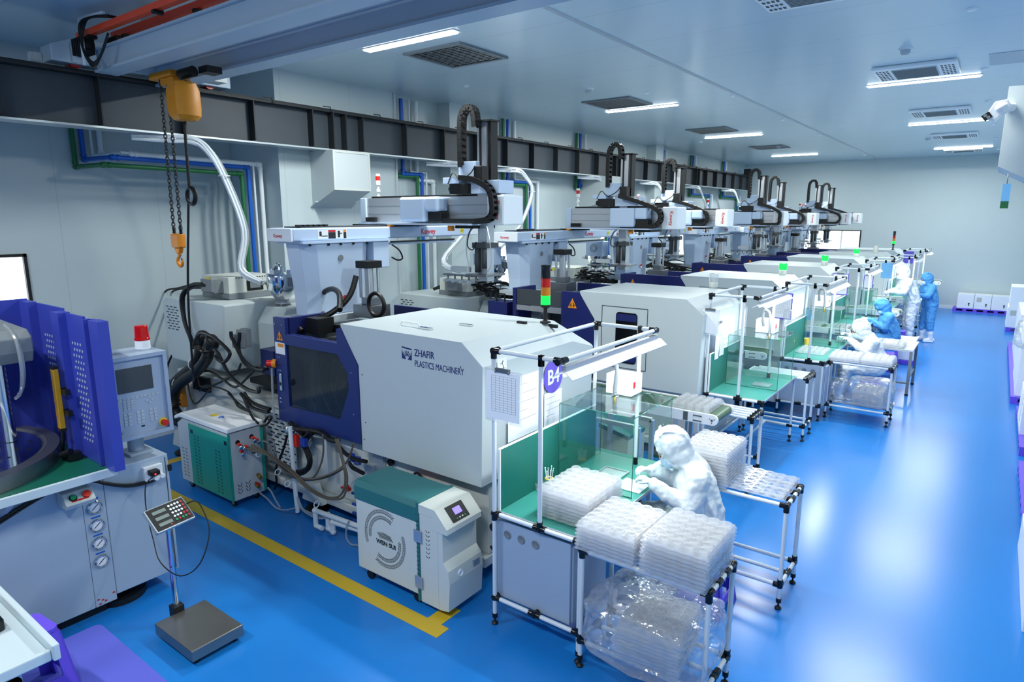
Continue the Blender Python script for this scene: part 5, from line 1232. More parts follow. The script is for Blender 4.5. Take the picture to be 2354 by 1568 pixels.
clipboard(-2.80, -2.48, 3.45, 1.62, 2.0, 'clipboard with a printed table hanging at the near end of the nearest bench')
clipboard(-2.78, -2.55, 7.56, 1.64, 1.95, 'blank looking clipboard with black clip on the second bench frame', lines=False)
clipboard(-2.65, -2.38, 10.27, 1.50, 1.90, 'blue edged clipboard hanging between the second and third benches', frame='lilac_print')
clipboard(-2.54, -2.25, 13.97, 1.52, 1.94, 'blue edged clipboard on the fourth bench frame', frame='lilac_print')
clipboard(-2.42, -2.22, 16.97, 1.36, 1.70, 'small clipboard on the fifth bench frame', frame='lilac_print', lines=False)
# papers on the machine end behind the nearest bench
def sheet(y0, y1, z0, z1, x, label, m_='paper', lines=0, group=None):
    t = thing('wall_notice', (x, y0, z0), label, 'notice', group)
    part('sheet', MB().box(0, .002, 0, y1 - y0, 0, z1 - z0), m_, t)
    if lines:
        b = MB()
        for i in range(lines): b.box(.0021, .0028, .03, (y1 - y0) * (.9 if i % 3 else .6), (z1 - z0) * (1 - (i + 1) / (lines + 2)), (z1 - z0) * (1 - (i + 1) / (lines + 2)) + .003)
        part('print', b, 'lilac_print' if m_ == 'blue_paper' else 'mid_grey', t)
    return t
sheet(4.12, 4.58, 1.18, 1.72, -3.10, 'large white paper sheets clipped to the end of the nearest machine', lines=5)
sheet(3.98, 4.10, 1.45, 1.92, -3.10, 'narrow printed sheet behind the hanging clipboard on the nearest machine', lines=9)
sheet(4.66, 4.95, 1.15, 1.48, -3.10, 'white form with a small barcode on the nearest machine end', lines=4)
d_ = thing('round_number_sign', (-3.098, 4.80, 1.62), 'round purple sign with a white number on the end of the nearest machine', 'sign')
b = MB(); b.lathe([(0, 0), (.155, 0), (.155, .003), (0, .003)], n=36, axis='x', smooth=False); part('disc', b, 'lilac_print', d_)
text('number', 'B4', .19, (.004, 0, -.065), SIDE, 'label_white', d_, False, align='CENTER', bold=.004)
t = thing('wall_notice', (-2.645, 7.74, 1.30), 'pale blue lined sheets hanging from a clip above the second bench board', 'notice')
part('sheet', MB().box(0, .002, 0, .14, 0, .42), 'blue_paper', t); part('sheet', MB().box(.003, .005, .16, .32, .02, .44), 'blue_paper', t)
b = MB(); b.box(-.005, .01, .12, .2, .44, .47); part('clip', b, 'steel', t)
part('print', (lambda b: [b.box(.0052, .006, .17, .31, .05 + i * .02, .052 + i * .02) for i in range(18)] and b)(MB()), 'lilac_print', t)
sheet(8.0, 8.6, 1.2, 1.75, -2.70, 'white paper forms on the second machine end above the green board', lines=6)
sheet(10.7, 11.6, 1.42, 1.78, -2.512, 'white paper forms behind the third bench', lines=6)
sheet(14.2, 15.1, 1.42, 1.78, -2.512, 'white paper forms behind the fourth bench', lines=4)
sn = single('wall_notice', MB().box(-2.08, -1.86, 16.97, 16.98, 1.64, 1.99), 'sky_card', 'sky blue sheet hanging on the fifth bench frame', 'notice')
sn = single('wall_notice', MB().box(-2.14, -1.90, 21.76, 21.77, 1.70, 2.04), 'lilac_print', 'purple sheet hanging on the farthest bench frame', 'notice')
# swab cups
t = thing('swab_cup', (-2.62, 4.02, .9225), 'clear cup of white cotton swabs with a yellow tie on the nearest bench', 'cup')
part('cup', MB().lathe([(.03, 0), (.036, .10), (.034, .10), (.028, .004), (0, .004)], n=18), 'clear_part', t)
b = MB()
for i in range(8):
    a = i * .8; b.cyl((.008 * cos(a), .008 * sin(a), .01), (.035 * cos(a), .035 * sin(a), .17 + .01 * (i % 3)), .0025, 5); b.ball((.035 * cos(a), .035 * sin(a), .17 + .01 * (i % 3)), .005, 6, 4)
part('swab', b, 'paper', t); part('yellow_tie', MB().torus((0, 0, .10), .03, .007, 'z', 14, 6), 'yellow_cup', t)
t = thing('clear_cup', (-2.70, 4.0, .9225), 'low round clear cup left of the swabs on the nearest bench', 'cup')
part('cup', MB().lathe([(.035, 0), (.042, .05), (.044, .055), (.04, .055), (.033, .004), (0, .004)], n=18), 'clear_part', t)
def drip_tray(x, y, label):
    t = thing('mesh_tray', (x, y, .9225), label, 'tray')
    b = MB(); b.box(-.11, .11, -.10, .10, 0, .004)
    for bx in ((-.11, -.1, -.1, .1), (.1, .11, -.1, .1), (-.1, .1, -.1, -.09), (-.1, .1, .09, .1)): b.box(bx[0], bx[1], bx[2], bx[3], .0045, .012)
    part('tray_body', b, 'galvanised', t)
drip_tray(-2.38, 4.62, 'small grey steel mesh tray inside the nearest glass box')
drip_tray(-2.22, 8.35, 'steel mesh tray sunk in the second green bench')
t = thing('bench_scale', (-2.07, 4.86, .9225), 'small white tilted display device beside the nearest worker hands', 'device')
part('base', MB().box(-.07, .07, -.08, .08, 0, .03), 'light_grey', t, bev=.005)
b = MB(); R = Matrix.Rotation(R_(-40), 3, 'Y'); b.cbox((-.02, 0, .075), (.12, .17, .03), R); part('display_head', b, 'floor_white', t, bev=.006)
b = MB(); b.cbox((.03, 0, .10), (.11, .15, .02), R); part('cover', b, 'light_grey', t, bev=.005)
single('work_cloth', MB().box(-2.24, -2.02, 4.38, 4.60, .9225, .928), 'paper', 'bright white cloth under the nearest worker hands', 'cloth')
t = thing('bench_scale', (-1.98, 12.14, .9225), 'white tilted display device on the third bench by the seated worker', 'device')
part('base', MB().box(-.07, .07, -.08, .08, 0, .04), 'light_grey', t, bev=.005); part('display_head', MB().box(-.06, .06, -.07, .07, .041, .09), 'floor_white', t, bev=.006)
t = thing('yellow_cup', (-2.36, 11.35, .9225), 'tall yellow cup of swabs at the third glass box', 'cup')
part('cup', MB().lathe([(.03, 0), (.045, .13), (.04, .13), (.0, .01)], n=16), 'yellow_cup', t)
bag(-2.42, 10.22, 1.45, .06, .05, .12, 'small clear bag hanging on the third bench frame', 21.0, e=.8)
# chiller-like beige unit and rack seen through the nearest glass box
t = thing('mould_heater', (-2.75, 5.75, 0), 'beige mould heater standing between the first two machines', 'cabinet')
part('body', MB().prism([(-.5, .08), (.0, .08), (.03, .35), (-.04, .45), (-.04, .8), (-.5, .9)], 'y', 0, .38), 'beige2', t, bev=.01)
part('top_cover', MB().prism([(-.5, .9), (-.04, .8), (-.04, .84), (-.5, .95)], 'y', -.003, .383), 'teal', t)
for x_, y_ in ((-.42, .06), (-.06, .06), (-.42, .32), (-.06, .32)): part('caster', MB().cyl((x_, y_ - .012, .035), (x_, y_ + .012, .035), .035, 12), 'black', t)
t = thing('frame_rack', (-2.75, 5.35, 0), 'aluminium profile stand with clear bottles under it behind the nearest bench', 'stand')
for x_ in (-.2, .25):
    for y_ in (0, .3): part('post', MB().box(x_ - .02, x_ + .02, y_ - .02, y_ + .02, 0, 1.1), 'aluminium', t)
for z_ in (.55, 1.08): part('shelf_bar', (lambda b: b.box(-.2, .25, -.02, .02, z_, z_ + .04).box(-.2, .25, .28, .32, z_, z_ + .04))(MB()), 'aluminium', t)

# ================================================================== STOOLS AND PEOPLE
def stool(x, y, h, label, rz=0., first={}):
    if h not in first:
        t = thing('plastic_stool', (x, y, 0), label, 'stool', 'purple plastic stools', rz)
        a, c = .135, .19; b = MB(); n = 6
        part('seat', MB().prism([(-a, -a * .8), (-a * .8, -a), (a * .8, -a), (a, -a * .8), (a, a * .8), (a * .8, a), (-a * .8, a), (-a, a * .8)], 'z', h - .03, h), 'purple', t, bev=.006)
        def P(u, z_): s_ = a + (c - a) * (h - .03 - z_) / (h - .03); return u * s_, s_
        for q in range(4):
            R = Matrix.Rotation(q * pi / 2, 3, 'Z'); b = MB()
            def slab(us, zs):
                vs = []
                for tk in (0, .012):
                    for (u, z_) in zip(us, zs):
                        x_, s_ = P(u, z_); vs.append(R @ Vector((x_, -s_ + tk, z_)))
                b.add(vs, [(0, 1, 2, 3), (7, 6, 5, 4), (0, 4, 5, 1), (1, 5, 6, 2), (2, 6, 7, 3), (3, 7, 4, 0)])
            slab((-1, 1, 1, -1), (h - .11, h - .11, h - .0305, h - .0305)); slab((-1, -.62, -.62, -1), (0, 0, h - .11, h - .11)); slab((.62, 1, 1, .62), (0, 0, h - .11, h - .11)); slab((-.62, .62, .62, -.62), (.09, .09, .15, .15))
            part('side_frame', b, 'purple', t)
        first[h] = t; return t
    return dup(first[h], (x, y, 0), label, rz=rz)
stool(-1.56, 4.70, .46, 'purple plastic stool under the nearest seated worker', 0)
stool(-1.45, 12.0, .44, 'purple plastic stool under the seated white suited worker', .2)
stool(-1.50, 14.2, .44, 'purple plastic stool beside the grey steel table', .1)
stool(-1.55, 15.1, .46, 'purple plastic stool under the seated blue suited worker', .1)
stool(-1.62, 17.2, .44, 'purple plastic stool standing free behind the tall worker', 0)

def capsule(b, p, q, r0, r1, n=14):
    b.cyl(p, q, r0, n, r1); b.ball(p, r0, n, 8); b.ball(q, r1, n, 8)
def soft(name, b, m_, parent, vox=.016, it=6, disp=.0, seed=0):
    o = part(name, b, m_, parent)
    md = o.modifiers.new('one_surface', 'REMESH'); md.mode = 'VOXEL'; md.voxel_size = vox; md.use_smooth_shade = True
    s_ = o.modifiers.new('smooth', 'SMOOTH'); s_.factor = .5; s_.iterations = it
    if disp:
        tx = bpy.data.textures.new('folds', 'CLOUDS'); tx.noise_scale = .085; tx.noise_depth = 3
        d = o.modifiers.new('folds', 'DISPLACE'); d.texture = tx; d.strength = disp; d.mid_level = .5; d.texture_coords = 'GLOBAL'
    return o
def hand(b, w, d, side, curl=1.):
    """wrist w, pointing d; palm and five bent fingers of different length"""
    d = Vector(d).normalized(); up = Vector((0, 0, 1)); s_ = d.cross(up).normalized() * side; n = s_.cross(d).normalized()
    if n.z > 0: n = -n
    w = Vector(w); capsule(b, w, w + d * .03, .022, .024)
    c = w + d * .06
    for k in (-1, 0, 1): capsule(b, w + d * .025 + s_ * k * .018, c + s_ * k * .024, .0145, .0125, 10)
    for k, L in ((-1.5, .026), (-.5, .031), (.5, .033), (1.5, .029)):
        p0 = c + s_ * k * .019 + d * .008; p1 = p0 + (d * .8 + n * .6 * curl).normalized() * L; p2 = p1 + (d * .35 + n * curl).normalized() * L * .8; p3 = p2 + (d * -.2 + n * curl).normalized() * L * .5
        capsule(b, p0, p1, .0095, .009, 8); capsule(b, p1, p2, .009, .008, 8); capsule(b, p2, p3, .008, .007, 8)
    p0 = w + d * .03 - s_ * .026; p1 = p0 + (d * .6 - s_ * .7 + n * .3).normalized() * .03; p2 = p1 + (d * .8 + n * .7 + s_ * .2).normalized() * .028
    capsule(b, p0, p1, .012, .0105, 8); capsule(b, p1, p2, .0105, .0085, 8)
def person(loc, rz, label, suit, pose, H=1.0, boots=True, skin_show=True):
    """faces local -X. pose: joints in local metres"""
    t = thing('person', loc, label, 'person', None, rz); t.scale = (H, H, H); J = pose; V = lambda k: Vector(J[k])
    hd = V('head'); nk = V('neck'); tilt = J.get('tilt', .3); Rh = Matrix.Rotation(-tilt, 3, 'Y')   # + leans the face down
    Rh = Matrix.Rotation(J.get('turn', 0.), 3, 'Z') @ Rh
    hp = lambda x, y, z_: hd + Rh @ Vector((x, y, z_))
    # body: one continuous skin surface with head, face, trunk, limbs
    b = MB()
    def eb(c, r):  # rotated ellipsoid about the head
        q = MB().ball((0, 0, 0), r, 16, 12); b.add([hd + Rh @ (Vector(v) + Vector(c)) for v in q.v], q.f, True)
    eb((0, 0, .02), (.095, .074, .10)); eb((-.03, 0, -.045), (.062, .056, .07)); eb((-.075, 0, -.09), (.022, .03, .022)); eb((-.102, 0, -.022), (.016, .013, .026)); eb((-.088, 0, .018), (.014, .05, .012))
    for s_ in (-1, 1): eb((.0, s_ * .076, -.015), (.02, .01, .032)); eb((-.075, s_ * .035, -.035), (.02, .02, .02))
    eb((-.092, 0, -.06), (.012, .024, .008))
    capsule(b, hd + Rh @ Vector((.02, 0, -.07)), nk, .048, .052)
    capsule(b, nk, V('chest'), .06, .12); capsule(b, V('chest'), V('hip'), .12, .12)
    for s_ in ('l', 'r'):
        capsule(b, V('chest') + Vector((0, 0, .05)), V('sh' + s_), .06, .045); capsule(b, V('sh' + s_), V('el' + s_), .042, .034); capsule(b, V('el' + s_), V('wr' + s_), .032, .022)
        capsule(b, V('hip') + (V('hj' + s_) - V('hip')) * .8, V('kn' + s_), .075, .05); capsule(b, V('kn' + s_), V('an' + s_), .048, .034); capsule(b, V('an' + s_), V('to' + s_), .034, .026)
    body = soft('body', b, 'skin', t, .011, 3)
    b = MB()
    for s_ in (-1, 1): b.ball(hp(-.086, s_ * .030, .0), .009, 10, 8)
    part('eye', b, 'hair_dark', body)
    # hooded coverall
    b = MB(); w = 1.28
    def es(c, r): q = MB().ball((0, 0, 0), r, 18, 14); b.add([hd + Rh @ (Vector(v) + Vector(c)) for v in q.v], q.f, True)
    es((.03, 0, .038), (.128, .112, .132)); es((.032, 0, -.05), (.112, .106, .095)); es((.01, 0, -.10), (.085, .085, .055))
    capsule(b, hd + Rh @ Vector((.035, 0, -.08)), nk + Vector((.01, 0, 0)), .08, .085)
    ch, hi = V('chest'), V('hip'); capsule(b, nk, ch + Vector((0, 0, .02)), .085, .145)
    u = Vector((0, .055, 0))
    for k in (-1, 1): capsule(b, ch + u * k, (ch + hi) / 2 + u * k * 1.1 + Vector((.015, 0, 0)), .155, .15); capsule(b, (ch + hi) / 2 + u * k * 1.1 + Vector((.015, 0, 0)), hi + u * k * 1.1, .145, .155)
    for s_ in ('l', 'r'):
        sh, el, wr, kn, an = V('sh' + s_), V('el' + s_), V('wr' + s_), V('kn' + s_), V('an' + s_)
        capsule(b, ch + Vector((0, 0, .08)), sh, .105, .09); capsule(b, sh, el, .09, .074); capsule(b, el, wr + (el - wr).normalized() * .02, .074, .048)
        capsule(b, wr + (el - wr).normalized() * .07, wr + (el - wr).normalized() * .03, .055, .048)
        capsule(b, hi + (V('hj' + s_) - hi) * .9, kn, .125, .095); capsule(b, kn, an + (kn - an).normalized() * (.26 if boots else .05), .095, .075 if not boots else .085)
    rnd = random.Random(int(abs(loc[1]) * 77))
    for k in (-.07, -.03, .03, .075):   # gathers of the hood from brow to nape
        b.tube([hd + Rh @ Vector((-.065, k * .8, .12)), hd + Rh @ Vector((.04, k * 1.2, .158)), hd + Rh @ Vector((.145, k, .06)), hd + Rh @ Vector((.13, k * .6, -.09))], .006, 6)
    for s_ in (-1, 1): b.tube([hd + Rh @ Vector((-.085, s_ * .06, .08)), hd + Rh @ Vector((-.075, s_ * .10, .0)), hd + Rh @ Vector((-.05, s_ * .09, -.09)), hd + Rh @ Vector((-.04, s_ * .03, -.135))], .007, 6)
    b.torus((nk.x, nk.y, nk.z + .01), .10, .016, 'z', 24, 8)
    for i in range(13):   # cloth folds hanging from the shoulders and across the sleeves
        a = -1.9 + 3.8 * i / 12 + rnd.uniform(-.1, .1); top = ch.lerp(nk, .3); rr = .145
        p0 = top + Vector((rr * .75 * cos(a), (rr + .05) * sin(a), rnd.uniform(-.02, .03))); p1 = hi + Vector((.145 * cos(a + rnd.uniform(-.2, .2)), .19 * sin(a), rnd.uniform(-.06, .05))); pm = (p0 + p1) / 2 + Vector((.035 * cos(a), .035 * sin(a), 0))
        b.tube([p0, pm, p1], .016, 8)
    for s_ in ('l', 'r'):
        for A, B, rr in ((V('sh' + s_), V('el' + s_), .072), (V('el' + s_), V('wr' + s_), .056), (V('hip') + (V('hj' + s_) - V('hip')) * .9, V('kn' + s_), .105)):
            d, u1, w1 = b.frame(A, B)
            for i in range(3):
                a = rnd.uniform(0, 6.3); b.tube([A.lerp(B, .1) + (u1 * cos(a) + w1 * sin(a)) * rr, A.lerp(B, .5) + (u1 * cos(a + .7) + w1 * sin(a + .7)) * rr, A.lerp(B, .9) + (u1 * cos(a + 1.3) + w1 * sin(a + 1.3)) * rr * .85], .012, 6)
    soft('coverall', b, suit, t, .0105, 2, .034)
    b = MB(); q = MB().ball((0, 0, 0), (.06, .07, .062), 16, 12); b.add([hd + Rh @ (Vector(v) + Vector((-.062, 0, -.062))) for v in q.v], q.f, True)
    soft('face_mask', b, 'mask_blue', t, .007, 2)
    for s_, sd in (('l', 1), ('r', -1)):
        b = MB(); el, wr = V('el' + s_), V('wr' + s_); d = J.get('hd' + s_, tuple((wr - el).normalized())); hand(b, wr, d, sd)
        capsule(b, wr + (el - wr).normalized() * .045, wr, .034, .026); soft('glove', b, 'glove', t, .0045, 2)
        b = MB(); an, to, kn = V('an' + s_), V('to' + s_), V('kn' + s_)
        capsule(b, an + Vector((.05, 0, -.02)), to, .045, .036); capsule(b, an, to, .05, .036)
        if boots: capsule(b, an, an + (kn - an).normalized() * .27, .055, .07); capsule(b, an + (kn - an).normalized() * .13, an + (kn - an).normalized() * .16, .068, .068)
        b.box(min(to.x, an.x) - .03, max(to.x, an.x) + .04, to.y - .04, to.y + .04, 0.004, .025)
        soft('boot', b, 'boot_white', t, .011, 3)
    return t
def sitting(hz, lean=.2, hands=((-.45, -.06, .0), (-.45, .08, .0)), tilt=.6, foot=(-.35, -.35), turn=0., hx=.0):
    c = Vector((-lean * .75, 0, hz + .36)); nk = Vector((-lean * 1.05, 0, hz + .50)); hd = nk + Vector((-.075 - hx, 0, .125 - hx * .25))
    p = dict(hip=(0, 0, hz + .09), chest=tuple(c), neck=tuple(nk), head=tuple(hd), tilt=tilt, turn=turn)
    for s_, sd, hnd, fx in (('l', -1, hands[0], foot[0]), ('r', 1, hands[1], foot[1])):
        p['sh' + s_] = (c.x - .0, sd * .175, hz + .46); w = Vector(hnd); p['wr' + s_] = tuple(w)
        m_ = (Vector(p['sh' + s_]) + w) / 2; p['el' + s_] = (m_.x + .11, m_.y + sd * .07, m_.z - .17)
        p['hj' + s_] = (0, sd * .1, hz + .06); p['kn' + s_] = (-.40, sd * .12, hz + .03); p['an' + s_] = (fx, sd * .12, .075); p['to' + s_] = (fx - .15, sd * .13, .045)
    return p
def standing(lean=.06, hands=((-.42, -.1, 1.05), (-.42, .1, 1.05)), tilt=.35, step=.0, turn=0.):
    p = dict(hip=(0, 0, .92), chest=(-lean * .6, 0, 1.24), neck=(-lean, 0, 1.40), head=(-lean - .06, 0, 1.525), tilt=tilt, turn=turn)
    for s_, sd, hnd, st in (('l', -1, hands[0], step), ('r', 1, hands[1], -step)):
        p['sh' + s_] = (-lean * .8, sd * .18, 1.345); w = Vector(hnd); p['wr' + s_] = tuple(w)
        m_ = (Vector(p['sh' + s_]) + w) / 2; p['el' + s_] = (m_.x + .06, m_.y + sd * .08, m_.z - .10)
        p['hj' + s_] = (0, sd * .09, .9); p['kn' + s_] = (-.03 + st * .5, sd * .10, .49); p['an' + s_] = (st, sd * .11, .075); p['to' + s_] = (st - .15, sd * .13, .045)
    return p
person((-1.67, 4.84, 0), R_(28), 'person in white hooded coverall and blue mask seated at the nearest bench, head bent', 'suit_white', sitting(.50, .10, ((-.39, -.16, .90), (-.39, .02, .92)), .62, (-.42, -.34), hx=.07), H=1.1)
person((-1.40, 12.0, 0), R_(14), 'person in white hooded coverall seated at the third bench with raised gloved hands', 'suit_white', sitting(.47, .12, ((-.40, -.08, .93), (-.40, .06, .98)), .4, (-.5, -.45), hx=.06), H=1.1)
person((-1.55, 15.1, 0), R_(16), 'person in blue hooded coverall seated at the fourth bench, looking down', 'suit_blue', sitting(.50, .12, ((-.42, -.07, .88), (-.42, .08, .88)), .7, (-.4, -.4)), H=1.08)
person((-1.52, 18.3, 0), R_(22), 'tall person in white hooded coverall standing at the fifth bench', 'suit_white', standing(.2, ((-.46, -.14, 1.12), (-.46, .08, 1.12)), .3), H=1.1)
person((-1.17, 18.72, 0), R_(30), 'person in blue coverall, hood and white boots standing beside the tall worker', 'suit_blue', standing(.1, ((-.40, -.08, 1.14), (-.40, .1, 1.14)), .25, .05), H=1.0)

# ================================================================== LEFT FOREGROUND: VERTICAL PRESS
pr = thing('vertical_press', (-5.6, 1.2, 0), 'pale blue grey vertical press cabinet with blue guards at the left edge', 'press')
b = MB(); b.box(-6.6, -5.23, 1.86, 2.345, .13, 1.145); b.box(-6.6, -5.23, -.3, 1.705, .09, 1.12); part('cabinet', b, 'press_paint', pr, True, .006)
b = MB(); b.box(-6.6, -5.235, 1.708, 1.857, .09, 1.12); part('gauge_panel', b, 'press_paint', pr, True)
b = MB(); b.box(-6.5, -5.30, -.3, 1.80, .0, .085); b.lathe([(0, 0), (.2, 0), (.2, .05), (.12, .06), (0, .07)], (-5.45, 1.95, 0), 24); part('plinth', b, 'black', pr, True)
b = MB(); b.box(-6.7, -4.95, -.3, 1.86, 1.19, 1.255); part('table_plate', b, 'press_top', pr, True, .006)
b = MB(); b.prism([(-6.6, -.3), (-4.97, -.3), (-4.97, 1.84), (-6.6, 1.84)], 'z', 1.2555, 1.2585); part('green_mat', b, 'green_mat', pr, True)
b = MB(); b.prism([(-5.23, 1.185), (-4.97, 1.185), (-5.23, 1.02)], 'y', 1.2, 1.24); b.prism([(1.2, .96), (1.2, 1.17), (1.45, 1.17)], 'x', -5.229, -5.2); part('bracket', b, 'press_paint', pr, True)
b = MB(); b.lathe([(0, 1.26), (.84, 1.26), (.84, 1.365), (.76, 1.37), (.74, 1.355), (.73, 1.355)], (-5.84, .93, 0), 64); part('turntable_rim', b, 'steel', pr, True)
b = MB(); b.lathe([(.729, 1.35), (.729, 1.357), (0, 1.357)], (-5.84, .93, 0), 64, smooth=False); part('turntable', b, 'chrome', pr, True)
b = MB()
for i in range(26):
    a = i * .55; r = .5 + .08 * (i % 3); b.cyl((-5.84 + r * cos(a), .93 + r * sin(a), 1.3572), (-5.84 + r * cos(a), .93 + r * sin(a), 1.359), .012, 10)
part('bolt_hole', b, 'black', pr, True)
for z_ in (.891, .744, .60, .452):
    g_ = MB(); g_.lathe([(.034, .0), (.05, .0), (.052, .012), (.044, .022), (.040, .018)], (-5.2345, 1.783, z_), 28, 'x'); gp = part('pressure_gauge', g_, 'chrome', pr, True)
    part('dial', MB().lathe([(0, .010), (.041, .010)], (-5.2345, 1.783, z_), 28, 'x', False), 'paper', gp, True)
    b = MB(); b.box(-5.2235, -5.222, 1.755, 1.81, z_ - .002, z_ + .003); v0 = Vector((0, 1.783, z_)); R = Matrix.Rotation(R_(40), 3, 'X'); b.v = [tuple(v0 + R @ (Vector(v) - v0)) for v in b.v]
    for k_ in range(11): a = R_(-40 + 26 * k_); b.cyl((-5.223, 1.783 + .033 * cos(a), z_ + .033 * sin(a)), (-5.222, 1.783 + .033 * cos(a), z_ + .033 * sin(a)), .002, 5)
    part('needle', b, 'black', gp, True)
    b = MB(); b.box(-5.2345, -5.233, 1.75, 1.815, z_ + .058, z_ + .07); part('gauge_label', b, 'pipe_blue', pr, True)
# push button box
b = MB(); b.prism([(-5.225, .99), (-5.08, .99), (-5.05, 1.03), (-5.12, 1.10), (-5.225, 1.10)], 'y', 1.55, 1.74); bb = part('button_box', b, 'beige', pr, True, .006)
N_ = Vector((.07, 0, .07)).normalized()
for yy, m_, r in ((1.605, 'button_green', .019), (1.69, 'button_red', .026)):
    c = Vector((-5.085, yy, 1.066)); b = MB(); b.cyl(c, c + N_ * .008, .026, 18); part('button_ring', b, 'black', bb, True)
    b = MB(); b.cyl(c + N_ * .0085, c + N_ * .02, r, 20); part('push_button', b, m_, bb, True)
b = MB(); c = Vector((-5.068, 1.645, 1.048)); b.cbox(c, (.004, .11, .012), Matrix.Rotation(R_(-45), 3, 'Y')); part('red_label', b, 'red', bb, True)
b = MB(); b.tube([(-5.0, .7, .93), (-5.1, 1.05, 1.01), (-5.18, 1.35, 1.09), (-5.2, 1.55, 1.135), (-5.2, 1.75, 1.13), (-5.2, 1.85, 1.07), (-5.2, 2.0, 1.0), (-5.2, 2.15, .975), (-5.2, 2.26, .985)], .011, 8); b.tube([(-5.0, .68, .91), (-5.1, 1.05, .99), (-5.18, 1.35, 1.07), (-5.2, 1.55, 1.12), (-5.2, 1.76, 1.11), (-5.2, 1.87, 1.05), (-5.2, 2.02, .98), (-5.2, 2.17, .96), (-5.2, 2.27, .98)], .009, 8); part('power_cable', b, 'black', pr, True)
b = MB(); b.box(-5.229, -5.19, 2.14, 2.28, .97, 1.09); b.cyl((-5.19, 2.21, 1.0), (-5.14, 2.21, 1.0), .022, 12); b.cyl((-5.19, 2.26, 1.0), (-5.15, 2.26, 1.0), .02, 12); part('socket_block', b, 'floor_white', pr, True, .004)
b = MB(); b.box(-5.188, -5.12, 2.16, 2.23, 1.03, 1.07); part('plug_adapter', b, 'black', pr, True, .006)
part('indicator_light', MB().ball((-5.118, 2.19, 1.045), .006, 8, 6), 'led_red', pr, True)
b = MB(); b.box(-5.229, -5.225, 2.318, 2.322, .15, 1.12); part('seam', b, 'dark_grey', pr, True)
b = MB(); b.box(-5.229, -5.21, 2.335, 2.36, 1.0, 1.05); part('latch', b, 'black', pr, True)
b = MB()
for (y_, z_) in ((1.73, .10), (1.75, .125), (1.77, .11), (1.69, .10), (1.72, .14), (1.83, .15)): b.box(-5.2345, -5.2335, y_, y_ + .018, z_, z_ + .012)
part('rust_spot', b, 'dim_red', pr, True)
# guards: sheet metal with rows of round holes, on the plane y = 1.83
YG = 1.80
b = MB(); b.box(-5.33, -5.06, YG, YG + .012, 1.262, 2.36) if False else b.box(-4.98, -4.83, YG, YG + .07, 1.26, 2.335); b.box(-5.07, -5.03, YG - .01, YG + .04, 1.262, 2.335); b.box(-5.36, -5.07, YG, YG + .02, 1.262, 2.35); b.box(-5.03, -4.98, YG + .04, YG + .06, 1.262, 2.335); b.box(-5.50, -5.36, YG - .05, YG + .03, 1.262, 2.355); b.box(-6.0, -5.50, YG + .03, YG + .045, 1.262, 2.37); b.box(-6.2, -6.0, YG - .03, YG + .03, 1.262, 2.38); b.box(-6.22, -6.19, .2, YG + .03, 1.262, 2.39); gb = b
def holes(x0, x1, z0, z1, yy, r=.011, dx=.045, dz=.045):
    j = 0; z_ = z0
    while z_ < z1:
        x_ = x0 + (dx / 2 if j % 2 else 0)
        while x_ < x1: gb.mat(1).cyl((x_, yy - .0004, z_), (x_, yy - .0025, z_), r, 8); x_ += dx
        z_ += dz; j += 1
holes(-5.90, -5.51, 1.50, 2.14, YG + .03); holes(-5.29, -5.12, 1.42, 2.18, YG)
for i in range(16): gb.cyl((-6.185, 1.35 + .05 * (i % 2), 1.45 + .045 * i), (-6.1875 + .004, 1.46 + .05 * (i % 2), 1.45 + .045 * i), .011, 8)
part('guard_panel', gb, ['royal_blue', 'panel_blue_grey'], pr, True)
b = MB(); b.box(-5.43, -5.375, YG - .12, YG - .085, 1.50, 1.95); part('light_curtain', b, 'sensor_yellow', pr, True, .004)
b = MB(); b.box(-5.432, -5.373, YG - .122, YG - .083, 1.951, 1.97); b.box(-5.432, -5.373, YG - .122, YG - .083, 1.48, 1.499); b.box(-5.40, -5.30, YG - .084, YG - .052, 1.76, 1.80); b.box(-5.40, -5.30, YG - .084, YG - .052, 1.60, 1.64); part('sensor_bracket', b, 'black', pr, True)
b = MB(); b.tube([(-5.40, YG - .1, 1.48), (-5.42, YG - .1, 1.4), (-5.45, YG - .1, 1.33), (-5.5, YG - .08, 1.29)], .012, 8); b.box(-5.42, -5.30, YG - .12, YG - .03, 1.262, 1.32); b.cyl((-5.36, YG - .14, 1.31), (-5.3, YG - .1, 1.34), .025, 10); part('cable_gland', b, 'black', pr, True)
part('guide_column', MB().cyl((-5.86, 1.5, 1.36), (-5.86, 1.5, 2.01), .042, 20), 'chrome', pr, True); part('press_head', MB().prism([(-6.15, 2.011), (-5.46, 2.02), (-5.42, 2.1), (-5.42, 2.2), (-5.5, 2.25), (-6.15, 2.27)], 'y', 1.35, 1.6), 'mid_grey', pr, True, .01)
b = MB(); b.tube([(-5.6, 1.5, 2.28), (-5.42, 1.5, 2.2), (-5.38, 1.5, 2.0), (-5.46, 1.5, 1.82), (-5.6, 1.5, 1.74)], .012, 7).tube([(-5.6, 1.52, 2.26), (-5.44, 1.52, 2.18), (-5.405, 1.52, 2.0), (-5.48, 1.52, 1.84), (-5.6, 1.52, 1.77)], .010, 7); part('clear_hose', b, 'clear_tube', pr, True)

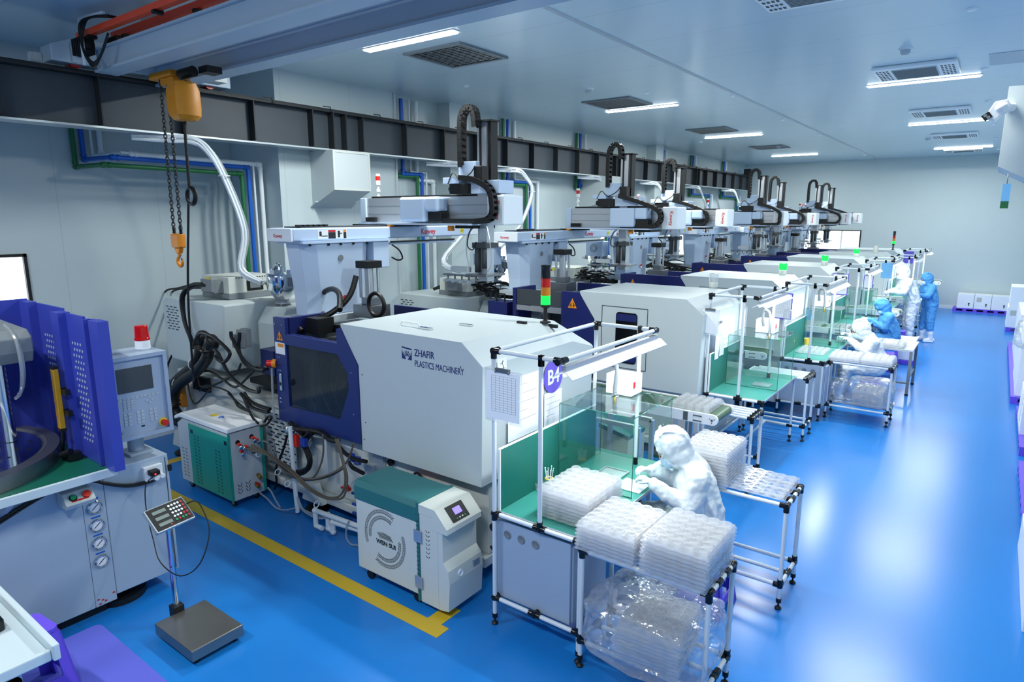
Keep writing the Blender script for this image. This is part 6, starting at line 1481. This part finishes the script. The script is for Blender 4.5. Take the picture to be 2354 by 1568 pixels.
# control panel on its pedestal, behind the guard
cpn = thing('control_panel', (-5.4, 2.2, 1.146), 'grey control panel with dark screen, keypad and red stop button', 'control panel')
b = MB(); b.box(-5.56, -5.36, 2.12, 2.30, 1.146, 1.17); b.cyl((-5.46, 2.21, 1.17), (-5.46, 2.21, 1.32), .06, 18); part('pedestal', b, 'press_paint', cpn, True, .004)
b = MB(); b.box(-5.60, -5.27, 1.985, 2.425, 1.325, 1.985)
for y0, y1, z0, z1 in ((1.985, 2.425, 1.955, 1.985), (1.985, 2.425, 1.325, 1.355), (1.985, 2.015, 1.355, 1.955), (2.395, 2.425, 1.355, 1.955)): b.box(-5.2699, -5.245, y0, y1, z0, z1)
part('housing', b, 'panel_blue_grey', cpn, True)
b = MB()
for i in range(20): b.box(-5.57, -5.3, 1.978, 1.9845, 1.36 + i * .03, 1.372 + i * .03)
part('louver', b, 'dark_grey', cpn, True)
part('screen', MB().box(-5.269, -5.263, 2.05, 2.31, 1.70, 1.89), 'screen_off', cpn, True)
b = MB()
for i in range(10): b.box(-5.269, -5.265, 2.045 + i * .031, 2.068 + i * .031, 1.645, 1.656)
for r in range(4):
    for c in range(3): b.box(-5.269, -5.265, 2.075 + c * .028, 2.097 + c * .028, 1.565 + .019 * r, 1.578 + .019 * r)
for r in range(4):
    for c in range(8):
        if c not in (2, 5): b.box(-5.269, -5.265, 2.07 + c * .032, 2.092 + c * .032, 1.435 + .028 * r, 1.454 + .028 * r)
for a in range(4): b.cyl((-5.269, 2.27 + .022 * cos(a * pi / 2), 1.61 + .022 * sin(a * pi / 2)), (-5.265, 2.27 + .022 * cos(a * pi / 2), 1.61 + .022 * sin(a * pi / 2)), .009, 8)
part('key', b, 'light_grey', cpn, True)
b = MB(); b.cyl((-5.269, 2.355, 1.405), (-5.258, 2.355, 1.405), .034, 20); part('stop_button_ring', b, 'label_yellow', cpn, True)
b = MB(); b.cyl((-5.257, 2.355, 1.405), (-5.22, 2.355, 1.405), .024, 18); part('stop_button', b, 'red', cpn, True)
part('key_lock', MB().cyl((-5.269, 2.05, 1.39), (-5.255, 2.05, 1.39), .01, 12), 'chrome', cpn, True)
part('port', MB().box(-5.269, -5.265, 2.19, 2.215, 1.405, 1.415), 'black', cpn, True)
bc = thing('red_beacon', (-5.42, 2.33, 1.986), 'red rotating beacon on top of the grey control panel', 'beacon')
part('base', MB().lathe([(.045, .0), (.045, .01), (.055, .012), (.055, .075), (.05, .08), (0, .08)], n=22), 'floor_white', bc)
part('base_label', MB().box(.0552, .0562, -.02, .02, .025, .06), 'label_white', bc)
part('red_dome', MB().lathe([(.057, .081), (.057, .095), (.052, .10), (.048, .19), (.04, .198), (0, .20)], n=22), 'beacon_red', bc)
part('bulb', MB().lathe([(0, .09), (.014, .1), (.014, .15), (0, .165)], n=12), 'dim_red', bc)

# ------------------------------------------------------------------ platform scale with display
sc_ = thing('platform_scale', (-4.35, 2.05, 0), 'steel platform scale with pole and tilted keypad display on the blue floor', 'scale')
b = MB(); b.box(-4.63, -4.10, 1.86, 2.24, .035, .12); part('platform', b, 'brushed_plate', sc_, True, .006)
b = MB(); b.box(-4.60, -4.13, 1.89, 2.21, .02, .034); part('base_frame', b, 'black', sc_, True)
b = MB()
for x_, y_ in ((-4.58, 1.91), (-4.15, 1.91), (-4.58, 2.19), (-4.15, 2.19)): b.cyl((x_, y_, 0), (x_, y_, .02), .022, 12)
part('foot', b, 'black', sc_, True)
b = MB(); b.box(-4.70, -4.62, 2.0, 2.08, .02, .17); part('pole_socket', b, 'black', sc_, True, .006)
part('pole', MB().cyl((-4.66, 2.04, .17), (-4.66, 2.04, .84), .021, 16), 'chrome', sc_, True)
R = Matrix.Rotation(R_(8), 3, 'Z') @ Matrix.Rotation(R_(42), 3, 'Y'); hc = Vector((-4.62, 2.04, .90))
def hb(c, d): q = MB().cbox(hc + R @ Vector(c), d, R); return q
hd_ = part('display_housing', hb((0, 0, 0), (.20, .30, .035)), 'galvanised', sc_, True, .008)
part('front_plate', hb((0, 0, .0185), (.18, .28, .002)), 'black', hd_, True)
b = MB()
for k_, c in enumerate(((-.05, -.06), (.0, -.06), (.05, -.06))): q = hb((c[0], c[1], .0205), (.026, .10, .002)); b.add(q.v, q.f)
part('lcd', b, 'lcd', hd_, True)
b = MB()
for i in range(5):
    for j in range(5):
        c = hc + R @ Vector((-.062 + i * .03, .02 + j * .024, .0202)); n_ = R @ Vector((0, 0, .003)); b.mat(1 if (j == 4 or (i, j) in ((3, 3), (4, 1))) else (2 if i == 4 or (i == 3 and j > 2) else 0)); b.cyl(c, c + n_, .009, 10)
part('key', b, ['label_white', 'dim_red', 'button_green'], hd_, True)
b = MB(); q = hb((-.06, -.12, .03), (.003, .003, .001)); part('indicator_light', MB().ball(hc + R @ Vector((.075, -.03, .02)), .003, 8, 6), 'led_red', hd_, True)
b = MB(); b.tube([(-4.66, 2.04, .84), (-4.64, 2.04, .88)], .03, 8, False); b.cyl((-4.64, 2.0, .83), (-4.60, 1.98, .83), .012, 10); part('pivot', b, 'steel', sc_, True)
b = MB(); b.tube([(-5.12, 2.17, 1.03), (-5.10, 2.10, .98), (-5.06, 2.07, .8), (-4.95, 2.05, .6), (-4.75, 2.0, .5), (-4.5, 2.02, .47), (-4.36, 2.1, .58), (-4.38, 2.2, .78), (-4.50, 2.22, .93), (-4.56, 2.2, .97), (-4.60, 2.16, .95)], .0045, 6); part('power_cable', b, 'black', sc_, True)

# ------------------------------------------------------------------ green and white dryer next to machine 1
dr = thing('mould_temperature_unit', (-6.6, 3.5, 0), 'white and green slotted temperature unit on casters beside the nearest machine', 'cabinet')
b = MB(); b.prism([(-7.18, .09), (-6.13, .09), (-6.13, .83), (-7.06, .83), (-7.18, .76)], 'y', 3.362, 3.74); part('body', b, 'light_grey', dr, True, .006)
b = MB(); b.prism([(-7.2, .80), (-7.08, .845), (-6.11, .845), (-6.11, .90), (-7.06, .90), (-7.2, .84)], 'y', 3.34, 3.755); part('top_cover', b, 'floor_white', dr, True, .012)
b = MB(); b.box(-6.92, -6.125, 3.352, 3.3615, .10, .80); b.box(-6.1295, -6.121, 3.352, 3.375, .10, .83); b.box(-6.1295, -6.121, 3.72, 3.75, .10, .83); part('green_panel', b, 'dryer_green', dr, True)
b = MB()
def vs_(x, y, z_, s_, ax='x', w=.022):
    for k in (-1, 1):
        q = MB().cbox((0, 0, 0), (w, .001, .006) if ax == 'x' else (.001, w, .006)); a = R_(55) * k; R0 = Matrix.Rotation(a, 3, 'Y') if ax == 'x' else Matrix.Rotation(a, 3, 'X')
        o_ = Vector((k * s_ * -.011, 0, 0)) if ax == 'x' else Vector((0, k * .016, 0)); b.add([R0 @ Vector(v) + o_ + Vector((x, y, z_)) for v in q.v], q.f)
for i in range(15):
    for x_ in (-6.80, -6.73, -6.38, -6.31): 
        if x_ < -6.5 or i < 13: vs_(x_, 3.351, .15 + i * .038, 1)
for i in range(9):
    for x_ in (-7.10, -7.03): vs_(x_, 3.361, .16 + i * .04, 1)
for i in range(3):
    for y_ in (3.45, 3.54): vs_(-6.1285, y_, .17 + i * .04, 1, 'y', .04)
part('vent_slot', b, 'black', dr, True)
b = MB(); b.box(-6.88, -6.83, 3.3505, 3.352, .70, .745); b.box(-6.20, -6.15, 3.3505, 3.352, .71, .755); part('latch', b, 'black_gloss', dr, True)
b = MB(); b.box(-6.75, -6.45, 3.46, 3.58, .9005, .902); part('caution_label', b, 'label_white', dr, True)
b = MB(); b.box(-6.70, -6.62, 3.48, 3.56, .9021, .903); part('label_symbol', b, 'label_yellow', dr, True)
b = MB(); b.torus((-6.52, 3.52, .903), .025, .006, 'z', 16, 5); part('label_symbol', b, 'pipe_blue', dr, True)
b = MB(); b.cyl((-6.1295, 3.46, .72), (-6.128, 3.46, .72), .026, 16); b.cyl((-6.1295, 3.62, .74), (-6.128, 3.62, .74), .026, 16); part('pipe_hole', b, 'black', dr, True)
b = MB()
for p in ((3.46, .70), (3.50, .68), (3.54, .66), (3.62, .73), (3.66, .70), (3.48, .62)): b.cyl((-6.128, p[0], p[1]), (-6.03, p[0] - .02, p[1] - .02), .016, 10); b.ball((-6.05, p[0] - .016, p[1] - .016), .022, 8, 6)
part('valve_body', b, 'chrome', dr, True)
b = MB()
for p in ((3.46, .70), (3.54, .66), (3.62, .73), (3.66, .70), (3.48, .62)): b.box(-6.10, -6.05, p[0] - .028, p[0] - .002, p[1] + .008, p[1] + .022)
b.box(-6.10, -6.02, 3.60, 3.62, .22, .24); part('valve_handle', b, 'red', dr, True)
b = MB(); b.cyl((-6.128, 3.63, .20), (-6.06, 3.62, .19), .018, 10); b.cyl((-6.128, 3.66, .30), (-6.04, 3.64, .29), .02, 10); part('brass_fitting', b, 'brass', dr, True)
for x_ in (-7.08, -6.22):
    for y_ in (3.42, 3.68):
        c_ = part('caster', MB().cyl((x_, y_ - .014, .038), (x_, y_ + .014, .038), .038, 14), 'black', dr, True); part('fork', MB().box(x_ - .015, x_ + .03, y_ - .02, y_ - .015, .03, .0895).box(x_ - .015, x_ + .03, y_ + .015, y_ + .02, .03, .0895), 'steel', c_, True)

# ------------------------------------------------------------------ beige and teal chiller in front of machine 1
wn = thing('oil_temperature_controller', (-3.55, 3.5, 0), 'beige and teal wheeled temperature controller with lilac display in front of the nearest machine', 'cabinet')
b = MB(); b.box(-4.08, -3.37, 3.30, 3.70, .10, .80); b.box(-3.335, -3.30, 3.30, 3.70, .06, .86) if False else None
b.box(-3.34, -3.15, 3.30, 3.70, .05, .80); part('body', b, 'beige', wn, True, .008)
b = MB(); b.prism([(-3.149, .05), (-3.05, .07), (-3.035, .30), (-3.149, .30)], 'y', 3.302, 3.698); b.prism([(-3.149, .30), (-3.035, .30), (-3.05, .40), (-3.10, .46), (-3.149, .46)], 'y', 3.302, 3.698); b.prism([(-3.149, .46), (-3.10, .46), (-3.10, .70), (-3.149, .70)], 'y', 3.302, 3.698)
part('front_shell', b, 'beige', wn, True)
b = MB(); b.prism([(-3.20, .701), (-3.05, .701), (-3.05, .745), (-3.172, .87), (-3.20, .87)], 'y', 3.296, 3.704); b.prism([(-3.34, .801), (-3.20, .801), (-3.20, .87), (-3.34, .875)], 'y', 3.296, 3.704); part('display_hood', b, 'beige', wn, True)
b = MB(); b.prism([(3.29, .72), (3.29, .84), (3.32, .885), (3.68, .885), (3.71, .84), (3.71, .72)], 'x', -4.09, -3.36); b.box(-3.369, -3.341, 3.292, 3.708, .05, .89); part('teal_cover', b, 'teal', wn, True, .01)
b = MB()
cx_, cz_ = -3.74, .455
def arc(r, a0, a1, step, flip=1):
    a = a0
    while a < a1:
        x_ = cx_ + r * cos(a) * 1.0; z_ = cz_ + r * sin(a) * 1.05
        for k in (-1, 1):
            q = MB().cbox((0, 0, 0), (.022, .001, .0045)); R0 = Matrix.Rotation(-(a + pi / 2 + k * .7), 3, 'Y'); o_ = Vector((cos(a) * k * .009, 0, sin(a) * k * .009)); b.add([R0 @ Vector(v) + o_ + Vector((x_, 3.2995, z_)) for v in q.v], q.f)
        a += step
arc(.225, R_(62), R_(200), .065); arc(.175, R_(62), R_(190), .08); arc(.225, R_(242), R_(380), .065); arc(.175, R_(242), R_(370), .08)
for i in range(17): z_ = .14 + i * .037; b.cbox((-3.362, 3.291, z_), (.014, .001, .004), Matrix.Rotation(.8, 3, 'Y')); b.cbox((-3.348, 3.291, z_), (.014, .001, .004), Matrix.Rotation(-.8, 3, 'Y'))
for i in range(7):
    for x_, k in ((-3.265, -1), (-3.24, 1)): b.cbox((x_, 3.2995, .46 + i * .035), (.022, .001, .005), Matrix.Rotation(-.75 * k, 3, 'Y'))
part('vent_slot', b, 'runway_dark', wn, True)
b = MB()
for i in range(9):
    t0 = i / 9; x_ = cx_ - .085 + t0 * .16; h_ = .055 if i % 2 else .07
    b.prism([(x_, cz_ + .055 - abs(t0 - .5) * .03), (x_ + .008, cz_ + .055 - abs(t0 - .5) * .03), (x_ + .04, cz_ + .0), (x_ + .032, cz_ + .0)], 'y', 3.298, 3.2995)
part('maker_logo', b, 'runway_dark', wn, True)
text('maker_name', 'WEN SUI', .052, (cx_ - .10, 3.2985, cz_ - .055), FRONT, 'runway_dark', wn, bold=.0015, sx=1.1)
# sloped display panel
a0 = Vector((-3.052, 0, .745)); a1 = Vector((-3.172, 0, .87)); dn = (a1 - a0).normalized(); nn = Vector((dn.z, 0, -dn.x))
def slope(u0, u1, y0, y1, h0, h1, nm, m_, par):
    vs = []
    for h_ in (h0, h1):
        for u, y_ in ((u0, y0), (u0, y1), (u1, y1), (u1, y0)): p = a0 + dn * u + nn * h_; vs.append((p.x, y_, p.z))
    return part(nm, MB().add(vs, [(0, 1, 2, 3), (7, 6, 5, 4), (0, 4, 5, 1), (1, 5, 6, 2), (2, 6, 7, 3), (3, 7, 4, 0)]), m_, par, True)
dp = slope(.02, .155, 3.39, 3.58, .0005, .004, 'display_panel', 'black', wn)
slope(.07, .125, 3.45, 3.53, .0045, .007, 'screen', 'screen_lilac', dp)
for y_ in (3.44, 3.47, 3.50, 3.53): slope(.035, .045, y_, y_ + .014, .0045, .007, 'key', 'button_green' if y_ in (3.44, 3.53) else 'label_white', dp)
b = MB(); b.lathe([(.0, .004), (.022, .004), (.026, .012), (.028, .0)], (-3.043, 3.43, .345), 20, 'x'); part('pressure_gauge', b, 'floor_white', wn, True)
b = MB(); b.box(-3.046, -3.03, 3.58, 3.65, .33, .38); part('door_pull', b, 'galvanised', wn, True)
b = MB(); b.box(-3.39, -3.31, 3.285, 3.2915, .56, .66); b.box(-3.39, -3.31, 3.285, 3.2915, .17, .27); part('latch', b, 'aluminium', wn, True, .002)
for x_ in (-3.98, -3.42):
    for y_ in (3.35, 3.65): part('caster', MB().cyl((x_, y_ - .014, .04), (x_, y_ + .014, .04), .04, 14), 'black', wn, True)
b = MB(); b.tube([(-2.98, 3.80, .66), (-2.98, 3.79, .45), (-2.99, 3.78, .40), (-3.02, 3.78, .42)], .010, 7); b.cyl((-2.98, 3.80, .60), (-2.98, 3.76, .60), .035, 14); part('air_regulator', b, 'black', m1, True)

# ------------------------------------------------------------------ lower left: purple pallet, stool and white carton tray
pl = MB(); q = []
for cx0, cy0, a0_ in ((-4.86, 1.56, 90), (-4.86, .2, 180), (-3.92, .2, 270), (-3.92, 1.56, 0)):
    for k_ in range(4): a = R_(a0_ + k_ * 30); q.append((cx0 + .05 * cos(a), cy0 + .05 * sin(a)))
pl.prism(list(reversed(q)), 'z', .115, .15); pl.box(-4.85, -3.95, .2, 1.5, 0, .1145)
single('floor_pallet', pl, 'purple_pale', 'flat purple plastic pallet on the floor at the bottom left corner', 'pallet', bev=.006)
stool_ = dup(bpy.data.objects['plastic_stool'], (-4.42, 1.05, .151), 'pale purple plastic stool standing on the floor pallet at the bottom left', rz=.1)
t = thing('hand_cart', (-4.2, .66, 0), 'white cart top with raised lip cut off by the bottom left corner', 'cart')
b = MB(); b.box(-5.0, -3.62, .3, .95, .855, .88); part('cart_top', b, 'press_top', t, True, .006)
b = MB(); b.box(-5.0, -3.57, .951, .985, .84, .93); b.box(-3.619, -3.59, .3, .95, .84, .90); part('lip', b, 'press_top', t, True, .008)
b = MB()
for x_ in (-3.64,):
    for y_ in (.55, .78): b.cyl((x_ - .01, y_, .78), (x_ + .01, y_, .78), .05, 18); b.box(x_ - .01, x_ + .01, y_ - .05, y_ + .05, .78, .854)
part('rounded_tab', b, 'light_grey', t, True)
for x_ in (-4.9, -3.9): 
    for y_ in (.36, .6): part('leg', MB().cyl((x_, y_, .0), (x_, y_, .854), .015, 10), 'aluminium', t, True)
b = MB(); b.box(-4.35, -4.0, .72, .88, .881, .95); b.box(-4.3, -4.08, .74, .86, .9505, .98); single('black_case', b, 'black_gloss', 'glossy black case lying on the white cart top', 'case', bev=.012)

# ------------------------------------------------------------------ cartons and pallets
def carton(x0, x1, y0, y1, z0, z1, label, face='y', group=None, sticker=False, arrow=True):
    t = thing('carton', ((x0 + x1) / 2, (y0 + y1) / 2, z0), label, 'carton', group)
    b = MB(); b.box(x0, x1, y0, y1, z0, z1); part('box', b, 'carton_white', t, True, .004)
    xm = x0 + (x1 - x0) * .72
    if face == 'y':
        b = MB(); zz = z0 + (z1 - z0) * .18; b.box(xm - .012, xm + .012, y0 - .003, y0 - .001, zz, zz + .06); b.prism([(xm - .035, zz + .06), (xm + .035, zz + .06), (xm, zz + .11)], 'y', y0 - .003, y0 - .001)
        if arrow: part('arrow_mark', b, 'runway_dark', t, True)
        if sticker: part('sticker', MB().box(x0 + .06, x0 + .19, y0 - .003, y0 - .001, z1 - .22, z1 - .08), 'beige2', t, True)
    else:
        b = MB()
        for i in range(5): b.box(x0 - .003, x0 - .001, y0 + (y1 - y0) * .2, y0 + (y1 - y0) * (.5 + .06 * (i % 3)), z1 - .1 - i * (z1 - z0) * .14, z1 - .1 - i * (z1 - z0) * .14 + .02)
        part('print', b, 'panel_blue_grey', t, True)
    part('tape', MB().box(x0 + .01, x1 - .01, (y0 + y1) / 2 - .03, (y0 + y1) / 2 + .03, z1 + .0005, z1 + .002), 'beige', t, True)
    return t
def pallet(x0, x1, y0, y1, label, h=.12):
    b = MB(); b.box(x0, x1, y0, y1, h - .03, h); n = max(3, int((x1 - x0) / .22)); m_ = max(3, int((y1 - y0) / .22))
    for i in range(n):
        for j in range(m_): X_ = x0 + (x1 - x0 - .1) * i / (n - 1); Y_ = y0 + (y1 - y0 - .1) * j / (m_ - 1); b.box(X_, X_ + .1, Y_, Y_ + .1, .03, h - .03)
    b.box(x0, x1, y0, y0 + .1, 0, .03); b.box(x0, x1, y1 - .1, y1, 0, .03)
    return single('floor_pallet', b, 'purple', label, 'pallet')
pallet(-.96, .50, 25.3, 25.88, 'long purple plastic pallet under three cartons at the back wall')
carton(-.86, -.42, 25.32, 25.85, .1205, .57, 'left white carton of three on the pallet at the back wall')
carton(-.41, .03, 25.32, 25.85, .1205, .57, 'middle white carton with a yellowish sticker at the back wall', sticker=True)
carton(.04, .49, 25.32, 25.85, .1205, .57, 'right white carton of three on the pallet at the back wall')
pallet(.42, 1.1, 21.6, 22.7, 'small purple pallet under the tall carton stack at the right')
carton(.40, 1.1, 21.6, 22.6, .1205, .66, 'lower white carton of the tall stack near the back wall', sticker=True, arrow=False)
carton(.42, 1.1, 21.62, 22.6, .662, 1.2, 'upper white carton of the tall stack near the back wall', arrow=False)
pallet(.45, 1.1, 13.2, 19.0, 'long purple pallet row along the right wall')
b = MB(); b.box(.50, 1.08, 13.3, 15.3, .121, 1.0); single('foam_panel_stack', b, 'floor_white', 'stack of white panels on the long purple pallet under the clear bag', 'panels', bev=.004)
b = MB(); b.box(.52, 1.08, 16.0, 18.4, .121, 1.15); single('foam_panel_stack', b, 'floor_white', 'taller pale panel stack on the long pallet beyond the clear bag', 'panels', bev=.004)
pallet(.52, 1.1, 10.3, 12.6, 'purple pallet under the printed carton at the right edge')
carton(.52, 1.1, 10.9, 11.9, .1205, .66, 'printed white carton at the right edge below the clear bag', 'x')
pallet(.50, 1.1, 7.6, 9.7, 'purple pallet nearest the camera at the right edge')
b = MB(); b.box(.47, 1.08, 5.75, 7.35, .0, .33); single('foam_panel_stack', b, 'floor_white', 'white panel stack nearest the camera at the right edge', 'panels', bev=.004)
bb_ = bpy.data.objects.get('plastic_bag.004') 
# white ventilated crate on a purple base between the seated blue worker and the aisle
t = thing('storage_box', (-1.32, 15.75, 0), 'white ventilated box on a purple base in the aisle beside the blue seated worker', 'box')
part('box', MB().box(-.18, .18, -.26, .26, .09, .5), 'carton_white', t, bev=.008); part('base', MB().box(-.2, .2, -.28, .28, 0, .089), 'purple', t, bev=.01)
b = MB()
for i in range(5): b.box(.181, .184, -.18, .1, .16 + i * .06, .18 + i * .06)
part('vent_slot', b, 'panel_blue_grey', t)
part('lid', MB().box(-.19, .19, -.27, .27, .5005, .515), 'floor_white', t)
# security camera and small sign at the right hood
t = thing('security_camera', (-.09, 5.78, 3.78), 'white twin eyed security camera at the left edge of the right air hood', 'camera')
b = MB(); b.ball((0, 0, 0), (.055, .05, .05), 16, 10); b.prism([(-.09, -.06), (-.03, -.09), (.05, .0), (.03, .05), (-.04, .04)], 'y', -.035, .035); part('housing', b, 'floor_white', t, bev=.006)
b = MB(); b.cbox((-.075, -.03, -.055), (.05, .02, .045), Matrix.Rotation(R_(-35), 3, 'Y')); part('lens_plate', b, 'black_gloss', t)
b = MB(); b.cyl((-.085, -.041, -.05), (-.085, -.046, -.05), .011, 12); b.cyl((-.066, -.041, -.062), (-.066, -.046, -.062), .011, 12); part('lens', b, 'mid_grey', t)
part('mount', MB().cyl((.03, .05, .01), (.06, .089, .01), .03, 14), 'floor_white', t)
t = thing('small_sign', (-.01, 5.84, 3.10), 'small blue and green sign hanging under the right air hood', 'sign')
part('blue_field', MB().box(-.012, .035, 0, .004, .05, .17), 'sky_card', t); part('green_field', MB().box(-.012, .035, 0, .004, 0, .0495), 'pipe_green', t)
part('hanger', MB().cyl((.01, .002, .17), (.01, .002, .24), .003, 6), 'steel', t)
